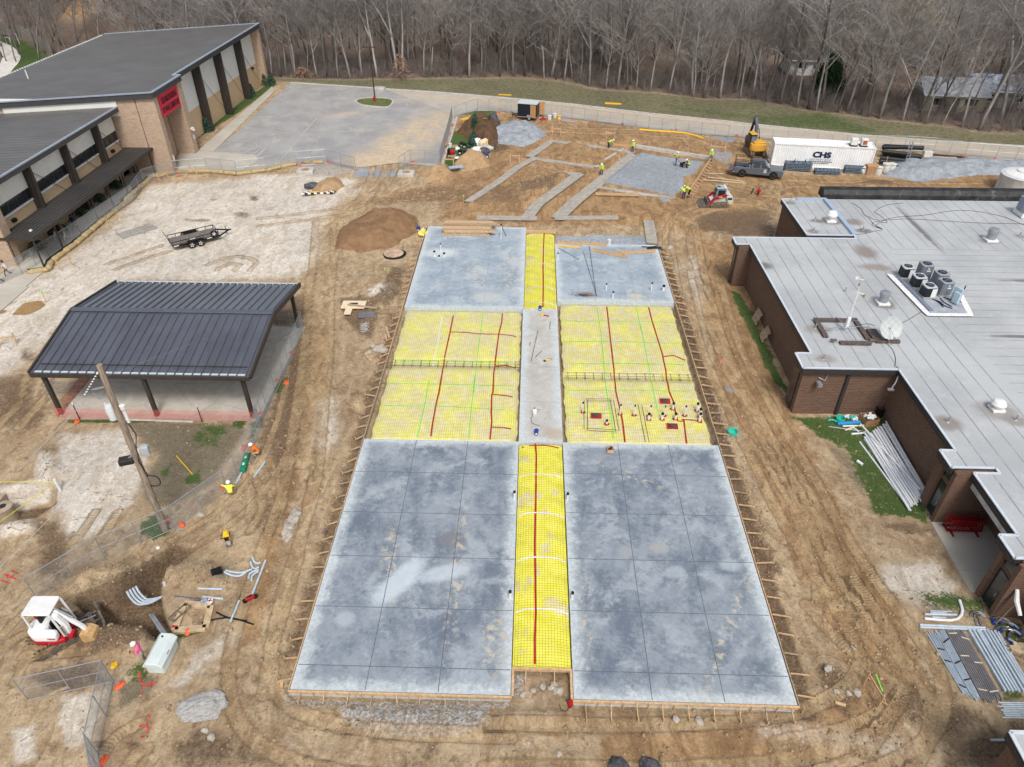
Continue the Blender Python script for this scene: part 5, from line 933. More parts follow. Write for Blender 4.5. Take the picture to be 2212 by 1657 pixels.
for i in range(4):
    b = MB(); qq = random.Random(200+i)
    for s in range(9):
        an, up = qq.random()*6.28, .8+1.6*qq.random(); p = Vector((qq.gauss(0,.25),qq.gauss(0,.25),-.1)); d = Vector((math.cos(an)*.5,math.sin(an)*.5,up)).normalized(); L = 1.+1.8*qq.random(); e = p+d*L; b.tube([p,p+d*L*.5+Vector((qq.gauss(0,.08),qq.gauss(0,.08),0)),e], [.022,.016,.01], 3, caps=False)
        for w in range(7):
            p3 = p.lerp(e,.3+.7*qq.random()); d3 = d+Vector((qq.gauss(0,.7),qq.gauss(0,.7),qq.gauss(0,.4))); b.tube([p3,p3+d3.normalized()*(.3+.6*qq.random())], [.011,.008], 3, caps=False)
    bush.append(b.mesh('bush', raw=True, smooth=0))
bp = []
for a, b in zip(TREE_EDGE[1:-1], TREE_EDGE[2:]):
    L = (Vector(b)-Vector(a)).length; dens = 5. if a[0] < 25 else 7.5
    for i in range(int(L*dens)):
        p = Vector(a).lerp(Vector(b), q.random()); dd = abs(q.gauss(0, 6 if a[0] < 25 else 9)); x, y = p.x+q.gauss(0,.5), p.y+dd+.2
        if vis(x,y): bp.append((q.randrange(4), x, y, 0, q.random()*6.28, q.uniform(.5,1.25)))
bz = ground_height([b[1] for b in bp], [b[2] for b in bp]); bp = [b[:3]+(z,)+b[4:] for b, z in zip(bp, bz)]
tag(merge(bush, bp, 'undergrowth', bark('brush_bark', S(120,112,107), S(148,139,133), 0)), 'tangled leafless brush growing along the foot of the woods', 'brush', kind='stuff')
# leafy plants
def leafy(name, label, cat, p, h, w, nleaf, ca, cb, seed=0, group=None, trunk=True, cone=True, lsz=.12):
    qq = random.Random(seed); t = thing(name, label, cat, p, 0, group); b = MB()
    for i in range(nleaf):
        z = h*(.06+.94*qq.random()**.8); k = (1-z/h)**.7 if cone else math.sqrt(max(0,1-(2*z/h-1)**2)); r = w/2*(k*.9+.12)*math.sqrt(qq.random())*(1+.25*math.sin(qq.random()*9)); an = qq.random()*2*PI; c = Vector((r*math.cos(an),r*math.sin(an),z)); s = lsz*(.6+.8*qq.random())
        u = Vector((qq.gauss(0,1),qq.gauss(0,1),qq.gauss(.5,1))).normalized(); v = u.orthogonal().normalized(); b.add([c-v*s*.4,c+u*s,c+v*s*.4,c-u*s*.6], [(0,1,2,3)])
    n = NT('foliage'); N = n.noise(2.2, 4); b.build('foliage', M('foliage_%s'%seed, ca, .8, .45, 3), t, raw=True, smooth=0)
    if trunk: MB().tube([(0,0,-.1),(0,0,h*.85)], [.06*h/3,.01], 5).build('trunk', m_dbark, t)
    return t
leafy('evergreen_tree', 'dark green evergreen standing beside the white house in the woods', 'tree', on(K(3,620,760)), 6.5, 5.5, 5200, S(46,72,40), 0, 31, lsz=.3)
for i, (rc, x, y, lb) in enumerate([(0,1672,1060,'blue green conifer shrub nearest the entrance of the school hall'),(0,2030,775,'blue green conifer shrub by the third fin of the school hall'),(0,2140,690,'blue green conifer shrub by the far corner of the school hall'),(0,2185,682,'small green shrub just past the far corner of the school hall'),(1,1785,1215,'nearest young conifer shrub among the stacked supplies'),(1,1800,1150,'middle young conifer shrub behind the stacked supplies'),(1,1812,1085,'farthest young conifer shrub beside the dark soil heap')]):
    leafy('conifer_shrub', lb, 'shrub', on(K(rc,x,y)), [2.1,1.9,2.2,1.6,2.1,1.7,2.][i], [1.5,1.2,1.4,1.6,1.5,1.2,1.2][i], 900, S(62,88,72), 0, 33, 'conifer shrubs planted around the lot', lsz=.16)
for i, (x, y) in enumerate([(-49.5,64.5),(-49.4,68.5),(-49.6,73),(-49.5,77),(-49.4,81)]): leafy('bed_shrub', 'low dark green shrub in the bed under the walkway canopy', 'shrub', (x-.4,y,.05), .9, 1.5, 500, S(58,76,46), 0, 35, 'shrubs under the walkway canopy', False, False, .12)
for i, (x, y) in enumerate([(1250,560),(455,600)]): leafy('beech_sapling', ['brown leaved sapling at the wood edge behind the parking island','brown leaved low sapling at the wood edge near the school hall'][i], 'tree', on(K(1,1220 if i == 0 else 430,650 if i == 0 else 618)), [4.5,1.8][i], [4.2,4.][i], 620, S(150,122,104), 0, 37, None, True, True, .16)
# houses in the woods
def house(label, p, rz, w, d, h, rise, wall_m, roof_m, wins, chim=False):
    t = thing('house', label, 'house', p, rz); MB().box((0,0,h/2),(w,d,h)).build('wall', wall_m, t)
    r = MB().add([(-w/2-.4,-d/2-.5,h-.1),(w/2+.4,-d/2-.5,h-.1),(w/2+.4,0,h+rise),(-w/2-.4,0,h+rise),(-w/2-.4,d/2+.5,h-.1),(w/2+.4,d/2+.5,h-.1)], [(0,1,2,3),(3,2,5,4),(0,3,4),(1,5,2)]); ro = r.build('roof', roof_m, t, smooth=0)
    MB().bar((-w/2-.4,-d/2-.52,h-.12),(w/2+.4,-d/2-.52,h-.12),.06,.2).build('fascia', m_white, t)
    for x, ww, hh, z in wins:
        wd = MB().box((x,-d/2-.02,z),(ww,.08,hh)).build('window' if hh < 1.6 else 'door', m_glass, t); MB().box((x,-d/2-.05,z+hh/2+.05),(ww+.2,.08,.1)).box((x,-d/2-.05,z-hh/2-.05),(ww+.2,.08,.1)).build('frame', m_white, wd)
    return t
m_shin = M('grey_shingle', S(190,194,200), .85, .2, 2); m_cream = M('cream_siding', S(196,186,164), .8, .12, 1.5)
house('cream house with pale grey roof and two dark windows behind the brush', on(K(3,1560,860)), R(-6), 9., 7., 2.6, 1.7, m_cream, m_shin, [(-2.4,1.7,1.0,1.5),(2.4,1.8,1.0,1.5),(.2,.9,2.1,1.05)])
house('house with a bluish grey roof at the right edge of the woods', on(K(3,1960,840)), R(-8), 9., 7., 2.6, 1.6, M('grey_siding', S(160,160,158)), M('blue_shingle', S(128,138,158), .8, .3, 1.5, dirt=S(200,204,208), damt=.5), [(-2.,1.4,1.0,1.5),(1.8,1.4,1.0,1.5)])
house('white house half hidden behind the dark evergreen', on(K(3,440,590)), R(-4), 7.5, 6., 2.7, 1.3, m_white, M('dark_shingle', S(84,78,76), .8, .3, 2), [(-1.6,1.8,.9,1.7),(1.5,1.8,.9,1.7)])
t = thing('woods_pole', 'weathered utility pole leaning among the trees behind the cream house', 'utility pole', on(K(3,1730,640)), 0); MB().tube([(0,0,-.3),(.8,0,9.5)], [.17,.12], 8).build('pole', m_pale, t); MB().box((.75,-.1,8.7),(1.6,.1,.12)).build('crossarm', m_dbark, t)
# playground corner at the far left
pth = MB().ribbon(smooth_line(KL(0,[(-120,330),(0,375),(62,415),(92,462),(75,510),(30,560),(-30,640)]), 6), 3.2, lambda x,y: .03+max(0,gz(x,y)), step=1); struct('path', pth, M('path_concrete', S(206,202,194), .9, .1, 1), raw=True)
fl = KL(0,[(-60,305),(60,300),(180,315),(270,345),(350,405),(430,450)]); b = MB()
for a, c_ in zip(fl[:-1], fl[1:]):
    L = (Vector(c_)-Vector(a)).length
    for i in range(int(L/.45)):
        p0, p1 = Vector(a).lerp(Vector(c_), i*.45/L), Vector(a).lerp(Vector(c_), (i+.9)*.45/L); zz = gz(p0.x,p0.y); b.bar((p0.x,p0.y,zz+1.2),(p1.x,p1.y,zz+1.2),.06,2.4+.1*(i%3))
tag(b.build('wooden_fence', M('weathered_boards', S(150,144,136), .9, .2, 2)), 'weathered grey board fence curving round the playground corner', 'fence')
t = thing('climbing_bars', 'pair of white climbing bars on the playground corner', 'play equipment', on(K(0,105,365)))
for k, h in ((-1.2,1.4),(.6,2.1)): MB().tube([(k,0,0),(k,0,h),(k+.9,0,h),(k+.9,0,0)], .06, 6).build('bar', m_white, t)
struct('play_bed', MB().sheet(KL(0,[(0,350),(130,322),(240,368),(80,388)]), .04), M('play_turf', S(70,78,54), .95, .3, 1), raw=True)
# ------------------------------------------------------------------ vehicles
m_hub = M('wheel_silver', S(188,190,192), .35, .1, 6, metal=.6)
def wheel(par, x, y, r, w, z=None, out=-1, rim=m_hub, spokes=5):
    z = r if z is None else z
    t = MB().lathe([(r*.62,-w/2),(r*.93,-w/2),(r,-w*.32),(r,w*.32),(r*.93,w/2),(r*.62,w/2)], 20); o = t.build('wheel', m_rubber, par); o.location = (x,y,z); o.rotation_euler = (PI/2,0,0)
    h = MB().lathe([(r*.63,-w*.3),(r*.63,w*.46),(r*.57,w*.48),(r*.5,w*.3),(.02,w*.34)], 18)
    for k in range(spokes):
        a = 2*PI*k/spokes; h.bar((r*.1*math.cos(a),r*.1*math.sin(a),w*.38),(r*.57*math.cos(a),r*.57*math.sin(a),w*.42),r*.2,.05)
    hb = h.build('rim', rim, o)
    if out > 0: o.rotation_euler = (-PI/2,0,0)
    return o
def track(par, x0, x1, y, w, r0, r1, z0=.0, top=None):
    pts = [];  n_ = 7
    for k in range(n_+1): a = PI/2+PI*k/n_; pts.append((x0+r0*math.cos(a), z0+r0+r0*math.sin(a)))
    for k in range(n_+1): a = -PI/2+PI*k/n_; pts.append((x1+r1*math.cos(a), z0+r1+r1*math.sin(a)))
    b = MB().side(pts, y-w/2, y+w/2); P = [Vector((p[0],0,p[1])) for p in pts]; per = sum(((P[(i+1)%len(P)]-P[i]).length for i in range(len(P)))); nl = int(per/.16)
    for k in range(nl):
        s = per*k/nl; i = 0
        while s > (P[(i+1)%len(P)]-P[i]).length: s -= (P[(i+1)%len(P)]-P[i]).length; i += 1
        d = (P[(i+1)%len(P)]-P[i]).normalized(); p = P[i]+d*s; q_ = d.to_track_quat('X','Y').to_matrix(); b.box((p.x,y,p.z),(.07,w*.96,.07),mat=q_)
    o = b.build('track', M('track_rubber', S(66,58,50), .9, .3, 6, dirt=S(150,124,92), damt=.8), par); ins = MB()
    for sgn in (1,-1):
        ins.side([(x0,z0+r0*.35),(x1,z0+r1*.35),(x1,z0+r1*1.5),(x0,z0+r0*1.5)], y+sgn*(w/2+.012), y+sgn*(w/2-.02))
        for (xx,rr) in ((x0,r0),(x1,r1)): ins.tube([(xx,y+sgn*(w/2-.01),z0+rr),(xx,y+sgn*(w/2+.04),z0+rr)], rr*.55, 12)
        for k in range(1,4): xx = x0+(x1-x0)*k/4; ins.tube([(xx,y+sgn*(w/2-.01),z0+.17),(xx,y+sgn*(w/2+.03),z0+.17)], .12, 10)
    ins.build('track_roller', m_steel, o); return o
m_tgrey = M('slate_truck_paint', S(92,98,108), .32, .05, 1, spec=.5)
A, B = at(1599.5,382.8), at(1669.4,389.0); d = (B-A); hd = math.atan2(d.y,d.x)
pk = thing('pickup_truck', 'slate grey pickup truck with black ladder rack parked beside the white container', 'pickup truck', (0,0,0), hd); mid = (A+B)/2; side_ = Vector((-math.sin(hd), math.cos(hd),0)); pk.location = mid+side_*.86; pk.location.z = gz(mid.x,mid.y+.8)+.02
bd = MB().side([(-2.95,.48),(2.85,.42),(2.98,.6),(2.95,1.0),(2.7,1.14),(1.35,1.24),(-.95,1.22),(-.95,.78),(-2.95,.78)], -.98, .98).box((-1.95,-.94,1.0),(2.0,.09,.48)).box((-1.95,.94,1.0),(2.0,.09,.48)).box((-.98,0,1.0),(.08,1.9,.45)); bd.build('body', m_tgrey, pk, bevel=.05)
cabp = MB(); lo = [(-.97,.97),(1.38,.97)]; V = []
for (x, z, yy) in ((-.97,1.2,.95),(1.4,1.22,.95),(.62,1.88,.74),(-.75,1.92,.74),(-.93,1.86,.76)): V += [(x,-yy,z),(x,yy,z)]
cabp.add(V, [(0,2,4,6,8),(1,9,7,5,3),(2,3,5,4),(4,5,7,6),(6,7,9,8),(8,9,1,0),(0,1,3,2)]); cabp.build('cab', m_tgrey, pk, bevel=.05)
def quad3(a, b, c_, d_, off): 
    n_ = (Vector(b)-Vector(a)).cross(Vector(d_)-Vector(a)).normalized()*off; return MB().add([Vector(p)+n_ for p in (a,b,c_,d_)]+[Vector(p)-n_ for p in (a,b,c_,d_)], [(0,1,2,3),(7,6,5,4),(0,4,5,1),(1,5,6,2),(2,6,7,3),(3,7,4,0)])
quad3((1.3,-.8,1.3),(1.3,.8,1.3),(.68,.66,1.83),(.68,-.66,1.83),.012).build('windshield', M('windshield', S(96,118,128), .1, .15, 2, spec=.7), pk)
for s in (-1,1):
    quad3((.28,s*.93,1.3),(1.12,s*.93,1.3),(.6,s*.79,1.8),(.28,s*.79,1.8),.02).build('side_window', m_glass, pk); quad3((-.72,s*.93,1.3),(.1,s*.93,1.3),(.1,s*.785,1.82),(-.66,s*.785,1.82),.02).build('side_window', m_glass, pk)
    MB().box((1.18,s*1.08,1.33),(.14,.2,.2)).build('mirror', m_black, pk, bevel=.03); MB().box((2.86,s*.78,.92),(.22,.3,.2)).build('headlight', M('lamp_clear', S(220,224,226), .15, .05), pk, bevel=.04); MB().box((-2.93,s*.9,1.0),(.1,.15,.36)).build('tail_light', M('lamp_red', S(170,20,30), .25, .1), pk)
    for x in (1.83,-1.87): MB().tube([(x,s*.93,.5),(x,s*.99,.5)], .5, 20).build('wheel_arch', m_black, pk)
    MB().box((.35,s*.985,1.05),(.18,.03,.05)).build('door_handle', m_black, pk)
for x in (1.83,-1.87):
    for s in (-1,1): wheel(pk, x, s*.88, .42, .3, out=s, spokes=6)
MB().box((2.98,0,.62),(.14,1.9,.18)).box((-3.0,0,.58),(.14,1.8,.16)).build('bumper', m_chrome, pk, bevel=.04); MB().box((2.97,0,.9),(.08,1.3,.26)).build('grille', m_black, pk)
MB().box((-3.22,0,.86),(.52,1.7,.07)).build('tailgate', m_tgrey, pk, bevel=.02); MB().box((-1.95,0,.8),(1.9,1.8,.04)).build('bed_floor', m_black, pk)
rk = MB()
for s in (-.92,.92):
    for zz in (1.95,2.12): rk.bar((-2.85,s,zz),(.7,s,zz),.05,.05)
    rk.bar((.7,s,2.12),(1.2,s,1.98),.05,.05).bar((1.2,s,1.98),(1.3,s,1.6),.05,.05)
    for x in (-2.85,-1.05): rk.bar((x,s,1.2),(x,s,2.12),.05,.05)
    for x in (-2,-.2): rk.bar((x,s,1.95),(x,s,2.12),.04,.04)
for x in (-2.85,-1.05): rk.bar((x,-.92,1.95),(x,.92,1.95),.05,.05)
rk.build('ladder_rack', m_black, pk)
MB().box((-1.35,-.35,1.12),(.4,.7,.62)).build('tool_box', M('box_grey', S(70,74,82), .5), pk, bevel=.03); MB().box((-1.08,-.55,1.1),(.12,.5,.6)).build('white_panel', m_white, pk); MB().box((-2.6,-.5,.98),(.35,.4,.3)).box((-2.1,-.3,.93),(.6,.5,.2)).build('bed_cargo', M('cargo_mix', S(120,130,120), .6, .4, 8), pk)
text_part('door_lettering', 'HRP', .3, m_white, pk, (.75,-.992,.93), (PI/2,0,0), .012, .9) if False else None
e = MB()
for (x, z, w_, h_) in ((0,.22,.24,.05),(-.05,.14,.34,.05),(0,.05,.36,.04),(0,0,.3,.025),(.03,.28,.18,.05),(-.02,-.06,.4,.05)): e.box((.78+x,-.99,.86+z),(w_,.012,h_))
e.build('door_emblem', m_white, pk)
# flatbed utility trailer
g0, h0 = K(10,1385,490), K(10,1870,372); d = h0-g0; hd = math.atan2(d.y,d.x)
tl = thing('utility_trailer', 'black flatbed trailer with mesh rails and a raised ramp gate on the pale dirt', 'trailer', on((g0.x,g0.y),0), hd); L = 4.6
MB().box((L/2,0,.62),(L,2.0,.07)).build('deck', M('deck_boards', S(118,110,104), .85, .25, 4), tl)
f = MB()
for s in (-1,1):
    f.bar((0,s*1.02,.56),(L,s*1.02,.56),.08,.18).bar((0,s*1.02,1.0),(L,s*1.02,1.0),.06,.06)
    for k in range(7): f.bar((.05+k*(L-.1)/6,s*1.02,.56),(.05+k*(L-.1)/6,s*1.02,1.0),.05,.05)
f.bar((L,-1.02,1.0),(L,1.02,1.0),.06,.06).bar((L,-1.02,.56),(L,1.02,.56),.08,.18); f.build('frame', m_black, tl)
MB().bar((L,-1.0,.5),(L+1.3,0,.5),.1,.12).bar((L,1.0,.5),(L+1.3,0,.5),.1,.12).bar((L+1.2,0,.5),(L+1.5,0,.5),.12,.12).bar((L+1.0,.1,.1),(L+1.0,.1,.95),.06,.06).bar((L+1.0,.1,.95),(L+1.15,.1,.95),.03,.03).build('tongue', m_black, tl)
gm = MB()
for k in range(9): gm.bar((-.03,-.95+k*.237,.56),(-.28,-.95+k*.237,1.5),.04,.04)
gm.bar((-.28,-1,1.5),(-.28,1,1.5),.05,.05).bar((-.15,-1,1.03),(-.15,1,1.03),.05,.05).bar((-.03,-1,.58),(-.03,1,.58),.05,.05); gm.build('ramp_gate', m_black, tl)
MB().bar((1.6,.99,.75),(2.9,.99,.75),.03,.5).build('mesh_panel', m_black, tl)
for s in (-1,1):
    for x in (1.75,2.6): wheel(tl, x, s*1.2, .36, .22, out=s, rim=m_white)
    MB().side([(1.3,.62),(1.45,.86),(2.9,.86),(3.05,.62),(2.98,.62),(2.85,.8),(1.5,.8),(1.37,.62)], s*1.2-.14, s*1.2+.14).build('fender', m_black, tl)
o = wheel(tl, L-.5, -1.12, .34, .2, .95, -1, m_white)
for x, z in ((.3,.57),(2.0,.93),(3.6,.57)): MB().box((x,-1.08,z),(.5,.02,.08)).build('reflector', m_white, tl)
# enclosed cargo trailer
p0, p1 = K(2,140,962), K(2,298,975); d = p1-p0; hd = math.atan2(d.y,d.x)
ct = thing('cargo_trailer', 'black enclosed cargo trailer with open wooden rear doors by the road fence', 'trailer', on((p0.x,p0.y),0)+Vector((-math.sin(hd),math.cos(hd),0))*.95, hd); L = d.length-.1
MB().box((L/2,0,1.45),(L,1.9,1.9)).build('body', M('trailer_black', S(34,36,42), .4, .1, 2), ct, bevel=.06); MB().side([(-.05,2.36),(L+.05,2.36),(L+.05,2.44),(L*.5,2.5),(-.05,2.44)], -1,1).build('roof', M('trailer_roof', S(196,202,204), .5, .1), ct); MB().box((L/2,0,.47),(L+.05,1.95,.12)).build('chassis', m_galv, ct)
for s in (-1,1): wheel(ct, L*.62, s*1.0, .36, .22, out=s, rim=m_white); MB().side([(L*.62-.45,.5),(L*.62-.3,.82),(L*.62+.3,.82),(L*.62+.45,.5)], s*1.0-.13,s*1.0+.13).build('fender', m_galv, ct)
m_osb = M('plywood', S(186,144,98), .8, .25, 6)
MB().bar((L*.68,-1.02,1.4),(L*.98,-1.3,1.4),.05,1.85).build('rear_door', m_osb, ct); MB().bar((L+.05,.95,1.4),(L+.7,1.25,1.4),.05,1.85).build('rear_door', m_osb, ct); MB().box((L+.005,0,1.4),(.02,1.7,1.7)).build('interior', M('trailer_inside', S(92,66,52), .8, .4, 5), ct)
MB().bar((0,-.7,.45),(-1.1,0,.45),.07,.1).bar((0,.7,.45),(-1.1,0,.45),.07,.1).bar((-1,0,.1),(-1,0,.8),.06,.06).build('tongue', m_black, ct)
# shipping container
a, b = K(3,172,1335), K(3,1032,1382); d = b-a; hd = math.atan2(d.y,d.x); sc_ = thing('shipping_container', 'long white shipping container lettered in dark blue beside the pickup truck', 'container', on((a.x,a.y),0), hd); L = 12.19; Wc, Hc = 2.44, 2.9
def corr(x0, x1, y, z0, z1, out):
    b = MB(); n_ = int((x1-x0)/.07); pr = []
    for k in range(n_+1): ph = k%4; pr.append((x0+(x1-x0)*k/n_, y+(0 if ph in (0,1) else out*-.036)))
    b.add([(p[0],p[1],z0) for p in pr]+[(p[0],p[1],z1) for p in pr], [(i,i+1,i+2+n_,i+1+n_) for i in range(n_)]); return b
m_cont = M('container_white', S(236,238,238), .45, .04, .8)
body = MB(); body.add(corr(.1,L-.1,.03,.15,2.78,-1).v, corr(.1,L-.1,.03,.15,2.78,-1).f); body.add(corr(.1,L-.1,Wc-.03,.15,2.78,1).v, corr(.1,L-.1,Wc-.03,.15,2.78,1).f)
body.box((.1,Wc/2,1.45),(.06,Wc-.1,2.7)).box((L-.1,Wc/2,1.45),(.06,Wc-.1,2.7)); nr = 60
body.add([(.1+(L-.2)*i/nr, y, 2.84+(.025 if i%2 else 0)) for y in (.05,Wc-.05) for i in range(nr+1)], [(i,i+1,i+2+nr,i+1+nr) for i in range(nr)]); body.build('body', m_cont, sc_, raw=True, smooth=0)
fr = MB()
for y in (0.03,Wc-.03):
    fr.bar((0,y,.08),(L,y,.08),.12,.16).bar((0,y,Hc-.06),(L,y,Hc-.06),.1,.12)
    for x in (.06,L-.06): fr.box((x,y,Hc/2),(.14,.14,Hc))
for x in (.05,L-.05): fr.bar((x,0,Hc-.06),(x,Wc,Hc-.06),.1,.12).bar((x,0,.08),(x,Wc,.08),.1,.16)
for x in (.05,L-.05):
    for y in (.04,Wc-.04):
        for z in (.06,Hc-.05): fr.box((x,y,z),(.2,.18,.14))
fr.build('frame', m_cont, sc_)
# lettering sits just proud of the corrugations
text_part('lettering', 'CHS', .95, m_navy, sc_, (5.95,-.02,1.72), (PI/2,0,0), .045, 1.22); text_part('lettering', 'CONTAINER GROUP', .26, M('grey_lettering', S(150,156,164), .5), sc_, (5.9,-.02,1.14), (PI/2,0,0), 0, 1.12)
text_part('lettering', 'CONTAINER SALES, RENTAL AND MODIFICATIONS', .15, m_navy, sc_, (5.9,-.02,.88), (PI/2,0,0), .004, .86); text_part('lettering', 'WWW.CHSCONTAINERGROUP.COM', .13, m_navy, sc_, (5.9,-.02,.68), (PI/2,0,0), .004, .95)
MB().add([(11.25,-.02,.62),(11.47,-.02,.62),(11.36,-.02,.82)], [(0,1,2)]).build('warning_triangle', m_yellow, sc_, raw=True)
for x, lb, rust in ((9.55,'clean white boxed unit on the container roof',0),(10.75,'rust stained white boxed unit on the container roof',1)):
    t = thing('roof_box', lb, 'equipment', (0,0,0), hd); t.location = sc_.matrix_basis @ Vector((x,.6,0)) if False else Vector(sc_.location)+Matrix.Rotation(hd,3,'Z')@Vector((x,.75,2.9))
    MB().prism([(-.38,-.4),(.38,-.4),(.38,.4),(-.38,.4)], .1, .95).build('box', m_white, t, bevel=.06); MB().box((0,0,.05),(.9,.9,.08)).build('base', m_black, t); MB().tube([(-.2,0,.95),(-.1,0,1.08),(.15,0,1.1),(.25,0,1.0)], .06, 6).build('handle', m_galv, t)
    if rust: MB().box((.02,-.41,.5),(.5,.03,.5)).build('rust_patch', M('rust', S(176,104,56), .9, .3, 5), t)
# tracked excavator behind the pickup
m_cat = M('machine_yellow', S(216,164,66), .5, .1, 2, dirt=S(190,150,90), damt=.2); m_boom = M('boom_slate', S(84,92,104), .5, .15, 3)
ex = thing('excavator', 'yellow excavator with dark boom raised behind the pickup truck', 'excavator', on((29.7,95.6),0), PI/2+.12)
for s in (-1,1): track(ex, -1.2, 1.2, s*.85, .45, .38, .38)
MB().box((0,0,.45),(1.6,1.3,.4)).build('undercarriage', m_steel, ex)
MB().prism([(-1.35,-.7),(-1.25,-1.0),(.9,-1.02),(1.05,-.6),(1.05,1.0),(-1.0,1.02),(-1.35,.6)], .8, 1.75).build('house', m_cat, ex, bevel=.1); MB().box((-.75,-.1,1.85),(.9,1.6,.2)).build('engine_hood', m_cat, ex, bevel=.06)
cb_ = MB().add([(-.45,.2,.9),(1.15,.2,.9),(1.15,1.05,.9),(-.45,1.05,.9),(-.4,.25,2.75),(.85,.25,2.75),(.85,1.0,2.75),(-.4,1.0,2.75)], [(0,3,2,1),(4,5,6,7),(0,1,5,4),(1,2,6,5),(2,3,7,6),(3,0,4,7)]); cb_.build('cab', m_dark, ex, bevel=.05); MB().box((.2,.62,2.79),(1.35,.85,.1)).build('cab_roof', m_cat, ex, bevel=.03); MB().box((-.44,.62,2.15),(.04,.66,.75)).build('rear_window', M('windshield', S(96,118,128)), ex); MB().box((.3,1.04,2.1),(.9,.04,.9)).build('side_window', m_glass, ex)
MB().box((-1.32,.35,1.45),(.05,.35,.22)).build('grille', m_black, ex)
bm_ = MB().side([(.9,1.1),(1.2,1.0),(1.75,3.2),(2.4,4.0),(2.25,4.25),(1.4,3.4)], -.45, -.1); bm_.build('boom', m_boom, ex, bevel=.03)
MB().side([(2.2,3.95),(2.45,4.3),(3.3,2.2),(3.55,1.4),(3.3,1.4),(3.0,2.2)], -.42, -.16).build('stick', m_black, ex, bevel=.03); MB().side([(3.25,1.5),(3.6,1.5),(3.9,.9),(3.6,.35),(3.05,.4),(3.2,.9)], -.6, .05).build('bucket', m_steel, ex)
MB().tube([(1.0,-.28,1.3),(1.9,-.28,2.9)], .07, 8).tube([(1.7,-.28,3.5),(2.9,-.28,2.9)], .06, 8).build('hydraulic_ram', m_chrome, ex); MB().tube([(.8,-.6,1.7),(1.3,-.75,2.2),(1.2,-.6,2.8),(1.6,-.4,3.3)], .035, 5).tube([(.8,-.7,1.7),(1.5,-.85,2.1),(1.3,-.6,2.6)], .035, 5).tube([(2.3,-.3,4.3),(2.8,-.3,4.1),(3.2,-.3,3.0)], .03, 5).build('hose', m_black, ex)
# compact track loader
sl = thing('track_loader', 'red and white compact track loader with its bucket down near the gravel pad', 'loader', on((21.2,78.1),0), PI+.03)
m_tkw = M('loader_white', S(206,208,204), .5, .08, 2, dirt=S(176,150,118), damt=.25)
for s in (-1,1): track(sl, -.75, .75, s*.78, .4, .3, .24)
MB().side([(-.9,.25),(.85,.3),(.95,.75),(.6,.95),(-.5,1.1),(-1.2,1.4),(-1.45,1.15),(-1.4,.5)], -.55, .55).build('chassis', m_tkw, sl, bevel=.05)
for s in (-1,1):
    MB().side([(-1.5,.45),(-.95,.4),(-.85,1.0),(-.6,1.5),(-.95,1.75),(-1.4,1.35),(-1.55,.9)], s*.62, s*.8).build('side_tower', m_tkw, sl, bevel=.04)
    MB().side([(-.95,1.45),(-.6,1.6),(.7,1.2),(1.3,.3),(1.05,.2),(.55,.95),(-.5,1.3)], s*.66, s*.82).build('lift_arm', m_red, sl, bevel=.03)
    MB().box((-1.15,s*.81,1.05),(.5,.02,.22)).build('decal', m_black, sl); MB().box((-.05,s*.83,1.28),(.4,.02,.1)).build('decal', m_yellow, sl)
MB().add([(-.75,-.5,1.0),(.55,-.5,.9),(.55,.5,.9),(-.75,.5,1.0),(-.7,-.48,2.1),(.35,-.48,2.05),(.35,.48,2.05),(-.7,.48,2.1)], [(0,3,2,1),(4,5,6,7),(0,1,5,4),(1,2,6,5),(2,3,7,6),(3,0,4,7)]).build('cab', M('cab_grey', S(116,130,138), .5, .1), sl, bevel=.05); MB().box((-.18,0,2.13),(1.15,1.05,.09)).build('cab_roof', M('cab_roof', S(160,180,186), .45, .08), sl, bevel=.03); MB().box((.1,0,2.19),(.35,.35,.03)).build('roof_hatch', m_dark, sl); MB().box((-.6,0,2.2),(.2,1.0,.06)).build('light_bar', m_white, sl)
for s in (-1,1): MB().box((-.17,s*.505,1.62),(.75,.03,.6)).build('side_window', m_glass, sl)
MB().box((.48,0,1.5),(.03,.75,.8)).build('front_window', m_glass, sl)
MB().side([(1.15,.75),(1.3,.78),(1.35,.25),(2.1,.06),(2.15,.0),(1.25,.02),(1.1,.3)], -.9, .9).box((1.6,.89,.25),(.8,.03,.4)).box((1.6,-.89,.25),(.8,.03,.4)).build('bucket', m_steel, sl)
# mini excavator
bl0, bl1 = K(30,850,520), K(30,770,362,.1); bm2 = (bl0+bl1)/2; bd_ = (bl0-bl1); bd_.z = 0; bd_.normalize(); fw = Vector((-bd_.y, bd_.x, 0)); fw = fw if fw.y > 0 or fw.x > 0 else -fw
hd = math.atan2(fw.y, fw.x); c0 = bm2-fw*1.95
mx = thing('mini_excavator', 'white and red mini excavator with a canopy beside the trench', 'mini excavator', (c0.x,c0.y,max(.05,gz(c0.x,c0.y))), hd)
for s in (-1,1): track(mx, -.95, .95, s*.62, .32, .26, .26)
MB().box((0,0,.35),(1.1,.95,.25)).build('undercarriage', m_steel, mx); bl = MB().side([(1.85,.02),(2.0,.0),(2.05,.4),(1.95,.42)], -.82, .82); bl.bar((.6,-.32,.3),(1.9,-.32,.2),.1,.12).bar((.6,.32,.3),(1.9,.32,.2),.1,.12).bar((1.55,-.5,.2),(1.55,.5,.2),.2,.1); bl.build('blade', m_steel, mx, bevel=.01); MB().tube([(.7,0,.45),(1.3,0,.35)], .07, 8).tube([(1.2,0,.36),(1.8,0,.28)], .04, 8).build('blade_ram', m_chrome, mx)
tgt = K(30,700,620); hv = math.atan2(tgt.y-c0.y, tgt.x-c0.x)-hd
def RH(o): o.rotation_euler = (0,0,hv); return o
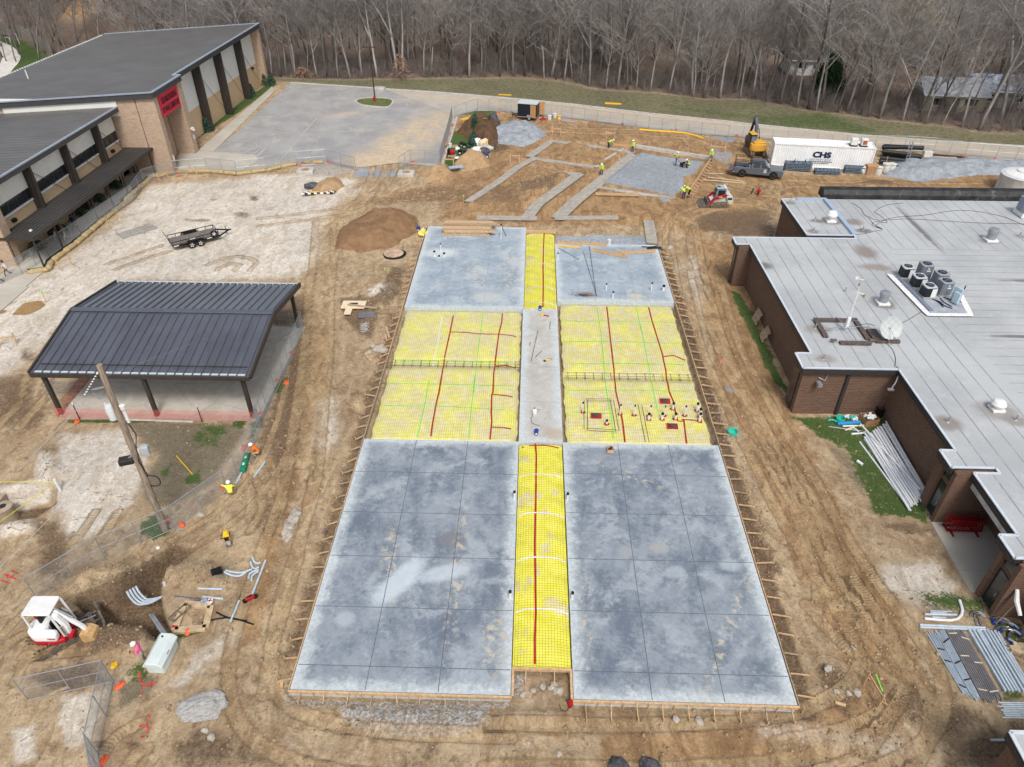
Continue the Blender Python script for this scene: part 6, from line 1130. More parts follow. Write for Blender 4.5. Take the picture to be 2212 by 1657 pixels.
RH(MB().prism([(.75,-.55),(.8,.5),(.3,.72),(-.6,.72),(-1.0,.4),(-1.1,0),(-1.0,-.45),(-.6,-.74),(.3,-.74)], .5, .78).build('base_frame', m_red, mx, bevel=.05))
hb = MB(); rr = [(.55,-.74),(.5,-.3),(-.05,-.25),(-.2,.7),(-.6,.7),(-.98,.4),(-1.08,0),(-.98,-.45),(-.6,-.74)]
hb.prism(rr, .78, 1.3); RH(hb.build('engine_cover', M('mini_white', S(232,234,234), .4, .05, 2), mx, bevel=.12))
RH(MB().box((-.15,.25,.82),(1.3,.95,.06)).box((-.3,.25,1.05),(.5,.5,.4)).box((-.5,.25,1.4),(.12,.5,.6)).build('operator_seat', m_black, mx, bevel=.03)); RH(MB().box((.45,.25,1.1),(.1,.6,.5)).box((.35,-.1,1.15),(.08,.08,.5)).build('control_levers', m_dark, mx))
rf = MB().prism([(.45,-.35),(.52,-.25),(.52,.72),(.45,.8),(-.8,.8),(-.88,.7),(-.88,-.25),(-.8,-.35)], 2.38, 2.46); RH(rf.build('canopy', m_white, mx, bevel=.03))
m_mw = m_white
for (x0_,y0_,x1_,y1_) in ((.48,-.3,.72,-.38),(.48,.74,.78,.62),(-.8,.74,-.8,.7),(-.8,-.3,-.8,-.3)): RH(MB().bar((x0_,y0_,2.38),(x1_,y1_,.8),.08,.08).build('canopy_post', m_white, mx))
RH(MB().bar((.7,.66,1.3),(.2,.78,1.5),.05,.05).build('grab_rail', m_white, mx)); RH(MB().tube([(-.85,.3,1.3),(-.85,.3,1.7)], .08, 8).build('beacon', m_red, mx))
RH(MB().side([(.7,.75),(.95,.7),(1.0,1.5),(.75,2.2),(.4,2.3),(.35,2.1),(.62,1.9),(.75,1.4)], -.28, -.06).build('boom', M('mini_white', S(232,234,234)), mx, bevel=.03)); RH(MB().side([(.35,2.25),(.62,2.3),(1.55,1.0),(1.6,.72),(1.42,.72),(1.3,1.0)], -.02, .16).build('stick', M('mini_white', S(232,234,234)), mx, bevel=.03))
RH(MB().tube([(.85,-.4,.85),(.8,-.4,1.6)], .06, 8).tube([(.5,.1,2.4),(1.2,.08,1.7)], .06, 8).build('hydraulic_ram', m_chrome, mx)); RH(MB().tube([(.5,-.2,2.3),(.3,-.1,1.9),(.5,.1,1.4),(.8,-.1,.9)], .025, 5).tube([(.9,-.1,1.0),(.6,.05,1.8),(.45,.1,2.3)], .025, 5).build('hose', m_black, mx))
RH(MB().box((.95,-.2,.72),(.3,.4,.3)).build('swing_post', m_red, mx, bevel=.03))
bk = MB().side([(1.35,.75),(1.68,.78),(1.95,.6),(2.0,.3),(1.75,.05),(1.4,.1),(1.3,.3)], -.3, .4)
for k in range(4): bk.box((1.36,-.24+k*.2,.02),(.08,.07,.22))
RH(bk.build('bucket', M('bucket_clay', S(196,158,104), .7, .2, 5, dirt=S(150,150,150), damt=.4), mx, bevel=.03))
text_part('model_lettering', 'TB230', .16, m_red, mx, Matrix.Rotation(hv,3,'Z')@Vector((.3,-.75,1.05)), (PI/2,0,hv), .004, .9)
# ------------------------------------------------------------------ site objects
def solo(name, mb, mats, label, cat, group=None, **k): return tag(mb.build(name, mats, **k), label, cat, group)
ZG = lambda v: gz(v.x, v.y)
# --- chain link fence panels
FL_, FHh = 3.6, 1.83
fp_frame, fp_link = MB(), MB()
for z in (.06, FHh): fp_frame.tube([(0,0,z),(FL_,0,z)], .024, 6)
for x in (0, FL_/2, FL_): fp_frame.tube([(x,0,.02 if x != FL_/2 else .06),(x,0,FHh)], .024, 6)
fp_frame.tube([(0,0,.95),(FL_,0,.95)], .014, 5)
st = .085
for s in (1,-1):
    k = -int(FHh/st)-1
    while k*st < FL_+FHh:
        x0 = k*st; za, zb = .06, FHh; xa, xb = (x0, x0+(zb-za)) if s > 0 else (x0+(zb-za), x0)
        def clip(xa, za, xb, zb):
            pts = []
            for (x, z, ox, oz) in ((xa,za,xb,zb),(xb,zb,xa,za)):
                if x < 0: z = z+(oz-z)*(0-x)/(ox-x); x = 0
                elif x > FL_: z = z+(oz-z)*(FL_-x)/(ox-x); x = FL_
                pts.append((x,z))
            return pts
        if not ((xa < 0 and xb < 0) or (xa > FL_ and xb > FL_)):
            (a, b), (c_, d_) = clip(xa,za,xb,zb)
            if abs(a-c_) > .02: fp_link.tube([(a,.004*s,b),(c_,.004*s,d_)], .0032, 3, caps=False)
        k += 1
fp_foot = MB()
for x in (.05,): fp_foot.bar((x,-.4,.03),(x,.4,.03),.05,.05).bar((x-.2,-.4,.03),(x+.2,-.4,.03),.05,.05).bar((x-.2,.4,.03),(x+.2,.4,.03),.05,.05)
FP = thing('fence_panel', 'x', 'fence panel'); fp_frame.build('frame', m_galv, FP); fp_link.build('chain_link', M('chain_wire', S(150,154,156), .5, .1, 8, metal=.3), FP, raw=True, smooth=0); fp_foot.build('foot', m_galv, FP)
_fu = [False]
def fence(pts, label, group, n_=None, lift=0):
    for a, b in zip(pts[:-1], pts[1:]):
        a, b = Vector(a[:2]), Vector(b[:2]); L = (b-a).length; k = max(1, round(L/FL_)); hd = math.atan2(b.y-a.y, b.x-a.x)
        for i in range(k):
            p = a.lerp(b, i/k); z = min(gz(p.x,p.y), gz(*(a.lerp(b,(i+1)/k))))
            o = FP if not _fu[0] else dup(FP, (0,0,0)); _fu[0] = True; place(o, (p.x,p.y,z+lift), hd); o.scale = (L/k/FL_,1,1); tag(o, label, 'fence panel', group)
fence(KL(30,[(300,300)])+KL(20,[(845,1470),(1405,1228),(1828,925),(1985,690),(2105,430)])+KL(21,[(70,440),(140,290)])+KL(11,[(270,1520),(350,1350),(432,1140)]), 'chain link fence panel in the line bending from the trench round to the pavilion', 'fence panels between the pavilion and the haul road')
fence(KL(11,[(432,1140),(240,1130)]), 'chain link fence panel across the right end of the pavilion', 'fence panels at the pavilion end')
fence(KL(30,[(225,1110),(912,958)]), 'nearest chain link panel at lower left with dark soil behind its mesh', 'lower left fence panels running across')
fence(KL(30,[(912,958),(788,1545)]), 'chain link panel running toward the camera at lower left', 'lower left fence panels running toward the camera')
fence(KL(30,[(788,1545),(840,1800)]), 'chain link panel seen end on at the very bottom left', 'lower left end panels')
fence(KL(10,[(-160,860),(185,705),(600,440),(860,262),(1085,100)])+KL(0,[(1170,1482)]), 'chain link fence panel along the covered walkway', 'fence panels along the covered walkway')
fence(KL(0,[(1170,1482),(1410,1410),(1672,1388),(1910,1410),(2150,1385)])+KL(1,[(260,1352),(380,1332),(622,1312),(852,1372)]), 'chain link fence panel across the near edge of the parking lot', 'fence panels across the parking lot entrance')
fence(KL(1,[(1206,1372),(1292,1312),(1530,1322)]), 'chain link fence panel right of the lot entrance opening', 'fence panels right of the lot entrance')
fence(KL(1,[(1530,1322),(1590,1120),(1628,950)]), 'chain link fence panel along the right kerb of the parking lot', 'fence panels along the right kerb of the lot')
fence(KL(1,[(1650,955),(1830,890)]), 'chain link fence panel on the corner between lot and road', 'fence panels at the corner of lot and road')
fence(KL(1,[(1830,890),(2012,895)])+KL(2,[(90,908),(575,962),(985,1018),(1405,1062),(1830,1112)])+KL(3,[(300,1152),(770,1195),(1240,1205),(1480,1222),(1730,1258),(1980,1282),(2290,1305)]), 'chain link fence panel in the long run beside the concrete road', 'fence panels along the concrete road', lift=.02)
# --- orange sandbags on the fence feet
def sack(p, rz, label, group, mat=m_orange, s=1.):
    b = MB(); r2 = random.Random(int(p.x*100)); prof = [(.03,.0),(.2,.02),(.25,.08),(.2,.17),(.06,.22),(.05,.3),(.09,.34)]
    b.lathe([(r*s*(1+.1*r2.random()), z*s) for r, z in prof], 9); o = b.build('sandbag', mat, smooth=60); o.location = p; o.rotation_euler = (0,0,rz); o.scale = (1.25,.85,.8); return tag(o, label, 'sandbag', group)
near_bags = [(20,622,380,'orange sandbag on the grass in front of the pavilion netting'),(20,2095,320,'orange sandbag at the right front corner of the pavilion'),(20,1965,585,'flat orange sandbag beside the crouching orange shirted worker'),(20,1800,915,'orange sandbag beside the yellow shirted sitting worker'),(20,1335,1165,'orange sandbag behind the fence by the pole foot'),(20,1460,1200,'faded orange sandbag outside the fence near the pole'),(11,335,1335,'orange sandbag farthest up the fence beside the pavilion'),(11,215,1560,'orange sandbag leaning on the fence beside the pavilion floor'),(11,292,1575,'orange sandbag on the grass outside the fence by the pavilion'),(30,1515,565,'bright orange bag on the corner of the concrete vault'),(30,962,995,'orange sandbag standing by the cross fence corner'),(30,835,1600,'orange sandbag lying at the bottom left fence foot')]
for rc, x, y, lb in near_bags: sack(W(rc,x,y), rng.random()*3, lb, 'orange sandbags weighing down the fences', s=.85)
for rc, x, y in [(0,1435,1420),(0,1690,1385),(1,400,1338),(1,638,1315),(1,1310,1308),(1,1565,1225),(1,1588,1148),(1,1615,1080),(1,1628,1015),(1,2003,908),(2,582,962),(2,752,985),(2,985,1002),(2,1378,1056),(2,1415,1050),(2,1905,1095),(2,2060,1128),(3,55,1128),(3,1465,1248),(3,1725,1262),(3,1980,1288)]: sack(W(rc,x,y,.02), rng.random()*3, 'small orange sandbag at the foot of a far fence panel', 'orange sandbags at the far fences', s=.95)
# --- straw bales laid end to end
wl = KL(10,[(225,700),(395,672),(425,605),(610,470),(850,262),(910,215),(1090,80)])+KL(0,[(1010,1625),(1225,1435),(1420,1398),(1700,1392),(1905,1412),(2140,1385)])+KL(1,[(250,1356),(375,1332)])
bale = None; k = 0
wl = [wl[0]]+[p for p in wl[1:]]
for a, b in zip(wl[:-1], wl[1:]):
    a, b = Vector(a), Vector(b); L = (b-a).length; n_ = max(1, int(L/1.5))
    for i in range(n_):
        p0, p1 = a.lerp(b, i/n_), a.lerp(b, (i+.98)/n_); hd = math.atan2(p1.y-p0.y,p1.x-p0.x); ln = (p1-p0).length
        if bale is None:
            mb = MB(); r2 = random.Random(5); mb.tube([(j*.125,r2.gauss(0,.02),.22+r2.gauss(0,.02)) for j in range(9)], [.2]+[.27+r2.gauss(0,.03) for _ in range(7)]+[.2], 10); bale = mb.build('straw_bale', m_straw, smooth=80); o = bale
        else: o = dup(bale, (0,0,0))
        place(o, (p0.x,p0.y,gz(p0.x,p0.y)+(.02 if k%2 else 0)), hd); o.scale = (ln,1,1); tag(o, 'straw roll laid along the fence between the school and the dirt', 'straw roll', 'straw rolls along the school fence'); k += 1
for x0, x1 in ((425,550),): 
    o = dup(bale, W(1,x0,1318), .1); tag(o, 'separate straw bale lying on the lot side of the fence', 'straw roll'); o.scale = (2.6,1.1,1)
sb = MB(); sl_ = offset_line(wl[:9], .55)
for a, b in zip(sl_[:-1], sl_[1:]): sb.bar((a[0],a[1],.16),(b[0],b[1],.16),.05,.3)
solo('silt_fence', sb, M('silt_green', S(34,66,56), .8, .3, 3), 'low dark green silt fabric strip behind the straw rolls', 'silt fence')
nt = MB(); 
def net_panel(a, b, h): 
    a, b = Vector(a), Vector(b); n_ = max(2, int((b-a).length/.5)); nt.add([(a.lerp(b,i/n_).x, a.lerp(b,i/n_).y, z+.03*math.sin(i*1.3)*(z > .3)) for z in (.05,h) for i in range(n_+1)], [(i,i+1,i+2+n_,i+1+n_) for i in range(n_)])
net_panel((-33.5,38.15),(-19.2,38.2),.95); net_panel((-33.5,38.15),(-33.6,46),.95)
n = NT('orange_netting'); tb = n.t.nodes.new('ShaderNodeBsdfTransparent'); mx_ = n.t.nodes.new('ShaderNodeMixShader'); n.put(mx_, 0, .34); n.put(n.b, 'Base Color', S(214,98,88)); n.put(n.b, 'Roughness', .7); n.t.links.new(tb.outputs[0], mx_.inputs[1]); n.t.links.new(n.b.outputs[0], mx_.inputs[2]); n.t.links.new(mx_.outputs[0], n.t.nodes['Material Output'].inputs[0])
net = thing('safety_netting', 'sheer reddish safety netting round the front and left of the pavilion floor', 'netting'); nt.build('net', n.mat, net, raw=True)
for (x, y) in ((-31.9,38.1),(-29.6,38.1),(-23.1,38.1)): MB().lathe([(.035,0),(.035,1.35)],6,(x,y,0)).build('post', m_black, net); MB().lathe([(.045,1.35),(.045,1.55)],6,(x,y,0)).build('post_cap', m_white, net)
# --- form boards with stakes and braces
def form(label, a, b, out, zt=.31, h=.28, step=1.12, reach=.75, braces=True, cat='form board', zg=None, cap=False, stakes=True):
    a, b, out = Vector(a), Vector(b), Vector(out).normalized(); t = thing('form_board', label, cat, (a.x,a.y,0), 0, 'timber forms around the slabs'); L = (b-a).length; d = (b-a)/L; z0 = zt-h/2
    n_ = max(1, round(L/4.2)); r2 = random.Random(int(a.x*13+a.y))
    for i in range(n_):
        p, q_ = d*(L*i/n_)+out*.03, d*(L*(i+1)/n_-.02)+out*.03; jz = r2.uniform(-.004,.012); MB().bar((p.x,p.y,z0+jz),(q_.x,q_.y,z0+jz),.05,h).build('board', m_lumber if r2.random() < .7 else m_lumber_old, t)
        if cap: MB().bar((p.x+out.x*.05,p.y+out.y*.05,zt+.02),(q_.x+out.x*.05,q_.y+out.y*.05,zt+.02),.1,.04).build('cap_board', m_lumber, t)
    s = step*.5
    while s < L-.1:
        p = d*s+out*.09
        if braces:
            e = d*(s+r2.gauss(0,.06))+out*(reach+r2.uniform(-.08,.12)); wp = Vector((a.x+e.x,a.y+e.y)); zg_ = gz(wp.x,wp.y) if zg is None else zg
            MB().bar((p.x,p.y,zt-.03),(e.x,e.y,zg_+.06),.04,.09).build('brace', m_lumber if r2.random() < .75 else m_lumber_old, t); MB().bar((e.x,e.y,zg_-.1),(e.x,e.y,zg_+.28),.05,.05).build('stake', m_lumber, t)
        if stakes and r2.random() < .8: w_ = d*(s+step/2)+out*.08; MB().bar((w_.x,w_.y,-.2),(w_.x,w_.y,zt-.02),.06,.04).build('stake', m_lumber, t)
        s += step
form('long timber form along the left side of the slabs with slanted braces', (-11.18,18.15), (-11.18,70.7), (-1,0))
form('long timber form along the right side of the slabs with slanted braces', (12.92,18.0), (12.92,66.9), (1,0), reach=1.0)
form('timber form across the front of the near left slab with short upright braces', (-11.2,18.12), (-.55,18.12), (0,-1), reach=.4, step=1.15, cap=True)
form('timber form across the front of the near right slab with long braces', (2.35,18.02), (12.95,18.02), (0,-1), reach=.8, step=1.2, cap=True)
form('short timber form closing the front of the near yellow strip', (-.58,19.6), (2.38,19.6), (0,-1), reach=.75, step=1.4, zt=.33, cap=True)
form('short timber form on the return beside the near left slab', (-.58,18.1), (-.58,19.6), (1,0), braces=False, cap=True); form('short timber form on the return beside the near right slab', (2.38,18.0), (2.38,19.6), (-1,0), braces=False, cap=True)
form('short timber form closing the back of the far yellow strip', (-.6,69.75), (2.6,69.75), (0,1), reach=.5, zt=.4, step=1.2, cap=True)
pa, pb = K(2,1702,1280), K(2,1488,1605); form('timber form along the right side of the gravel pad with many braces', (pa.x,pa.y), (pb.x,pb.y), (.9,.25), zt=.5, h=.4, step=.95, reach=.8, cap=True)
pa, pb = K(2,800,1165), K(2,1090,1200); form('timber form along the far footing where two workers stand', (pa.x,pa.y), (pb.x,pb.y), (0,-1), zt=.45, h=.4, braces=False)
# --- batter boards
def batter(rc, x, y, rz, label, w=1.2, h=1.05):
    p = W(rc,x,y); t = thing('batter_board', label, 'batter board', p, rz, 'batter boards around the site')
    for s in (-w/2,w/2):
        MB().bar((s,0,-.2),(s,0,h),.06,.09).build('post', m_lumber, t); MB().bar((s,.02,h*.6),(s+.05,-.55,.0),.04,.08).build('brace', m_lumber, t)
    MB().box((0,-.06,h*.72),(w+.3,.04,.14)).build('rail', m_lumber, t)
for a in [(10,530,645,.9,'batter board nearest the covered walkway straw rolls'),(10,920,310,1.0,'batter board beside the straw rolls midway along the walkway'),(0,1320,1455,1.0,'batter board at the corner of the straw rolls by the school'),(0,1550,1415,.1,'tall batter board in front of the school entrance'),(10,70,1270,.4,'batter board at the left frame edge behind the pavilion'),(1,1600,1330,0.,'batter board by the kerb near the steel deck sheets'),(2,885,1110,0.,'batter board behind the bending far worker'),(2,1748,1222,-.2,'large batter board left of the excavator'),(2,340,1070,1.2,'batter board beside the round gravel pile'),(2,455,1075,-.1,'batter board behind the far footing corner'),(2,120,1310,-.2,'batter board at the left end of the dug footings'),(33,975,1075,1.75,'tipped batter board with green string at lower right')]: batter(*a, w=1.9 if a[1] in (1748,) else 1.2)
gs = MB()
for rc, (x0,y0), (x1,y1) in ((33,(990,960),(1040,1100)),): gs.bar(W(rc,x0,y0,.6),W(rc,x1,y1,.6),.05,.02)
solo('string_line', gs, m_gpaint, 'bright green string line on the tipped batter board', 'string')
# --- loose boards
def boards(lst, mat, label, group=None, w=.14, h=.05):
    for rc, a, b, lb in lst:
        z = .36 if rc < 0 else None; rc = abs(rc); p, q_ = K(rc,*a), K(rc,*b); zz = z if z else (ZG(p)+ZG(q_))/2+.06
        if z: p, q_ = K(rc,*a,.3), K(rc,*b,.3)
        solo('plank', MB().bar((p.x,p.y,zz),(q_.x,q_.y,zz),w,h), mat, lb or label, 'plank', group)
boards([(2,(1670,1430),(1965,1465),''),(2,(1630,1452),(1980,1480),'long pale board crossing another in front of the pickup'),(2,(1680,1395),(1800,1398),'short pale board left of the pickup')], M('pale_board', S(214,196,164), .8, .1), 'long pale board lying in front of the pickup truck')
boards([(2,(840,1290),(990,1200),'thick grey plank pointing at the far worker'),(2,(765,1340),(965,1275),'thick grey plank held by the plank carrier'),(2,(920,1548),(1090,1568),'grey plank left of its pair below the gravel pad'),(2,(1095,1572),(1260,1590),'grey plank right of its pair below the gravel pad')], m_conc, '', w=.32, h=.16)
boards([(2,(1020,1295),(1065,1275),'short board beside the gravel pad corner'),(11,(1975,910),(2005,770),'single board lying on the far left slab near its front'),(12,(205,110),(210,175),'short board beside the dug footing'),(11,(930,1350),(980,1400),'short board on the dirt left of the yellow bay'),(11,(1070,1105),(1100,1230),'white board leaning near the left form'),(11,(1095,1120),(1120,1210),'tan board beside the white board near the left form'),(33,(690,1135),(775,1160),'thin board with pink tape on the dark soil'),(31,(255,935),(250,1000),'upright board scrap by the front left corner'),(30,(400,1065),(555,1010),'board lying behind the lower left fence'),(1,(1660,1385),(1745,1370),'board beside the steel deck sheets'),(1,(1890,1155),(1960,1220),'long plank leaning against the supply bags'),(12,(1325,400),(1350,345),'short board right of the far right slab')], m_lumber, '')
for rc, a, b, lb in ((12,(738,508),(1018,565),'ladder shaped timber form lying aslant on the far right slab'),(12,(900,540),(1248,518),'ladder shaped timber form lying across the far right slab'),(12,(466,448),(660,462),'ladder shaped timber form on the back edge of the far right slab, left one'),(12,(660,455),(860,470),'ladder shaped timber form on the back edge of the far right slab, right one'),(2,(768,1582),(1118,1592),'ladder shaped timber form lying below the gravel pad')):
    z = .36 if rc == 12 else None; p, q_ = (K(rc,*a,.3), K(rc,*b,.3)) if z else (W(rc,*a,.06), W(rc,*b,.06)); d = (q_-p); L = d.length; t = thing('ladder_form', lb, 'timber form', p+Vector((0,0,.06)), math.atan2(d.y,d.x), 'ladder shaped timber forms')
    for s in (-.17,.17): MB().bar((0,s,.06),(L,s,.06),.05,.18).build('rail', m_lumber, t)
    for k in range(6): MB().bar((L*(k+.3)/5.6,-.17,.04),(L*(k+.3)/5.6,.17,.04),.09,.05).build('rung', m_lumber, t)
# lumber stack on the far left slab: every timber is its own thing
r2 = random.Random(3); A0, A1 = K(11,1545,400,.3), K(11,1945,400,.3)
for layer in range(4):
    for k in range(7 if layer < 3 else 3):
        y = A0.y+.5+k*.33+(1.4 if layer == 3 else 0); xa = A0.x+r2.uniform(-.15,.2); L = (A1.x-A0.x)+r2.uniform(-.7,.3) if layer else (A1.x-A0.x)-.2
        solo('timber', MB().box((xa+L/2,y,.4+layer*.17),(L,.26,.15)), m_lumber if r2.random() < .6 else m_lumber_old, 'long timber in the lumber stack on the far left slab', 'timber', 'timbers stacked on the far left slab')
for x in (A0.x+.6, A1.x-.7): solo('timber_bearer', MB().box((x,A0.y+1.2,.315),(.1,2.9,.03)), m_lumber_old, 'short bearer under the lumber stack', 'timber', 'bearers under the lumber stack')
# --- small site things on the slabs
def bucket(rc, x, y, z, mat, label, h=.38, r=.15, cat='bucket'):
    p = K(rc,x,y,z) if z is not None else W(rc,x,y); t = thing('bucket', label, cat, p); MB().lathe([(r*.85,0),(r,h),(r*1.08,h),(r*1.08,h+.03)],14).build('pail', mat, t); MB().lathe([(r*.9,h+.025),(r*.9,h+.035)],14).build('lid', mat, t); MB().tube([(-r,0,h*.8),(0,-r*1.3,h*.6),(r,0,h*.8)], .01, 4).build('handle', m_galv, t); MB().box((0,-r*.96,h*.45),(r*.9,.02,h*.3)).build('paper_label', m_white, t); return t
bucket(22,292,480,.3,m_blue,'blue bucket at the near end of the middle concrete corridor'); bucket(12,322,990,.3,m_blue,'blue bucket at the far end of the middle concrete corridor'); bucket(11,1358,350,None,m_blue,'blue bucket on the dirt beside the yellow bundle',.5,.2); bucket(12,878,455,.3,m_white,'white bucket on the back edge of the far right slab',.45,.17); bucket(1,1908,1280,None,m_blue,'blue bucket right of the stacked supplies',.6,.22)
t = thing('sprayer', 'white pump sprayer with a red cap and hose on the middle corridor', 'sprayer', K(22,278,315,.3)); MB().lathe([(.14,0),(.17,.1),(.17,.35),(.1,.45),(.05,.5)],12).build('tank', m_white, t); MB().lathe([(.06,.48),(.06,.56)],10).build('cap', m_red, t); MB().tube([(.05,0,.4),(.3,.1,.3),(.35,.1,.32)], .015, 5).tube([(-.1,-.1,.1),(-.25,-.6,.02),(-.2,-1.0,.02),(0,-1.15,.02),(.4,-1.35,.02)], .015, 5).build('hose', m_dark, t)
t = thing('tool_crate', 'small open plywood crate of bottles on the near right slab', 'crate', K(22,886,612,.3)); c = MB()
for (x,y,sx,sy) in ((-.2,0,.02,.4),(.2,0,.02,.4),(0,-.2,.42,.02),(0,.2,.42,.02)): c.box((x,y,.13),(sx,sy,.26))
c.box((0,0,.02),(.4,.4,.03)).build('crate', m_lumber, t); MB().lathe([(.06,.03),(.06,.3),(.02,.38)],8,(.05,.05,0)).lathe([(.06,.03),(.06,.25)],8,(-.09,-.05,0)).build('bottle', m_dark, t)
for i,(rc,a,b,lb) in enumerate([(12,(250,1400),(305,1150),'long thin rebar lying on the middle corridor'),(12,(283,1368),(338,1312),'short flat bar on the middle corridor'),(12,(398,1140),(405,1078),'dark tool standing out on the middle corridor'),(12,(238,1275),(245,1242),'black bolt cutter on the middle corridor'),(12,(668,512),(778,872),'left bar of the long V of rebars on the far right slab'),(12,(718,470),(775,872),'right bar of the long V of rebars on the far right slab'),(12,(470,487),(635,580),'dark blue bar lying on the far right slab corner')]):
    p, q_ = K(rc,*a,.33), K(rc,*b,.33); solo('rebar', MB().tube([p,q_], .02, 5), m_rebar if i != 6 else m_navy, lb, 'rebar')
solo('level', MB().bar(K(12,466,470,.36),K(12,644,484,.36),.16,.08), m_yellow, 'long yellow screed level on the back edge of the far right slab', 'level')
t = thing('grinder', 'yellow and black cordless grinder with a cord on the middle corridor', 'power tool', K(12,385,1395,.3), .3); MB().tube([(-.2,0,.08),(.05,0,.08),(.2,0,.07)], [.05,.06,.04], 8).build('body', m_yellow, t); MB().lathe([(.12,.04),(.12,.06)],12,(-.25,0,0)).build('disc', m_dark, t); MB().tube([(.2,0,.05),(.35,.1,.02),(.2,.25,.02),(0,.2,.02)], .012, 5).build('cord', m_black, t)
solo('bottle', MB().lathe([(.09,0),(.09,.25),(.04,.33),(.04,.38)],10,tuple(K(12,338,1035,.3))), m_yellow, 'yellow bottle at the far end of the middle corridor', 'bottle'); solo('grease_gun', MB().bar(K(12,352,1028,.36),K(12,392,1036,.36),.07,.07), m_red, 'small red tool beside the yellow bottle on the corridor', 'tool')
t = thing('tripod', 'black and white survey tripod on the far left slab', 'tripod', K(11,2022,400,.3))
for k in range(3): an = k*2.09+.5; MB().bar((0,0,1.3),(.55*math.cos(an),.55*math.sin(an),0),.05,.05).build('leg', m_white if k else m_black, t)
MB().box((0,0,1.38),(.16,.16,.16)).build('head', m_dark, t)
pc = MB(); p = K(12,1200,490,.3)
for k in range(12): a = rng.random()*3; pc.bar((p.x+rng.gauss(0,.7),p.y+rng.gauss(0,.25),.36+.05*rng.random()),(p.x+rng.gauss(0,.7),p.y+rng.gauss(0,.25),.42),.06,.06)
solo('clamp_heap', pc, m_dark, 'heap of dark steel clamps on the back right corner of the far right slab', 'clamps')
solo('wire_scraps', (lambda b: [b.tube([(K(12,670,870,.3).x+rng.gauss(0,.5),K(12,670,870,.3).y+rng.gauss(0,.2),.32),(K(12,670,870,.3).x+rng.gauss(0,.5),K(12,670,870,.3).y+rng.gauss(0,.2),.33)],.012,3) for _ in range(22)] and b)(MB()), m_rebar, 'scatter of rusty wire scraps on the far right slab', 'wire scraps')
sb = MB(); p = W(11,1400,380); r2 = random.Random(8)
for k in range(9): c = p+Vector((r2.gauss(0,.2),r2.gauss(0,.5),.25+.2*r2.random())); u, v = Vector((r2.gauss(0,1),r2.gauss(0,1),r2.random())).normalized()*.45, Vector((r2.gauss(0,1),r2.gauss(0,1),r2.random())).normalized()*.4; sb.add([c-u,c+v,c+u,c-v],[(0,1,2,3)])
solo('sheet_bundle', sb, m_yel_strip, 'crumpled yellow plastic bundle at the back left corner of the far left slab', 'plastic bundle', raw=True)
# pump sprayer and rubbish by the front of the strip
p = W(32,565,1150); solo('fire_extinguisher', MB().lathe([(.1,0),(.12,.05),(.12,.45),(.05,.55),(.04,.62)],12,tuple(p)), m_red, 'red extinguisher shaped can at the front corner of the near right slab', 'canister'); hs_ = MB(); hs_.tube([tuple(W(32,*q,.03)) for q in [(480,1140),(490,1190),(520,1212),(545,1190),(550,1150),(530,1100)]], .015, 5); solo('hose', hs_, m_dark, 'loop of thin dark hose in the notch at the front of the strip', 'hose')
def rock(p, s, seed, mat, label, group, cat='rock', flat=.7, name='rock'):
    bm = bmesh.new(); bmesh.ops.create_icosphere(bm, subdivisions=2 if s < 1 else 4, radius=1); r3 = random.Random(seed); o3 = Vector((r3.random()*9,r3.random()*9,r3.random()*9))
    from mathutils import noise as mn
    for v in bm.verts: v.co *= 1+.45*mn.noise(v.co*1.3+o3)+(.16*mn.noise(v.co*4+o3)+.07*mn.noise(v.co*11+o3) if s > .8 else .12*mn.noise(v.co*3+o3))
    me = bpy.data.meshes.new(name); bm.to_mesh(me); bm.free(); me.materials.append(mat); o = bpy.data.objects.new(name, me); COL.objects.link(o); o.location = p; o.scale = (s,s*.8,s*flat); o.rotation_euler = (0,0,r3.random()*6); return tag(o, label, cat, group)
m_rock = M('broken_concrete', S(176,168,156), .95, .3, 5, bump=.6, bscale=14)
for i, (rc, x, y, s) in enumerate([(32,345,995,.18),(32,430,995,.24),(32,470,1030,.28),(32,268,1028,.16),(32,185,1062,.18),(32,400,1010,.12),(32,250,1105,.08)]): rock(W(rc,x,y,.05), s, i, m_rock, 'pale broken concrete lump in the notch at the front of the strip', 'concrete lumps at the front of the strip')
for i, (x, y, s) in enumerate([(990,1285,.3),(1020,1300,.32),(1050,1290,.3),(1075,1310,.36),(1035,1315,.3),(1005,1312,.26),(960,1330,.25),(1060,1275,.22),(940,1340,.2)]): rock(W(11,x,y,.1), s, 20+i, m_rock, 'grey broken concrete lump in the heap left of the yellow bay', 'concrete lumps left of the yellow bay')
for i in range(16): f = i/15; rock(W(21,290+90*f+rng.gauss(0,14),1320-220*f+rng.gauss(0,10),.03), .16+.12*rng.random(), 40+i, m_rock, 'grey concrete lump in the strip of rubble beside the haul road', 'concrete lumps beside the haul road')
for i, (rc, x, y, s) in enumerate([(32,1415,1265,.2),(32,1600,1275,.22),(32,475,1545,.16),(32,1690,860,.1),(32,230,1455,.12),(30,1610,1120,.2),(20,1610,1120,.22),(30,1645,1345,.2),(30,1700,1400,.22),(31,830,1275,.14),(33,620,890,.22),(33,700,1050,.16),(33,790,1070,.18),(33,860,1070,.22),(12,1365,485,.3),(12,1340,555,.25),(12,1530,560,.3),(12,1510,860,.22)]): rock(W(rc,x,y,.03), s, 60+i, m_rock, 'loose pale stone on the dirt', 'loose stones on the dirt')
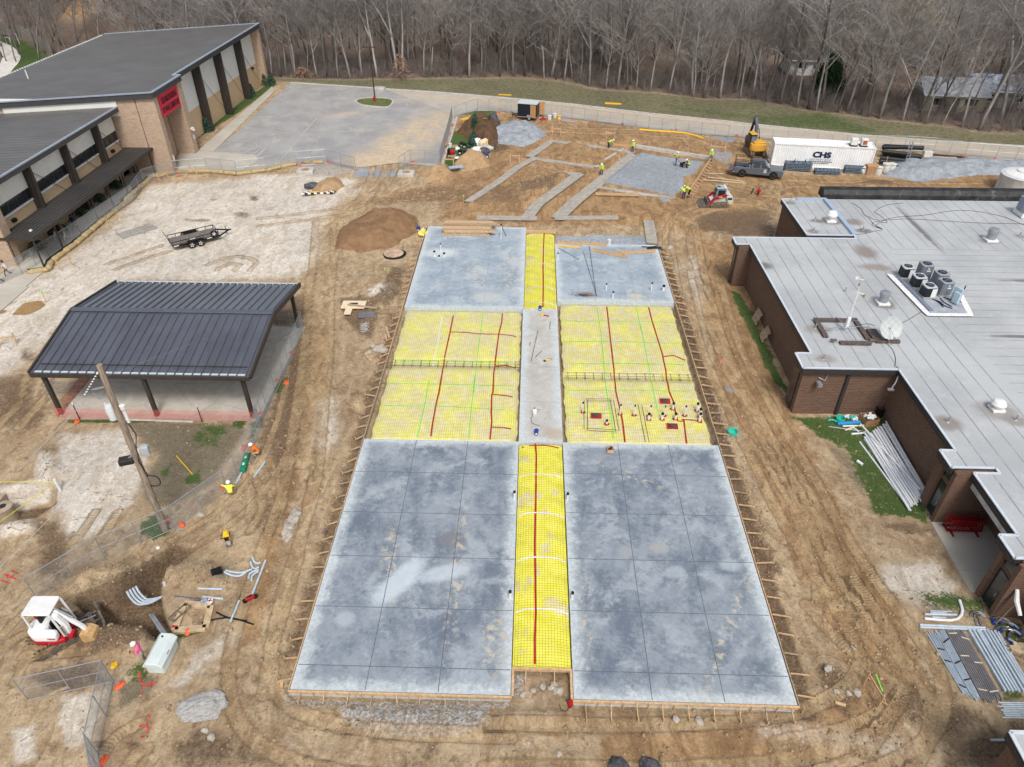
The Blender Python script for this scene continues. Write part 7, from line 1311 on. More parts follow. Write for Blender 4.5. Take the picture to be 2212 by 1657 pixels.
n = NT('washout_concrete'); N = n.noise(1.2, 6, .75, dist=.8); N2_ = n.noise(5, 6, .8); m_wc = n.done(n.mix(n.ramp(n.noise(.9,5,.7,dist=1.5),.56,.66,0,.8), n.mix(n.ramp(N2_,.3,.7), S(158,156,152), S(204,202,198)), S(170,140,104)), .95, n.bump(N2_, .12, 1))
o = rock(W(30,1665,1165,.05), 1.3, 301, m_wc, 'big pale slab of dumped concrete lying on the dirt at lower left', None, 'concrete slab', .38, 'dumped_concrete'); o.rotation_euler = (0,.12,.3); o.scale = (1.12,.72,.34)
for i, (x, lb) in enumerate(((960,'left black tarpaulin covered lump at the bottom frame edge'),(1210,'right black tarpaulin covered lump at the bottom frame edge'))): o = rock(W(32,x,1672,.0), .6, 310+i, m_cloth_black, lb, None, 'tarpaulin', .75, 'tarpaulin_heap')
# --- soil and gravel heaps
def heap(label, name, mat, pts, h, seed, top=.35, cat='heap'):
    P = np.array(pts); mn, mx_ = P.min(0), P.max(0); _s = min(mx_-mn)*top+.3; mn, mx_ = mn-_s, mx_+_s; st_ = .22; xs, ys = np.arange(mn[0],mx_[0],st_), np.arange(mn[1],mx_[1],st_); X, Y = np.meshgrid(xs,ys); soft = _s-.3
    m_ = pmask(X.ravel(),Y.ravel(),pts,soft); m_ = np.clip(m_*1.25-.5*vnoise(X.ravel(),Y.ravel(),1.3,seed+5,3),0,1); z = m_**.8*h*(.5+1.*vnoise(X.ravel(),Y.ravel(),1.6,seed,4))+(vnoise(X.ravel(),Y.ravel(),.5,seed+1,3)-.5)*.3*m_; g = ground_height(X.ravel(),Y.ravel()); Z = g-.07+z+.07*sstep(m_,0,.12)
    nx_, ny_ = len(xs), len(ys); mb = MB(); mb.v = list(zip(X.ravel(),Y.ravel(),Z)); mb.f = [(j*nx_+i,j*nx_+i+1,(j+1)*nx_+i+1,(j+1)*nx_+i) for j in range(ny_-1) for i in range(nx_-1) if m_[j*nx_+i] > .01 or m_[(j+1)*nx_+i+1] > .01]; mb.m = [0]*len(mb.f)
    return tag(mb.build(name, mat, raw=True, smooth=180), label, cat)
def soilmat(name, a, b, c_): 
    n = NT(name); N = n.noise(1.2,6,.7,dist=.7); N3_ = n.noise(9,5,.75); return n.done(n.mix(n.ramp(N3_,.5,.7,0,.6), n.mix(n.ramp(N,.35,.65), a, b), c_), .95, n.bump(n.math('ADD',N,N3_), .1, 1), spec=.15)
m_brownsoil = soilmat('brown_soil', S(132,103,76), S(152,122,92), S(114,88,64)); m_darksoil = soilmat('dark_soil', S(84,66,50), S(112,88,66), S(66,54,44)); m_grav = soilmat('grey_gravel', S(140,146,152), S(168,174,180), S(122,128,136)); m_clay = soilmat('pale_clay', S(166,136,102), S(186,158,122), S(146,116,86))
heap('big smooth heap of brown soil left of the lumber stack', 'soil_heap', m_brownsoil, KL(11,[(735,425),(760,350),(990,225),(1190,205),(1305,275),(1295,350),(1090,460),(905,505),(775,475)]), 1.15, 70, .26, 'soil heap')
heap('broad ring shaped heap of blue grey gravel near the cargo trailer', 'gravel_heap', m_grav, KL(2,[(-40,1090),(40,1010),(220,995),(330,1060),(320,1110),(180,1165),(20,1140)]), .9, 74, .3, 'gravel heap')
heap('dark soil heap with black fabric beside the young conifers', 'soil_heap', m_darksoil, KL(1,[(1700,1070),(1850,980),(1990,1000),(2020,1080),(1930,1190),(1800,1110)]), .85, 78, .3, 'soil heap')
heap('straw coloured clay heap beside the black plastic bag', 'clay_heap', m_clay, KL(1,[(520,1530),(600,1470),(700,1455),(740,1500),(660,1560),(560,1570)]), .4, 82, .3, 'clay heap')
heap('small clay heap by the stacked supplies', 'clay_heap', m_clay, KL(1,[(1670,1320),(1770,1260),(1890,1285),(1900,1340),(1750,1370)]), .5, 86, .3, 'clay heap'); heap('small clay heap beside the lot entrance inlet', 'clay_heap', m_clay, KL(1,[(1380,1405),(1530,1345),(1620,1390),(1480,1450)]), .35, 90, .3, 'clay heap')
heap('long low bank of grey gravel behind the flat roofed building', 'gravel_heap', m_grav, KL(3,[(1110,1400),(1250,1300),(1600,1290),(2250,1320),(2250,1380),(1800,1395),(1400,1440)]), .8, 94, .3, 'gravel heap')
bf = MB(); o = rock(W(1,1960,1055,.4), .9, 95, m_cloth_black, 'bunched black fabric on the dark soil heap', None, 'fabric', 1.3, 'black_fabric')
# clods scattered over the disturbed soil: uncountable
cl = []; qq = random.Random(99)
clod_meshes = []
for i in range(4):
    bm = bmesh.new(); bmesh.ops.create_icosphere(bm, subdivisions=1, radius=1)
    for v in bm.verts: v.co *= .75+.5*qq.random()
    me = bpy.data.meshes.new('clod'); bm.to_mesh(me); bm.free(); clod_meshes.append(me)
polys = [p for p, a in ROUGH]+[m[0] for m in MOUNDS]
for P in polys:
    arr = np.array(P); mn, mx_ = arr.min(0)-.5, arr.max(0)+.5; area = (mx_-mn).prod(); k = int(min(1100, area*14)); X, Y = np.array([qq.uniform(mn[0],mx_[0]) for _ in range(k)]), np.array([qq.uniform(mn[1],mx_[1]) for _ in range(k)]); m_ = pmask(X,Y,P,.6)
    cl += [(x,y) for x, y, mm in zip(X,Y,m_) if qq.random() < mm]
for L, hw in TRK[:14]:
    for p, nx__ in zip(L, L[1:]):
        for _ in range(3): t_ = qq.random(); cl.append((p[0]+(nx__[0]-p[0])*t_+qq.gauss(0,.6), p[1]+(nx__[1]-p[1])*t_+qq.gauss(0,.6)))
for _ in range(2600): cl.append((qq.uniform(-28,27), 14+abs(qq.gauss(0,24))))
cl = [(x,y) for x, y in cl if not (-11.4 < x < 13.1 and 17.9 < y < 71) and not (x > 18.4 and y > 40) and not (x > 24 and y > 23) and not (-33.6 < x < -19 and 38 < y < 51) and x > -46]
cz = ground_height([c[0] for c in cl],[c[1] for c in cl])
tag(merge(clod_meshes, [(qq.randrange(4),x,y,z+.01,qq.random()*6,abs(qq.gauss(0,.035))+.018) for (x,y), z in zip(cl,cz)], 'soil_clods', soilmat('clod_soil', S(150,128,100), S(190,170,140), S(122,102,80))), 'loose clods of dry soil scattered over the site', 'clods', kind='stuff')
# --- utility pole and its wires
pb_, pt_ = W(20,1325,1235), K(10,785,1400,12.)
up = thing('utility_pole', 'weathered wooden utility pole with transformer and floodlight standing before the pavilion', 'utility pole', pb_); pd = pt_-pb_; pdir = pd/pd.z
def pp_(z, dx=0, dy=0): v = pdir*z; return Vector((v.x+dx, v.y+dy, z))
n = NT('pole_wood'); N = n.noise(2.5,6,.7,vec=n.scale(n.co.outputs['Object'],(4,4,.5))); MB().tube([pp_(-.4),pp_(4),pp_(8),pp_(11.9)], [.2,.185,.17,.155], 14).build('pole', n.done(n.mix(n.ramp(N,.3,.7), S(112,98,84), S(168,154,138)), .95, n.bump(N,.02,.8)), up)
a = pp_(8.8, -.42, .1); MB().lathe([(.05,-.45),(.24,-.4),(.25,.35),(.2,.5),(.06,.56)],14,tuple(a)).build('transformer', M('transformer_grey', S(206,212,214), .4, .05), up); a = pp_(8.6,.33,.05); MB().lathe([(.08,-.4),(.09,.4)],10,tuple(a)).lathe([(.14,.5),(.16,.75),(.08,.8)],10,tuple(a)).build('cutout', m_white, up)
a = pp_(5.6,-.55,-.1); MB().box(tuple(a),(.75,.5,.32),rz=.35).build('floodlight', m_dark, up, bevel=.03); MB().box((a.x-.08,a.y-.26,a.z),(.6,.03,.2),rz=.35).build('floodlight_lens', m_white, up); MB().bar(tuple(pp_(6.0,-.1,0)),tuple(a),.06,.1).build('bracket', m_galv, up); a = pp_(6.2,.6,.1); MB().box(tuple(a),(.4,.3,.6),rz=.2).build('meter_box', M('meter_grey', S(170,178,184), .5, .1), up, bevel=.03)
ins = MB()
for k in range(9): c = pp_(11.4,-.25-.09*k,-.05-.06*k); ins.lathe([(.02,-.03),(.055,0),(.02,.03)],8,(c.x,c.y,c.z-.12*k))
ins.build('insulator', m_white, up); MB().bar(tuple(pp_(10.6)),tuple(pp_(10.5,-.75,-.2)),.08,.08).bar(tuple(pp_(10.3,-.75,-.2)),tuple(pp_(9.9,-.5,-.2)),.05,.05).build('crossarm', m_galv, up)
cc = MB(); c0_ = pp_(4.0,.42,0); cc.tube([(c0_.x+.42*math.cos(t_*.35), c0_.y+.03*math.sin(t_), c0_.z+.42*math.sin(t_*.35)) for t_ in range(37)], .025, 5); cc.tube([tuple(pp_(8.2,.3,0)),tuple(pp_(7.4,.5,0)),tuple(pp_(6.6,.25,0)),tuple(pp_(5.6,.2,-.2)),tuple(pp_(4.4,.25,0))], .03, 5); cc.build('cable_coil', m_black, up)
wire0 = pb_+pp_(10.2,-.9,-.5); wend = K(20,0,935,8.6); wend = wire0+(wend-wire0)*1.6; wend.z = 8.2
solo('power_line', MB().tube([wire0, wire0.lerp(wend,.5)-Vector((0,0,.2)), wend], .016, 4), m_galv, 'upper pale wire running from the utility pole off the left frame edge', 'wire')
wire0 = pb_+pp_(7.0,-.2,0); wend = K(20,0,1525,5.4); wend = wire0+(wend-wire0)*1.5; solo('power_line', MB().tube([wire0, wire0.lerp(wend,.5)-Vector((0,0,.15)), wend], .016, 4), m_galv, 'lower pale wire running from the utility pole off the left frame edge', 'wire')
g0 = pb_+pp_(11.2,.1,0); solo('guy_wire', MB().tube([g0, Vector((-14.5,50.5,0))+Vector((-9,-3,2.0))], .012, 4), m_galv, 'thin guy wire slanting from the pole top toward the pavilion', 'wire')
# --- lot furniture
lp = thing('lamp_post', 'tall thin double headed lamp post on the parking island', 'lamp post', W(1,1006,798,.1)); lp.location.z = .13; MB().tube([(0,0,0),(0,0,7.7)], [.11,.07], 8).build('pole', m_brown, lp); MB().box((0,0,7.75),(1.5,.12,.1)).build('arm', m_brown, lp)
for s in (-1,1): MB().box((s*.7,0,7.74),(.6,.34,.12)).build('lamp_head', m_brown, lp, bevel=.02)
def hydrant(p, label):
    t = thing('fire_hydrant', label, 'hydrant', p, 0, 'red fire hydrants'); MB().lathe([(.2,0),(.2,.06),(.14,.08),(.14,.6),(.19,.62),(.19,.68),(.15,.72),(.1,.86),(.04,.92)],12).build('barrel', m_red, t)
    for a, b in (((-.28,0,.5),(.28,0,.5)),((0,-.28,.5),(0,0,.5))): MB().tube([a,b], .08, 10).build('outlet', m_red, t)
    MB().lathe([(.035,.92),(.035,1.0)],5).build('bonnet_nut', m_red, t)
v = W(1,1003,825); hydrant(Vector((v.x,v.y,.13)), 'red fire hydrant on the parking island grass'); hydrant(W(12,2075,60), 'red fire hydrant standing in dirt right of the track loader')
solo('pipe_marker', MB().tube([W(12,2020,55),W(12,2032,45)+Vector((0,0,.5))], .09, 8), m_black, 'short black pipe leaning near the hydrant in the dirt', 'pipe')
def inlet(p, rz, label, w=2.0, hole=True):
    t = thing('drain_inlet', label, 'drain', p, rz); MB().box((0,0,.12),(w,w*.75,.5)).build('box', m_conc, t, bevel=.03)
    if hole: MB().lathe([(.5,.36),(.5,.385),(.35,.39)],18).build('manhole_lid', M('rust_lid', S(168,132,104), .8, .3, 4), t)
inlet(W(1,450,1392), .1, 'square concrete inlet box with a round lid left of the lot entrance'); inlet(W(1,1258,1405), .0, 'square concrete inlet box with a round lid right of the lot entrance'); inlet(W(1,1042,722), -.1, 'concrete kerb inlet on the far side of the parking lot', 1.8, False)
t = thing('manhole', 'round concrete manhole top with a ruddy lid in the dirt left of the far slab', 'manhole', W(11,1165,540)); MB().lathe([(1.15,-.1),(1.15,.1),(1.0,.16)],28).build('ring', m_black, t); MB().lathe([(.98,.14),(.98,.18),(.2,.2)],28,(-.1,0,0)).build('lid', M('manhole_lid', S(186,160,136), .85, .25, 2), t)
# --- supplies by the conifers
def pallet(p, rz, label, lean=None, group=None):
    t = thing('pallet', label, 'pallet', p, rz, group)
    for k in range(6): MB().box((0,-.5+k*.2,.13),(1.1,.12,.025)).build('slat', m_lumber_old, t)
    for s in (-.48,0,.48): MB().box((s,0,.06),(.06,1.1,.1)).build('bearer', m_lumber_old, t)
    if lean: t.rotation_euler = lean
    return t
pallet((19.55,52.7,.55), 0, 'brown pallet leaning on the brick wall farther from the camera', (0,R(-70),R(2)), 'pallets leaning on the brick wall'); pallet((19.5,49.9,.55), 0, 'pallet leaning on the brick wall nearer the camera', (0,R(-64),R(-5)), 'pallets leaning on the brick wall')


pallet(W(1,1760,1228), .1, 'empty pallet lying on the grass among the supplies'); pallet(W(1,1625,1262), 0., 'pallet holding red machinery by the kerb'); pallet(W(1,1640,1188), .2, 'pallet with stones beside the black buckets')
def bag(p, rz, mat, label, group=None, s=(1,.8,.6)):
    o = rock(p, .7, int(p.x*31), mat, label, group, 'bag', .6, 'supply_bag'); o.scale = s; o.rotation_euler = (0,0,rz); return o
bag(W(1,1820,1170,.3), .2, m_white, 'white bulk bag behind the young conifer', None, (.9,.7,.7)); bag(W(1,1870,1175,.3), .6, M('cream_sack', S(220,200,176), .8, .1), 'cream bulk bag beside the white bag', None, (.8,.7,.8)); bag(W(1,1835,1225,.3), .1, m_white, 'white plastic wrapped bundle in front of the bags', None, (1.3,.6,.5)); bag(W(1,1880,1235,.25), .4, m_cloth_black, 'black plastic sheet bundle beside the white bundle', None, (.8,.6,.5)); bag(W(1,1910,1205,.25), .4, m_conc, 'grey fabric heap right of the bags', None, (.8,.6,.45)); bag(W(1,1580,1180,.2), 1.2, m_clay, 'tan sandbag on the kerb beside the fence', None, (.5,.3,.3)); bag(W(1,1665,1278,.1), .4, m_white, 'white plastic scrap by the kerb pallet', None, (.4,.3,.15)); bag(W(1,1670,1207,.15), .4, m_white, 'white plastic tub in the grass', None, (.3,.3,.3))
for i, (x, y, lb) in enumerate([(1705,1180,'left black bucket in the group with a white lid'),(1725,1190,'right black bucket in the group'),(1690,1245,'black coil bucket beside the empty pallet'),(1735,1250,'low black crate beside the empty pallet')]): bucket(1,x,y,None,m_black,lb,.55,.32)
t = thing('engine_pump', 'red and black engine pump on the kerb pallet', 'machine', W(1,1630,1255,.15)); MB().box((0,0,.3),(.6,.45,.5)).build('engine', m_red, t, bevel=.06); MB().box((-.5,0,.35),(.4,.5,.6)).build('housing', m_black, t, bevel=.05); MB().tube([(-.5,-.2,.1),(-.5,-.2,.9)], .1, 8).build('stack', m_black, t)
bucket(1,1845,1262,None,m_white,'white and red container by the clay heap',.75,.25); bucket(1,1612,1190,None,m_white,'white pail with a pointed lid by the kerb',.5,.22)
for i, (a, b, lb) in enumerate([((1760,985),(1900,1055),'long yellow stick leaning over the dark soil heap'),((1880,1215),(1905,1180),'short yellow pipe beside the bags'),((1700,1015),(1765,1008),'flat yellow sheet on the dark soil heap')]): p, q_ = W(1,*a), W(1,*b); solo('yellow_stick' if i < 2 else 'yellow_sheet', MB().bar(p+Vector((0,0,.9 if i != 1 else .4)), q_+Vector((0,0,.9)), .14 if i < 2 else .6, .08), m_yellow, lb, 'stick' if i < 2 else 'plastic sheet')
dk = MB(); 
t = thing('deck_sheets', 'stack of ribbed galvanised deck sheets on the dirt by the lot corner', 'metal sheets', W(1,1705,1350), .42)
for k in range(4): b = MB(); b.side([(-1.7,.05+k*.03),(1.7,.05+k*.03),(1.7,.07+k*.03),(-1.7,.07+k*.03)], -.5+k*.02, .5); [b.box((0,-.42+j*.28,.09+k*.03),(3.4,.09,.04)) for j in range(4)]; b.build('sheet', M('deck_galv', S(168,182,192), .4, .15, 3), t)
rbs = MB(); p0, p1 = W(1,1510,1420,.1), W(1,1690,1375,.1); [rbs.tube([p0+Vector((rng.gauss(0,.2),rng.gauss(0,.3),0)),p1+Vector((rng.gauss(0,.2),rng.gauss(0,.3),0))], .025, 4) for _ in range(12)]; solo('rebar_bundle', rbs, m_rebar, 'loose bundle of dark rebar in front of the deck sheets', 'rebar')
bag(W(1,495,1515,.2), .3, m_cloth_black, 'black plastic bag on the pale dirt beside the clay heap', None, (.9,.5,.5))
t = thing('filter_sock', 'bundle of black and white checked rolls on the pale dirt', 'rolls', W(1,545,1568), .13); t.scale = (.7,.7,.7)
for k in range(3):
    for j in range(10): MB().tube([(-2.6+j*.52+k*.2,-.3+k*.28,.16),(-2.1+j*.52+k*.2,-.3+k*.28,.16)], .15, 8).build('roll_band', m_black if (j+k)%2 else m_white, t)
MB().box((-.7,-.1,.36),(1.1,.4,.05)).build('yellow_wrap', m_yellow, t)
pn = dup(FP, W(10,935,378,.0), 0); pn.rotation_euler = (R(88),0,R(48)); tag(pn, 'chain link panel lying flat on the pale dirt near the trailer', 'fence panel')
pn = dup(FP, W(10,420,1550,.0), 0); pn.rotation_euler = (R(86),0,R(10)); tag(pn, 'chain link panel lying flat behind the left pavilion post', 'fence panel')
# --- supplies by the container
for i, (x0, x1, y) in enumerate(((285,500,1375),(530,735,1405),(765,920,1400))):
    a, b = W(3,x0,y), W(3,x1,y+8); d = b-a; L = d.length; t = thing('steel_form_stack', ['stack of slate steel form panels nearest the pickup, topped by two bars','low stack of slate steel form panels in the middle before the container','stack of slate steel form panels at the right end of the container'][i], 'form panels', a, math.atan2(d.y,d.x), 'stacks of form panels in front of the container'); nl = (5,3,4)[i]
    for k in range(nl):
        b_ = MB(); b_.box((L/2,.45,.1+k*.2),(L,.9,.03))
        for s in (0,.9): b_.box((L/2,s,.15+k*.2),(L,.05,.12))
        for j in range(7): b_.box((L*(j+.5)/7,.45,.15+k*.2),(.05,.9,.12))
        b_.build('panel', M('form_steel', S(104,118,132), .5, .25, 4), t)
    if i == 0:
        for s in (.3,.7): MB().bar((L*s-.2,-.1,.1+nl*.2+.05),(L*s+.3,1.0,.1+nl*.2+.05),.1,.08).build('bar', m_dark, t)
def cpipe(a, b, z, r, label):
    n_ = 40; solo('corrugated_pipe', MB().tube([a.lerp(b,i/n_)+Vector((0,0,z)) for i in range(n_+1)], [r*(1 if i%2 else .93) for i in range(n_+1)], 12), M('pipe_black', S(36,37,40), .45, .3, 2), label, 'pipe', 'black corrugated pipes beside the container')
for i, (a, b, z, r) in enumerate([((1070,1260),(1380,1280),.3,.3),((1065,1230),(1385,1245),.9,.3),((1050,1290),(1250,1310),.3,.32),((1045,1315),(1255,1330),.3,.32),((1040,1345),(1205,1365),.25,.25),((1055,1270),(1255,1290),.85,.3),((1050,1262),(1230,1262),1.3,.28)]): cpipe(W(3,*a), W(3,*b), z, r, ['long black pipe at the bottom of the back row right of the container','long black pipe resting on the back row right of the container','black pipe in the middle of the heap right of the container','black pipe in the front of the heap right of the container','short thin black pipe nearest the barrels','black pipe resting on top of the middle row','topmost black pipe of the heap'][i])
for i, (x, y) in enumerate(((1028,1412),(1090,1385),(1135,1385))):
    p = W(3,x,y,.05); t = thing('barrel', ['white drum beside the brown crate','dusty white drum with a tool standing in it','clean white drum at the right of the three'][i], 'drum', p, 0, 'white drums right of the container'); MB().lathe([(.42,0),(.46,.3),(.46,.9),(.5,.95),(.5,1.0),(.42,1.0)],16).build('shell', M('drum_white', S(214,212,206), .6, .15, 3, dirt=S(176,160,136), damt=.3), t); MB().lathe([(.44,.93),(.05,.94)],16).build('inside', m_conc, t)
    if i == 1: MB().tube([(-.1,0,.5),(-.15,.1,1.9)], .03, 6).build('tool_handle', m_lumber, t)
pallet(W(3,1108,1398), .05, 'pallet under the two right drums')
t = thing('block_stack', 'brown stack of blocks on a pallet beside the white drums', 'blocks', W(3,968,1405)); 
for z in range(4): MB().box((0,0,.25+z*.27),(1.3,1.1,.24)).build('course', M('tan_block', S(176,140,106), .85, .2, 5), t, bevel=.02)
MB().box((0,0,.06),(1.4,1.2,.12)).build('pallet', m_lumber_old, t); bag(W(3,915,1400,.3), .3, m_white, 'crumpled white plastic beside the block stack', None, (.55,.4,.6))
t = thing('work_ladder', 'pale grey ladder frame standing behind the black pipes', 'ladder', W(3,1275,1290), .2)
for s in (-.25,.25): MB().bar((s,0,0),(s*.8,.4,2.4),.08,.08).build('rail', m_galv, t)
for k in range(6): MB().bar((-.23,.07*k,.35*k+.2),(.23,.07*k,.35*k+.2),.06,.05).build('rung', m_galv, t)
t = thing('parts_bin', 'cream plastic bin at the left end of the gravel bank', 'bin', W(3,1425,1262)); MB().box((0,0,.45),(1.1,.8,.8)).build('tub', M('cream_plastic', S(214,208,196), .6, .1), t, bevel=.05); MB().box((0,0,.86),(.95,.65,.03)).build('inside', m_conc, t)
solo('plank_bundle', MB().bar(W(3,1505,1276,.12),W(3,1668,1285,.12),.5,.2), m_lumber, 'bundle of orange tan planks beside the road fence', 'planks'); solo('black_hose', MB().tube([W(3,1480,1250,.1),W(3,1600,1262,.1),W(3,1720,1275,.1),W(3,1850,1290,.1)], .13, 7), m_black, 'long black hose lying along the road fence', 'hose')
fp_ = [tuple(W(2,x,y,.08)) for x, y in ((1122,1050),(1250,1056),(1400,1064),(1500,1078),(1580,1100),(1630,1118))]; solo('yellow_hose', MB().tube(fp_, .13, 7), m_yellow, 'long yellow flexible pipe curving behind the gravel pad', 'pipe')
for x, y, L, lb in ((910,836,2.6,'yellow sheet lying on the grass beyond the road'),(40,770,2.2,'yellow strip on the grass verge left of the other one')): p = W(2,x,y,.05); solo('yellow_sheet', MB().box(tuple(p),(L,.7 if L > 2.3 else .4,.08),rz=-.15), m_yellow, lb, 'plastic sheet')
for x, y, lb in ((398,965,'white block stack behind the cargo trailer'),(440,950,'white and red container behind the cargo trailer'),(476,965,'yellow bottle behind the cargo trailer')): bucket(2,x,y,None,[m_white,m_white,m_yellow][int(x > 400)+int(x > 450)],lb,.6,.3)
sack(W(2,345,965), .3, 'red cloth heap behind the cargo trailer', None, m_red, 1.6)
cn = MB(); [cn.tube([W(2,480+rng.random()*20,958+k*6,.08),W(2,600+rng.random()*20,980+k*4,.08)], .04, 5) for k in range(4)]; solo('conduit_pile', cn, m_greyp, 'few long grey conduits lying behind the cargo trailer', 'pipe')
gm_ = MB(); gm_.box((0,0,.35),(.5,.45,.35)).box((.2,0,.55),(.3,.3,.15)); gc = thing('plate_machine', 'small black wheeled machine with a long handle on the gravel pad', 'machine', W(2,1462,1350), .2); gm_.build('engine', m_black, gc, bevel=.03); MB().bar((-.2,-.18,.5),(-.8,-.2,1.05),.04,.04).bar((-.2,.18,.5),(-.8,.2,1.05),.04,.04).bar((-.8,-.2,1.05),(-.8,.2,1.05),.04,.04).build('handle', m_black, gc)
for s in (-1,1): wheel(gc, .1, s*.3, .17, .1, out=s, rim=m_white)
# --- pipes on the right lawn
def wpipe(a, b, z, r, mat, label, group, name='pipe', n_=8): a, b = a+Vector((0,0,z)), b+Vector((0,0,z)); return solo(name, MB().tube([a,b], r, n_), mat, label, 'pipe', group)
r2 = random.Random(21)
for layer in range(3):
    n_ = (18,15,9)[layer]
    for i in range(n_):
        f = (i+.5)/n_; a = K(23,915+185*f+r2.gauss(0,5),515-108*f+r2.gauss(0,8)); b = K(23,1285+130*f+r2.gauss(0,5),1080-118*f+r2.gauss(0,14))
        wpipe(a, b, .07+.1*layer, .058, m_pvc, 'long white pipe in the big pile on the lawn by the brick wall', 'white pipes piled on the lawn')
wpipe(K(23,888,545), K(23,1298,1098), .07, .058, m_pvc, 'outermost white pipe lying apart from the pile on the lawn', None); wpipe(K(23,885,432), K(23,1360,960), .4, .058, m_pvc, 'white pipe lying askew over the top of the pile', None)
for a, b, r, m_, lb in [((750,420),(945,415),.07,M('cream_pvc',S(224,218,200),.4,.05),'cream pipe in front of the blue pipe'),((770,452),(830,432),.06,M('cream_pvc',S(224,218,200)),'short cream pipe angled below the long cream pipe'),((820,484),(925,476),.07,m_pvc,'short white pipe end sticking from the pile'),((705,405),(888,395),.13,M('sky_blue_pipe',S(36,140,205),.4,.08),'thick sky blue pipe on the lawn'),((640,418),(960,465),.03,m_galv,'long thin grey rod on the lawn'),((865,705),(908,735),.1,m_pvc,'short white pipe offcut alone on the lawn'),((830,425),(880,465),.06,m_pvc,'short white offcut by the cream pipes')]: wpipe(W(23,*a), W(23,*b), r, r, m_, lb, None, n_=10)
def bend(rc, x, y, z, R_, r, a0, a1, mat, label, group, name='pipe_elbow'):
    p = W(rc,x,y,z); t = thing(name, label, 'pipe elbow', p, 0, group); pts = [(R_*math.cos(a0+(a1-a0)*k/10), R_*math.sin(a0+(a1-a0)*k/10), 0) for k in range(11)]; MB().tube(pts, r, 8).build('bend', mat, t); return t, pts
def ring(b, c, r, n_=14): return b
t = thing('teal_pipe_cap', 'open teal pipe fitting standing on the lawn', 'pipe fitting', W(23,728,372)); MB().lathe([(.3,0),(.32,.35),(.28,.35),(.26,.03)],16).build('shell', m_teal, t); bend(23,668,390,.1,.28,.07,0,2.6,m_teal,'curved teal fitting left of the round one',None)
t = thing('teal_tub', 'round teal tub in the dirt beside the right form', 'tub', W(22,1866,475)); MB().lathe([(.34,0),(.36,.25),(.32,.25),(.3,.03)],18).build('shell', m_teal, t)
for x, y, m_, lb in ((775,345,m_pvc,'white pipe fitting right of the teal one'),(825,352,m_teal,'small teal fitting among the white ones'),(845,368,m_pvc,'short white pipe standing among the fittings'),(868,345,m_pvc,'white tee fitting near the cardboard box')): p = W(23,x,y,.12); solo('pipe_fitting', MB().tube([p+Vector((-.2,-.1,0)),p+Vector((.2,.1,0))], .11, 8).tube([p,p+Vector((.1,-.2,.05))], .09, 8), m_, lb, 'pipe fitting')
t = thing('cardboard_box', 'torn cardboard box heaped with white fittings by the brick corner', 'box', W(23,952,385), .2)
for (x,y,sx,sy) in ((-.5,0,.03,.9),(.5,0,.03,.9),(0,-.45,1.0,.03),(0,.45,1.0,.03)): MB().box((x,y,.3),(sx,sy,.6)).build('side', M('cardboard', S(160,124,88), .85, .15), t)
for k in range(10): MB().tube([(r2.uniform(-.35,.35),r2.uniform(-.3,.3),.5),(r2.uniform(-.35,.35),r2.uniform(-.3,.3),.68)], .1, 7).build('fitting', m_pvc, t)
t = thing('black_bin', 'black plastic bin standing in the corner of the brick wall', 'bin', W(23,1040,330)); MB().lathe([(.24,0),(.3,.75),(.32,.8),(.28,.8),(.26,.1)],14).build('shell', m_black, t)
# red barricades
for i, (y, x0, x1) in enumerate(((1240,1535,1900),(1285,1560,1880))):
    a, b = W(23,x0,y), W(23,x1,y); a.z = b.z = .1; L = 2.15; t = thing('barricade', ['red plastic barricade standing behind the other one under the porch','red plastic barricade standing in front under the porch'][i], 'barricade', (24.65+i*.15,29.55-.4*i,.07), 0, 'red barricades under the porch'); m_bar = M('barricade_red', S(132,16,24), .45, .12, 3)
    f = MB(); 
    for z in (.22,1.0): f.bar((.1,0,z),(L-.1,0,z),.07,.09)
    for x in (.08,L-.08): f.tube([(x,0,.25),(x+(.1 if x < 1 else -.1),0,.6),(x,0,.98)], .045, 6)
    f.build('frame', m_bar, t); s_ = MB()
    for k in range(12): s_.bar((.25+k*.15,0,.24),(.33+k*.15,0,.98),.05,.05)
    s_.build('slats', m_bar, t)
    for x in (.35,L-.35): MB().bar((x,-.3,.04),(x,.3,.04),.1,.08).bar((x,0,.04),(x,0,.24),.08,.08).build('foot', m_bar, t)
# conduit yard
def bundle(label, far0, far1, near0, near1, n_, r, mat, straps, sm, rows=2):
    t = thing('conduit_bundle', label, 'conduits', (0,0,0), 0, 'strapped conduit bundles on the lawn')
    ends = []
    for k in range(n_*rows):
        i, row = k%n_, k//n_; f = (i+.5)/n_; j = r2.gauss(0,6); a = K(33, far0[0]+(far1[0]-far0[0])*f+j, far0[1]+(far1[1]-far0[1])*f+j*2); b = K(33, near0[0]+(near1[0]-near0[0])*f+j, near0[1]+(near1[1]-near0[1])*f+j*2.2); z = .06+r+row*r*1.8+r2.uniform(0,.02)
        MB().tube([a+Vector((0,0,z)),b+Vector((0,0,z))], r, 6).build('conduit', mat, t); ends.append((a,b,z))
    for s in straps:
        q0, q1 = ends[0][0].lerp(ends[0][1], s), ends[n_-1][0].lerp(ends[n_-1][1], s); MB().bar(q0+Vector((0,0,.08+r*2*rows)),q1+Vector((0,0,.08+r*2*rows)),.06,.02).build('strap', sm, t)
m_lc, m_bc = M('light_conduit', S(182,196,207), .4, .1, 3), M('brown_grey_conduit', S(140,137,138), .5, .12, 3); m_strap = M('strap_dark', S(52,36,40), .6, .1); m_tag = M('strap_pale', S(206,198,180), .6, .1)
bundle('thin pale conduit bundle with dark straps at the left edge of the yard', (1420,590),(1490,575),(1705,1060),(1765,1080), 4, .028, m_lc, (.3,.5,.9), m_strap)
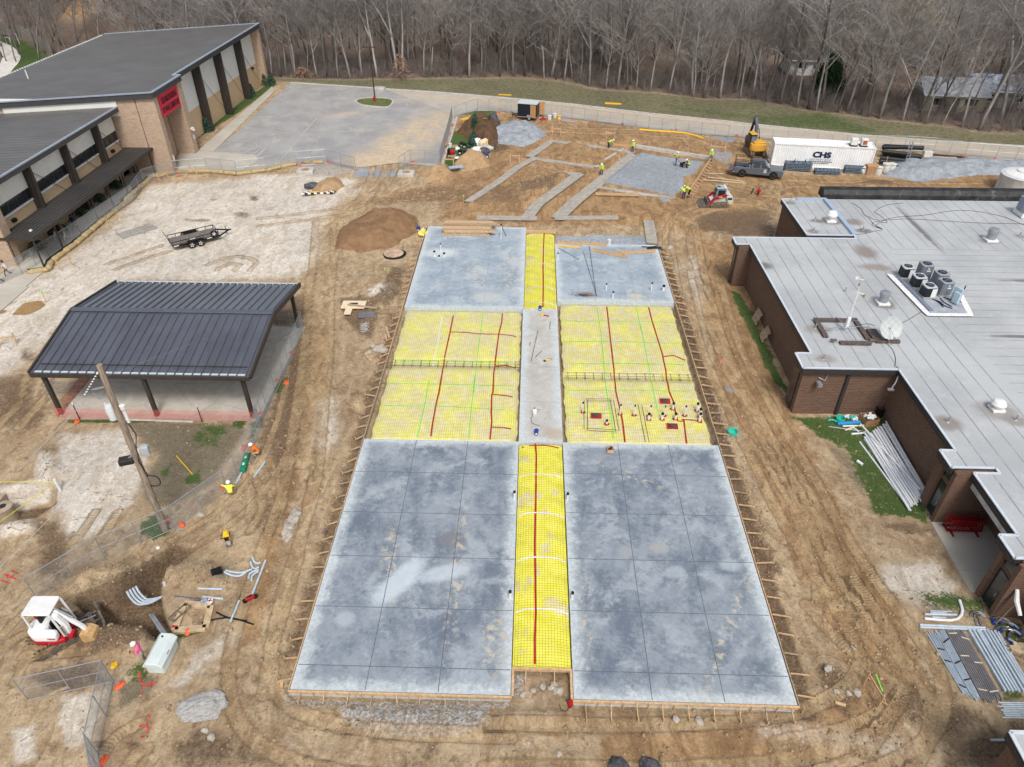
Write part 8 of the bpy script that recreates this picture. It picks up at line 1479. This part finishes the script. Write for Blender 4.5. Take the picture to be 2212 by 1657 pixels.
bundle('thin pale conduit bundle with dark straps second from the left', (1495,585),(1565,565),(1770,1085),(1850,1115), 5, .028, m_lc, (.16,.5,.76), m_strap, 3)
bundle('brown grey conduit bundle with pale tags left of its pair', (1570,570),(1650,560),(1858,1115),(1945,1130), 5, .028, m_bc, (.08,.42,.9), m_tag, 3); bundle('brown grey conduit bundle with pale tags right of its pair', (1655,565),(1735,595),(1940,1120),(2030,1105), 5, .028, m_bc, (.08,.46,.88), m_tag, 3)
for row in range(2):
    for i in range(9 if row == 0 else 8):
        f = (i+.5)/9; a = K(33,1745+265*f+r2.gauss(0,3),560+10*f+r2.gauss(0,4)); b = K(33,2040+255*f+r2.gauss(0,3),1050+r2.gauss(0,6)); wpipe(a,b,.08+.11*row,.062,m_lc,'thick pale blue grey conduit in the parallel row on the lawn','thick conduits on the lawn','conduit')
for i in range(9): y = 1137+i*15; wpipe(K(33,1965+r2.uniform(0,60)+i*5,y),K(33,2330,y+4),.08,.034,m_lc,'grey conduit in the short row at the right frame edge','conduits at the right frame edge','conduit')
for a, b, r, lb in [((1365,516),(1890,540),.06,'upper of two long grey conduits lying crosswise'),((1370,534),(1895,558),.06,'lower of two long grey conduits lying crosswise'),((1450,405),(1622,411),.03,'thinnest short conduit above the bent pipe'),((1450,418),(1582,422),.035,'second short conduit above the bent pipe'),((1405,431),(1662,437),.06,'thick straight conduit above the bent pipe'),((1468,452),(1576,458),.04,'short conduit resting against the bent pipe'),((1940,1440),(2072,1437),.06,'single short conduit beside the brick corner'),((825,672),(862,704),.03,'small white pipe scrap on the haul road')]: wpipe(W(33,*a),W(33,*b),.07,r,m_lc,lb,None,'conduit',10)
solo('bent_pipe', MB().tube([tuple(W(33,x,y,.08)) for x, y in ((1405,465),(1520,474),(1620,482),(1670,470),(1700,440),(1708,400),(1700,360),(1686,318))], .075, 10), m_pvc, 'long white pipe with a wide bend at one end', 'pipe')
for i, (x, y, a0, a1, R_, lb) in enumerate([(1850,462,.4,2.9,.42,'outer'),(1862,466,.4,2.9,.32,'middle'),(1874,470,.4,2.9,.22,'inner'),(1935,520,2.6,4.4,.7,'left'),(1960,518,2.6,4.4,.65,'right')]): bend(33,x,y,.07,R_,.045,a0,a1,m_chrome,lb+(' bend of the three small nested metal elbows' if i < 3 else ' one of two slim metal elbows beside the conduits'),'small metal elbows')
for i, (x, y, a0, a1) in enumerate([(2040,530,.3,2.3),(2055,560,.4,2.4),(2085,575,.2,2.0),(2075,610,.5,2.6),(2110,630,.3,2.3),(2130,600,3.6,5.4),(2090,650,3.4,5.2),(2180,650,1.2,3.2)]):
    t, pts = bend(33,x,y,.08+.05*(i%3),.55,.075,a0,a1,m_chrome,'silver metal elbow with blue plastic ends by the brick wall','silver elbows with blue ends')
    for e, o_ in ((pts[0],pts[1]),(pts[-1],pts[-2])): ev = Vector(e); MB().tube([ev+(Vector(o_)-ev)*.3, ev-(Vector(o_)-ev)*.4], .09, 8).build('blue_end', m_blue, t)
for i, (x, y) in enumerate(((2110,720),(2150,740),(2180,700),(2195,760),(2140,700))): p = W(33,x,y,.15); solo('fitting_box', MB().box(tuple(p),(.35,.28,.25),rz=i*.7), M('cardboard_pale', S(190,170,140), .85, .2), 'small tan carton in the jumble by the silver elbows', 'carton', 'small cartons by the silver elbows')
p0, p1 = W(33,1980,505), W(33,2165,300,2.4); t = thing('long_handled_roller', 'long handled roller with white fluffy head leaning on the brick wall', 'roller', p0); e = K(33,2150,335,1.9)-p0; e = Vector((e.x,e.y,1.9)); MB().tube([(0,0,.03),tuple(e)], .025, 6).build('pole', m_lumber_old, t); MB().tube([tuple(e+Vector((.05,-.5,-.35))),tuple(e+Vector((.05,.1,0))),tuple(e+Vector((.1,.5,.45)))], [.09,.12,.09], 8).build('roller_head', m_white, t)
# --- trench corner, lower left
m_cab = M('cabinet_pale', S(206,216,214), .5, .06, 1.5)
ca, cb_2, cc_ = W(30,1205,905), W(30,1345,908), W(30,1430,665); ctr = (ca+cc_)/2; 
t = thing('utility_cabinet', 'large pale green white utility enclosure at the end of two thick conduits', 'cabinet', (-17.98,19.72,.05), R(-2)); t.scale = (.8,.76,.9)
MB().prism([(-.5,-1.05),(.5,-1.05),(.55,-.95),(.55,.95),(.5,1.05),(-.5,1.05),(-.55,.95),(-.55,-.95)], 0, .62).build('base', m_cab, t, bevel=.03); MB().side([(-.62,.62),(.62,.62),(.62,.72),(.35,.98),(-.35,.98),(-.62,.72)], -1.15, 1.15).build('lid', m_cab, t, bevel=.04); MB().lathe([(.06,.98),(.07,1.03),(.03,1.04)],10,(-.15,.85,0)).build('vent_cap', m_dark, t); MB().box((.57,-.1,.8),(.02,.3,.1)).build('latch', m_galv, t)
for i, dx in enumerate((0,16)): a, b = K(30,1170+dx*1.3,345), K(30,1325+dx*1.3,600); wpipe(a+Vector((0,0,gz(a.x,a.y)*.6)), Vector((b.x,b.y,.0)), .12, .075, M('dusty_conduit', S(150,156,162), .5, .15, 3), ['left thick grey conduit running from the trench to the cabinet','right thick grey conduit running from the trench to the cabinet'][i], None, 'conduit', 10)
for i in range(4):
    o = i*20; P_ = [tuple(K(30,x+o*1.2,y-o*.7,-.3)) for x, y in ((1045,285),(1062,312),(1100,333),(1150,335),(1210,322),(1270,292))]; P_ = [(p[0],p[1],.25-.6*min(1,k/2.)) for k, p in enumerate(P_)]; solo('conduit_sweep', MB().tube(smooth_line([Vector(p) for p in P_],4), .06, 8), m_greyp, 'grey conduit bend curving up out of the trench', 'conduit bend', 'grey conduit bends in the trench')
for a, b, lb in [((2140,10-12),(2035,275),'long pale conduit leaning down beside the bent conduits')]: wpipe(W(30,*a), W(30,*b), .1, .06, m_lc, lb, None, 'conduit', 10)
for a, b, lb in [((1602,226),(1800,240),'upper short grey conduit on the soil right of the trench'),((1640,290),(1802,308),'lower short grey conduit on the soil right of the trench'),((1928,322),(1860,495),'short pale conduit lying across the black hoses'),]: wpipe(W(30,*a), W(30,*b), .08, .06, m_lc, lb, None, 'conduit', 10)
for a, b, lb in [((2132,695),(2042,820),'short pale conduit lying behind the fence worker')]: wpipe(W(20,*a), W(20,*b), .08, .06, m_lc, lb, None, 'conduit', 10)
for i, (pts, lb) in enumerate([([(2035,-30),(2045,0),(2070,18),(2098,10)],'topmost grey conduit bend beside the long conduit'),([(2020,10),(2030,45),(2055,60),(2085,48)],'second grey conduit bend beside the long conduit'),([(2085,70),(2040,85),(2010,110),(2003,145)],'third grey conduit bend beside the long conduit'),([(2080,85),(2050,105),(2028,130),(2030,165)],'lowest grey conduit bend beside the long conduit'),([(1830,98),(1870,108),(1950,95),(2030,65)],'upper of two grey conduit bends entering the soil'),([(1820,120),(1860,135),(1930,122),(2000,75)],'lower of two grey conduit bends entering the soil')]): solo('conduit_bend', MB().tube(smooth_line([W(30,x,y,.1) for x, y in pts],4), .06, 8), m_lc, lb, 'conduit bend', 'grey conduit bends near the long conduit')
t = thing('concrete_vault', 'low square concrete vault rim with an open middle beside the trench', 'vault', (0,0,0)); vr = KL(30,[(1410,560),(1490,345),(1700,365),(1660,540)]); m_vault = M('vault_concrete', S(188,164,132), .95, .2, 3)
for a, b in zip(vr, vr[1:]+vr[:1]): MB().bar((a[0],a[1],.06),(b[0],b[1],.06),.34,.24).build('rim', m_vault, t)
MB().sheet(vr, gz(*vr[0])+.02).build('floor', M('vault_floor', S(176,152,122), .95, .2), t, raw=True)
t = thing('leaning_grate', 'small rectangular steel frame leaning on the concrete vault', 'frame', W(30,1455,430,.25), R(62)); 
for a, b in (((-.55,-.2),(.55,-.2)),((-.55,.2),(.55,.2)),((-.55,-.2),(-.55,.2)),((.55,-.2),(.55,.2)),((0,-.2),(0,.2))): MB().bar((*a,.03),(*b,.03),.05,.05).build('angle', m_steel, t)
t = thing('shovel', 'shovel with a blue handle lying by the vault', 'shovel', (0,0,0)); a, b = W(30,1400,278,.08), W(30,1570,300,.08); MB().tube([a,b], .02, 6).build('handle', m_blue, t); MB().bar(b, W(30,1612,310,.06), .22, .03).build('blade', m_steel, t)
bh = MB(); bh.tube(smooth_line([W(30,x,y,.05) for x, y in ((1625,500),(1720,475),(1850,462),(1960,485),(2045,515))],4), .045, 6).tube(smooth_line([W(30,x,y,.06) for x, y in ((1745,415),(1800,445),(1870,468),(1990,490))],4), .045, 6); solo('black_hose', bh, m_black, 'two crossed black hoses right of the vault', 'hose')
def sitem(name, mb, mat, label, cat, rc, x, y, rz=0): return place(solo(name, mb, mat, label, cat), W(rc,x,y,.01), rz)
sitem('cup', MB().lathe([(.06,0),(.08,.22),(.085,.22),(.07,.02)],10), m_white, 'white cup on the soil beside the trench', 'cup', 30,1328,190)
cm_ = MB(); [cm_.lathe([(.09,0),(.09,.16),(.065,.16),(.065,.02)],10,(a_,b_,.15)) for a_, b_ in ((0,0),(.2,.05),(.1,.2))]; sitem('coupling', cm_, m_greyp, 'cluster of three grey couplings on the vault rim', 'couplings', 30,1635,350)
rl_ = thing('tape_reel', 'white and red tape reel on the vault rim', 'reel', W(30,1698,335,.18)); MB().lathe([(.17,0),(.17,.05),(.05,.06)],16).build('disc', m_white, rl_); MB().bar((-.15,0,.07),(.15,0,.07),.04,.02).bar((0,-.15,.07),(0,.15,.07),.04,.02).build('spokes', m_red, rl_)
sitem('tool_box', MB().box((0,0,.14),(.55,.32,.26)).bar((-.15,0,.32),(.15,0,.32),.03,.03).box((-.15,0,.29),(.03,.03,.08)).box((.15,0,.29),(.03,.03,.08)), m_black, 'black tool box on the soil by the conduit bends', 'tool box', 30,1760,120,.5)
sitem('cordless_drill', MB().tube([(-.12,0,.24),(.12,0,.24)], [.05,.035], 8).bar((-.08,0,.24),(-.1,0,.06),.05,.05).box((-.1,0,.18),(.1,.08,.05)), m_red, 'red drill on the vault rim', 'drill', 30,1418,540)
sw_ = thing('band_saw', 'red and black band saw at the end of the long conduit', 'saw', W(30,2018,310), .6); MB().box((0,0,.14),(.5,.14,.22)).build('body', m_red, sw_, bevel=.03); MB().lathe([(.13,.05),(.13,.15)],12,(-.28,0,0)).lathe([(.13,.05),(.13,.15)],12,(.28,0,0)).bar((-.15,0,.32),(.15,0,.32),.05,.05).build('guard', m_black, sw_)
rock(W(30,915,830,.06), .2, 915, m_yellow, 'yellow paper package near the cross fence', None, 'package', .5, 'paper_package'); rock(W(20,1270,1390,.04), .14, 77, m_white, 'white paper scrap on the soil below the fence', None, 'paper scrap', .4, 'paper_scrap')
solo('pick_handle', MB().bar(W(20,1110,1450,.05),W(20,1130,1560,.05),.06,.06), m_lumber, 'wooden tool handle lying on the spoil bank', 'tool')
rk_ = thing('tamping_rammer', 'yellow and black tamping rammer standing alone on the dirt', 'rammer', W(20,1845,1365), .3); MB().box((0,0,.05),(.34,.4,.08)).build('shoe', m_steel, rk_, bevel=.02); MB().lathe([(.1,.08),(.13,.2),(.09,.3),(.13,.4),(.1,.5)],10).build('bellows', m_conc, rk_); MB().box((0,.05,.72),(.34,.36,.45)).box((0,.05,1.0),(.28,.26,.16)).build('housing', m_yellow, rk_, bevel=.05); MB().box((0,-.16,.68),(.24,.1,.22)).build('engine', m_black, rk_, bevel=.02); MB().tube([(-.2,.2,.9),(-.25,-.35,1.0),(.25,-.35,1.0),(.2,.2,.9)], .025, 6).build('handle', m_black, rk_)
a, b = W(20,1955,790,.15), W(20,1995,650,.15); d = b-a; t = thing('pipe_heater', 'green box shaped conduit heater on the ground between the two fence workers', 'conduit heater', a, math.atan2(d.y,d.x)); MB().box((d.length/2,0,.08),(d.length,.34,.3)).build('case', M('heater_green', S(20,130,96), .45, .1), t, bevel=.04); MB().box((d.length*.3,0,.25),(.2,.12,.03)).box((d.length*.7,0,.25),(.2,.12,.03)).build('badge', m_white, t)
wpipe(W(20,1950,780), W(20,1900,890), .1, .06, m_lc, 'grey conduit sticking out of the green heater', None, 'conduit', 10)
# pit with caution tape at the left edge
t = thing('riser_pipe', 'concrete riser standing in the pit at the left frame edge', 'riser', K(20,75,1150,-1.1)); MB().lathe([(.55,-.2),(.55,1.0),(.4,1.05)],18).build('barrel', M('riser_concrete', S(168,152,132), .9, .2, 2), t); MB().lathe([(.34,1.04),(.1,1.06)],16).build('lid', m_dark, t)
t = thing('riser_pipe', 'square concrete block behind the round riser in the pit', 'riser', K(20,10,1070,-1.0)); MB().box((0,0,.5),(.9,.7,.9)).build('block', M('riser_concrete', S(150,128,104)), t, bevel=.05)
solo('pipe_post', MB().lathe([(.08,0),(.08,1.0)],10,tuple(W(20,487,935))), m_pvc, 'short white pipe post holding the yellow caution tape', 'post'); ct_ = MB(); tp = W(20,487,935)+Vector((0,0,.75))
for e in (K(20,-60,860,.6), K(20,-40,1210,.5)): ct_.bar(tp, e, .015, .05)
solo('caution_tape', ct_, M('tape_yellow', S(214,206,60), .6, .1), 'yellow caution tape strung from the white post over the pit', 'tape')
solo('yellow_pole', MB().tube([W(20,1422,658,.1),W(20,1550,805,.08)], .035, 6), m_yellow, 'slim yellow pole lying on the grass before the pavilion', 'pole')
solo('curb_strip', MB().bar(W(20,1010,365,.05),W(20,1555,382,.05),.12,.08), m_conc, 'pale strip of edging lying along the pavilion grass', 'edging')
# sheets by the muddy patch
t = thing('plywood_sheets', 'pale plywood sheets and a plank dumped on mud left of the slabs', 'plywood', W(11,835,960,.12), .02); MB().box((0,.1,.1),(2.1,1.3,.06)).box((-.3,-.9,.06),(.6,1.2,.04)).build('sheet', M('pale_ply', S(222,204,176), .8, .06), t); MB().bar((-.5,0,.2),(2.2,-.55,.12),.25,.05).build('plank', m_lumber_old, t); MB().box((0,.25,.14),(.7,.25,.02)).build('vent_grid', m_dark, t)
solo('slate_sheet', MB().box(tuple(W(11,950,1035,.05)),(1.6,.9,.04),rz=.1), M('slate_panel', S(112,112,118), .6, .15), 'grey panel lying in the mud beside the plywood', 'panel')
for i, (rc, x, y, h, lb) in enumerate([(11,1090,740,1.2,'survey stake with yellow ribbon behind the rough spoil'),(11,1505,150,1.4,'thin survey stake left of the dug footings'),(11,1718,160,1.5,'thin survey stake with yellow ribbon by the dug footings'),(12,1750,1490,1.0,'survey stake with pink ribbon beside the right form'),(10,370,925,1.2,'survey stake with yellow ribbon beside the puddle')]):
    t = thing('survey_stake', lb, 'stake', W(rc,x,y)); MB().bar((0,0,-.1),(.05,0,h),.05,.03).build('stake', m_lumber, t)
    if i != 1: MB().box((.05,0,h*.9),(.16,.04,.2)).build('ribbon', m_gpaint if i != 3 else M('pink_ribbon', S(240,90,120), .7), t)
# red marking paint on the soil
rp_ = MB()
for rc, a, b in [(30,(1120,880),(1130,960)),(30,(1130,960),(1170,1010)),(30,(1180,1000),(1270,970)),(30,(1210,960),(1220,1010)),(30,(1120,1320),(1230,1300)),(30,(1180,1300),(1190,1380)),(30,(1195,1230),(1205,1260)),(30,(1130,1410),(1170,1400)),(30,(60,110),(140,150)),(30,(100,80),(150,100)),(30,(10,155),(90,180)),(30,(1140,1040),(1150,1060)),(20,(40,1610),(80,1640))]: rp_.ribbon([tuple(W(rc,*a)[:2]),tuple(W(rc,*b)[:2])], .09, lambda x,y: gz(x,y)+.02, step=.3)
struct('ground_markings', rp_, M('red_marking', S(196,74,66), .9, .4, 8), raw=True)
# ------------------------------------------------------------------ people
def person(label, p, rz, pose='stand', shirt=S(205,240,60), pants=S(58,78,112), hat=S(240,240,240), hair=None, skin=S(170,120,90), sleeve='short', sc=1., extra=None, boots=S(92,74,56), vest=None):
    hz_, kn, J = 0., None, {}
    def std(): return dict(pel=(0,0,.95), sp=(0,.01,1.18), ch=(0,0,1.40), nk=(0,.02,1.53), hd=(0,.05,1.65), ht=(0,.03,1.74), nose=(0,.15,1.645),
        ls=(-.18,0,1.45), le=(-.25,-.03,1.17), lw=(-.25,.08,.94), rs=(.18,0,1.45), re=(.25,-.03,1.17), rw=(.25,.08,.94), lh=(-.1,0,.92), lk=(-.11,.03,.5), la=(-.11,-.02,.09), lt=(-.12,.15,.04), rh=(.1,0,.92), rk=(.11,.03,.5), ra=(.11,-.02,.09), rt=(.12,.15,.04))
    J = std()
    def up(**k): J.update(k)
    if pose == 'walk': up(lk=(-.1,.2,.53), la=(-.1,.26,.1), lt=(-.1,.42,.08), rk=(.1,-.03,.5), ra=(.1,-.35,.2), rt=(.1,-.24,.06), le=(-.24,-.14,1.18), lw=(-.24,-.06,.95), re=(.24,.1,1.18), rw=(.22,.26,1.02))
    if pose in ('bend','bend2'):
        k = 1.0 if pose == 'bend' else .8
        up(pel=(0,-.15,.93), sp=(0,.06,1.08), ch=(0,.30*k,1.17), nk=(0,.42*k,1.18), hd=(0,.55*k,1.16), ht=(0,.62*k,1.2), nose=(0,.6*k,1.05), ls=(-.18,.33*k,1.18), rs=(.18,.33*k,1.18), le=(-.23,.42,.9), re=(.23,.42,.9), lw=(-.14,.52,.66), rw=(.14,.52,.66), lh=(-.1,-.14,.9), rh=(.1,-.14,.9), lk=(-.14,-.02,.5), rk=(.14,-.02,.5))
    if pose == 'squat': up(pel=(0,-.2,.36), sp=(0,-.1,.58), ch=(0,.06,.78), nk=(0,.14,.89), hd=(0,.2,1.0), ht=(0,.2,1.09), nose=(0,.3,.96), ls=(-.18,.08,.83), rs=(.18,.08,.83), le=(-.24,.22,.62), re=(.24,.22,.62), lw=(-.12,.42,.5), rw=(.12,.42,.5), lh=(-.1,-.16,.37), rh=(.1,-.16,.37), lk=(-.19,.25,.46), rk=(.19,.25,.46), la=(-.16,.02,.09), ra=(.16,.02,.09), lt=(-.18,.19,.04), rt=(.18,.19,.04))
    if pose == 'reach': up(pel=(0,-.1,.3), sp=(0,-.06,.52), ch=(0,.02,.74), nk=(0,.06,.87), hd=(0,.09,.99), ht=(0,.08,1.09), nose=(0,.19,.98), ls=(-.19,.03,.79), rs=(.19,.03,.79), le=(-.44,.16,.84), lw=(-.62,.32,.98), re=(.3,.16,.6), rw=(.3,.38,.48), lh=(-.1,-.08,.31), rh=(.1,-.08,.31), lk=(-.22,.28,.3), rk=(.24,.3,.4), la=(-.1,.05,.08), ra=(.22,.08,.08), lt=(-.05,.2,.05), rt=(.25,.24,.04))
    if pose == 'hold': up(le=(-.23,.12,1.16), re=(.23,.12,1.16), lw=(-.1,.34,1.1), rw=(.12,.34,1.1), hd=(0,.08,1.63), nose=(0,.17,1.58))
    if pose == 'push': up(le=(-.24,.18,1.2), re=(.24,.18,1.2), lw=(-.2,.4,1.05), rw=(.2,.4,1.05), hd=(0,.07,1.64), nose=(0,.16,1.6))
    if pose == 'lean': up(sp=(0,.06,1.16), ch=(0,.14,1.36), nk=(0,.2,1.48), hd=(0,.27,1.58), ht=(0,.27,1.67), nose=(0,.36,1.53), ls=(-.18,.14,1.4), rs=(.18,.14,1.4), le=(-.23,.26,1.14), re=(.23,.26,1.14), lw=(-.1,.44,.98), rw=(.1,.44,.98))
    t = thing('person', label, 'person', p, rz); t.scale = (sc,sc,sc)
    bm = bmesh.new(); lay = bm.verts.layers.skin.verify(); vs = {}
    rad = dict(pel=.15, sp=.135, ch=.15, nk=.06, hd=.098, ht=.075, nose=.022, ls=.075, rs=.075, le=.048, re=.048, lw=.034, rw=.034, lh=.1, rh=.1, lk=.066, rk=.066, la=.05, ra=.05, lt=.042, rt=.042)
    for k, v in J.items(): vs[k] = bm.verts.new(v); vs[k][lay].radius = (rad[k], rad[k]*(.75 if k in ('pel','sp','ch') else 1))
    vs['pel'][lay].use_root = True
    bones = [('pel','sp'),('sp','ch'),('ch','nk'),('nk','hd'),('hd','ht'),('hd','nose'),('ch','ls'),('ch','rs'),('ls','le'),('rs','re'),('le','lw'),('re','rw'),('pel','lh'),('pel','rh'),('lh','lk'),('rh','rk'),('lk','la'),('rk','ra'),('la','lt'),('ra','rt')]
    for a, b in bones: bm.edges.new((vs[a], vs[b]))
    segs = [(Vector(J[a]), Vector(J[b]), a, b) for a, b in bones]
    for s, w, e in ((-1,'lw','le'),(1,'rw','re')):          # palm, four fingers and a thumb
        W_, D = Vector(J[w]), (Vector(J[w])-Vector(J[e])).normalized(); sd_ = D.cross(Vector((0,0,1))); sd_ = sd_.normalized() if sd_.length > .1 else Vector((1,0,0)); nrm = D.cross(sd_)
        pv_ = bm.verts.new(W_+D*.07); pv_[lay].radius = (.036,.022); bm.edges.new((vs[w], pv_)); segs.append((W_, W_+D*.07, 'hand', 'hand'))
        for k in range(4):
            b0 = W_+D*.1+sd_*(.03-.02*k); L = (.06,.075,.07,.055)[k]; v0 = bm.verts.new(b0); v1 = bm.verts.new(b0+D*L*.6+nrm*.012); v2 = bm.verts.new(b0+D*L+nrm*.035)
            for q_, r_ in ((v0,.0095),(v1,.009),(v2,.008)): q_[lay].radius = (r_,r_)
            bm.edges.new((pv_,v0)); bm.edges.new((v0,v1)); bm.edges.new((v1,v2)); segs.append((b0, b0+D*L, 'hand', 'hand'))
        v0 = bm.verts.new(W_+D*.05+sd_*.045); v1 = bm.verts.new(W_+D*.1+sd_*.065+nrm*.02); v0[lay].radius = (.012,.012); v1[lay].radius = (.009,.009); bm.edges.new((pv_,v0)); bm.edges.new((v0,v1)); segs.append((W_, W_+D*.1+sd_*.065, 'hand', 'hand'))
    me = bpy.data.meshes.new('body'); bm.to_mesh(me); bm.free(); o = bpy.data.objects.new('body', me); COL.objects.link(o); o.modifiers.new('skin','SKIN').use_smooth_shade = True; sb = o.modifiers.new('sub','SUBSURF'); sb.levels = 1; sb.render_levels = 1
    m2 = bpy.data.meshes.new_from_object(o.evaluated_get(bpy.context.evaluated_depsgraph_get())); bpy.data.objects.remove(o); m2.name = 'body'; m2.materials.clear()
    key = '%d_%d_%d' % tuple(int(c*255) for c in shirt[:3]); kp = '%d_%d_%d' % tuple(int(c*255) for c in pants[:3]); ks = '%d' % int(skin[0]*255)
    for m_ in (M('shirt_'+key, shirt, .8, .1, 6), M('trousers_'+kp, pants, .9, .2, 6), M('skin_'+ks, skin, .6, .05), M('boots_%d' % int(boots[0]*255), boots, .8, .2)): m2.materials.append(m_)
    for f in m2.polygons:
        c = f.center; best = min(segs, key=lambda s_: (c-(s_[0]+(s_[1]-s_[0])*max(0,min(1,(c-s_[0]).dot(s_[1]-s_[0])/max(1e-6,(s_[1]-s_[0]).length_squared))))).length)
        a, b = best[2], best[3]
        f.material_index = (2 if a in ('nk','hd','hand') else 3 if a in ('la','ra') else 1 if a in ('lh','rh','lk','rk') or b in ('lh','rh') else (0 if sleeve == 'long' else 2) if a in ('le','re') else 0)
        if a == 'pel' and c.z < J['pel'][2]+.02: f.material_index = 1
        f.use_smooth = True
    ob = bpy.data.objects.new('body', m2); COL.objects.link(ob); ob.parent = t
    hd_, nose = Vector(J['hd']), Vector(J['nose']); f_ = (nose-hd_).normalized(); up_ = (Vector(J['ht'])-Vector(J['nk'])).normalized(); up_ = (up_-f_*up_.dot(f_)).normalized(); sd_ = f_.cross(up_)
    fc = MB()
    for s in (-1,1): fc.lathe([(.004,-.008),(.014,0),(.004,.008)], 6, tuple(hd_+f_*.088+sd_*.035*s+up_*.02))
    fc.bar(hd_+f_*.092+sd_*.025-up_*.05, hd_+f_*.092-sd_*.025-up_*.05, .012, .01); fc.build('face_features', m_dark, t)
    er = MB()
    for s in (-1,1): er.lathe([(.006,-.03),(.02,0),(.006,.03)], 6, tuple(hd_+sd_*.1*s))
    er.build('ear', M('skin_'+ks, skin), t)
    rot = Matrix((sd_, f_, up_)).transposed().to_4x4()
    if hat:
        h = MB().lathe([(.135,.0),(.138,.02),(.128,.03),(.125,.07),(.1,.12),(.05,.145),(.01,.15)], 14); h.box((0,.12,.012),(.17,.1,.014)).box((0,0,.13),(.03,.2,.04)); ho = h.build('hard_hat', M('hat_white', hat, .35, .04), t); ho.matrix_local = Matrix.Translation(hd_+up_*.04)@rot
    if hair:
        h = MB().lathe([(.1,-.16 if hair[1] else -.02),(.118,-.03),(.118,.05),(.09,.1),(.02,.13)], 12, (0,-.025,0)); ho = h.build('hair', M('hair_%d' % int(hair[0][0]*255), hair[0], .8, .2), t); ho.matrix_local = Matrix.Translation(hd_)@rot
    if vest:
        v = MB(); a, b = Vector(J['sp'])-Vector((0,0,.06)), Vector(J['ch'])+Vector((0,0,.06)); v.tube([a,(a+b)/2,b], [.175,.185,.16], 12); v.build('vest', M('vest_yellow', vest, .7, .1, 5), t)
    if extra: extra(t, J)
    return t
HV, HV2 = S(200,238,58), S(190,236,70); SK1, SK2 = S(150,104,78), S(188,136,106)
person('worker in orange shirt and white hard hat crouching by the fence over a green tool', W(20,2070,650), PI/2+.2, 'squat', S(255,120,36), S(176,158,128), skin=SK2)
person('worker in pale yellow shirt sitting with one arm stretched up to the fence', W(20,1862,965), .25, 'reach', S(222,240,90), S(170,132,84), skin=SK2)
person('person in pink shirt and white hard hat looking at a phone by the cabinet', W(30,1175,808), PI/2+.35, 'hold', S(255,110,170), S(168,154,134), skin=SK2, extra=lambda t, J: MB().box((.01,.42,1.14),(.12,.03,.07)).build('phone', m_black, t))
person('worker in lime shirt bending over the far form board', W(2,875,1190), -1.2, 'bend', HV2, S(52,62,84), skin=SK1)
person('worker in lime shirt standing at the corner of the far form board', W(2,1065,1222), 2.4, 'stand', HV, S(72,98,140), skin=SK1, sleeve='long')
person('worker in lime shirt carrying a plank beside the dug footing', W(2,815,1405), 2.9, 'lean', HV, S(70,96,138), skin=SK1, sleeve='long')
person('worker in lime shirt pushing a small machine on the gravel pad', W(2,1410,1338), -1.75, 'push', HV2, S(66,92,130), skin=SK1)
person('worker in a vest and dark red sleeves squatting beside the small machine on the gravel', W(2,1505,1358), 1.75, 'squat', S(110,40,44), S(40,44,54), skin=SK1, sleeve='long', vest=HV2, hat=S(214,216,218))
person('worker in lime shirt bending at the back end of the side form board', W(2,1692,1300), 2.9, 'lean', HV, S(62,82,120), skin=SK1, sleeve='long')
person('left worker of the pair bending at the front end of the side form board', W(2,1470,1612), .35, 'bend2', HV2, S(56,70,98), skin=SK1)
person('right worker of the pair bending at the side form board, in dark trousers', W(2,1512,1590), .9, 'bend', HV, S(30,32,38), skin=SK1, hat=S(214,216,218))
person('woman in white top and dark trousers walking at the left end of the walkway', W(10,72,715), 2.2, 'walk', S(226,228,230), S(34,38,52), None, (S(92,60,44),True), SK2, 'long', .98, boots=S(230,230,230))
person('person in dark clothes mostly cut off at the left frame edge below the walkway', W(10,5,775), 2.2, 'walk', S(40,40,44), S(32,32,36), None, (S(40,34,30),False), SK2, 'long')
person('person in grey blue top and white trousers walking under the walkway canopy', W(10,540,425), 2.6, 'walk', S(126,128,150), S(226,224,220), None, (S(150,110,80),True), SK2, 'long', .95)
person('person in dark red top and cream trousers walking under the walkway canopy', W(10,462,420), 2.6, 'walk', S(84,48,46), S(214,204,186), None, (S(60,44,36),True), SK2, 'long', .96)
person('person in a grey top in the shade behind the others under the canopy', W(10,500,375), 2.6, 'walk', S(150,148,146), S(52,48,46), None, (S(50,40,34),False), SK2, 'short', 1.)
person('man in navy jacket and jeans walking ahead under the canopy', W(10,612,350), 2.7, 'walk', S(36,44,78), S(60,78,108), None, (S(28,24,22),False), SK1, 'long', 1.05)
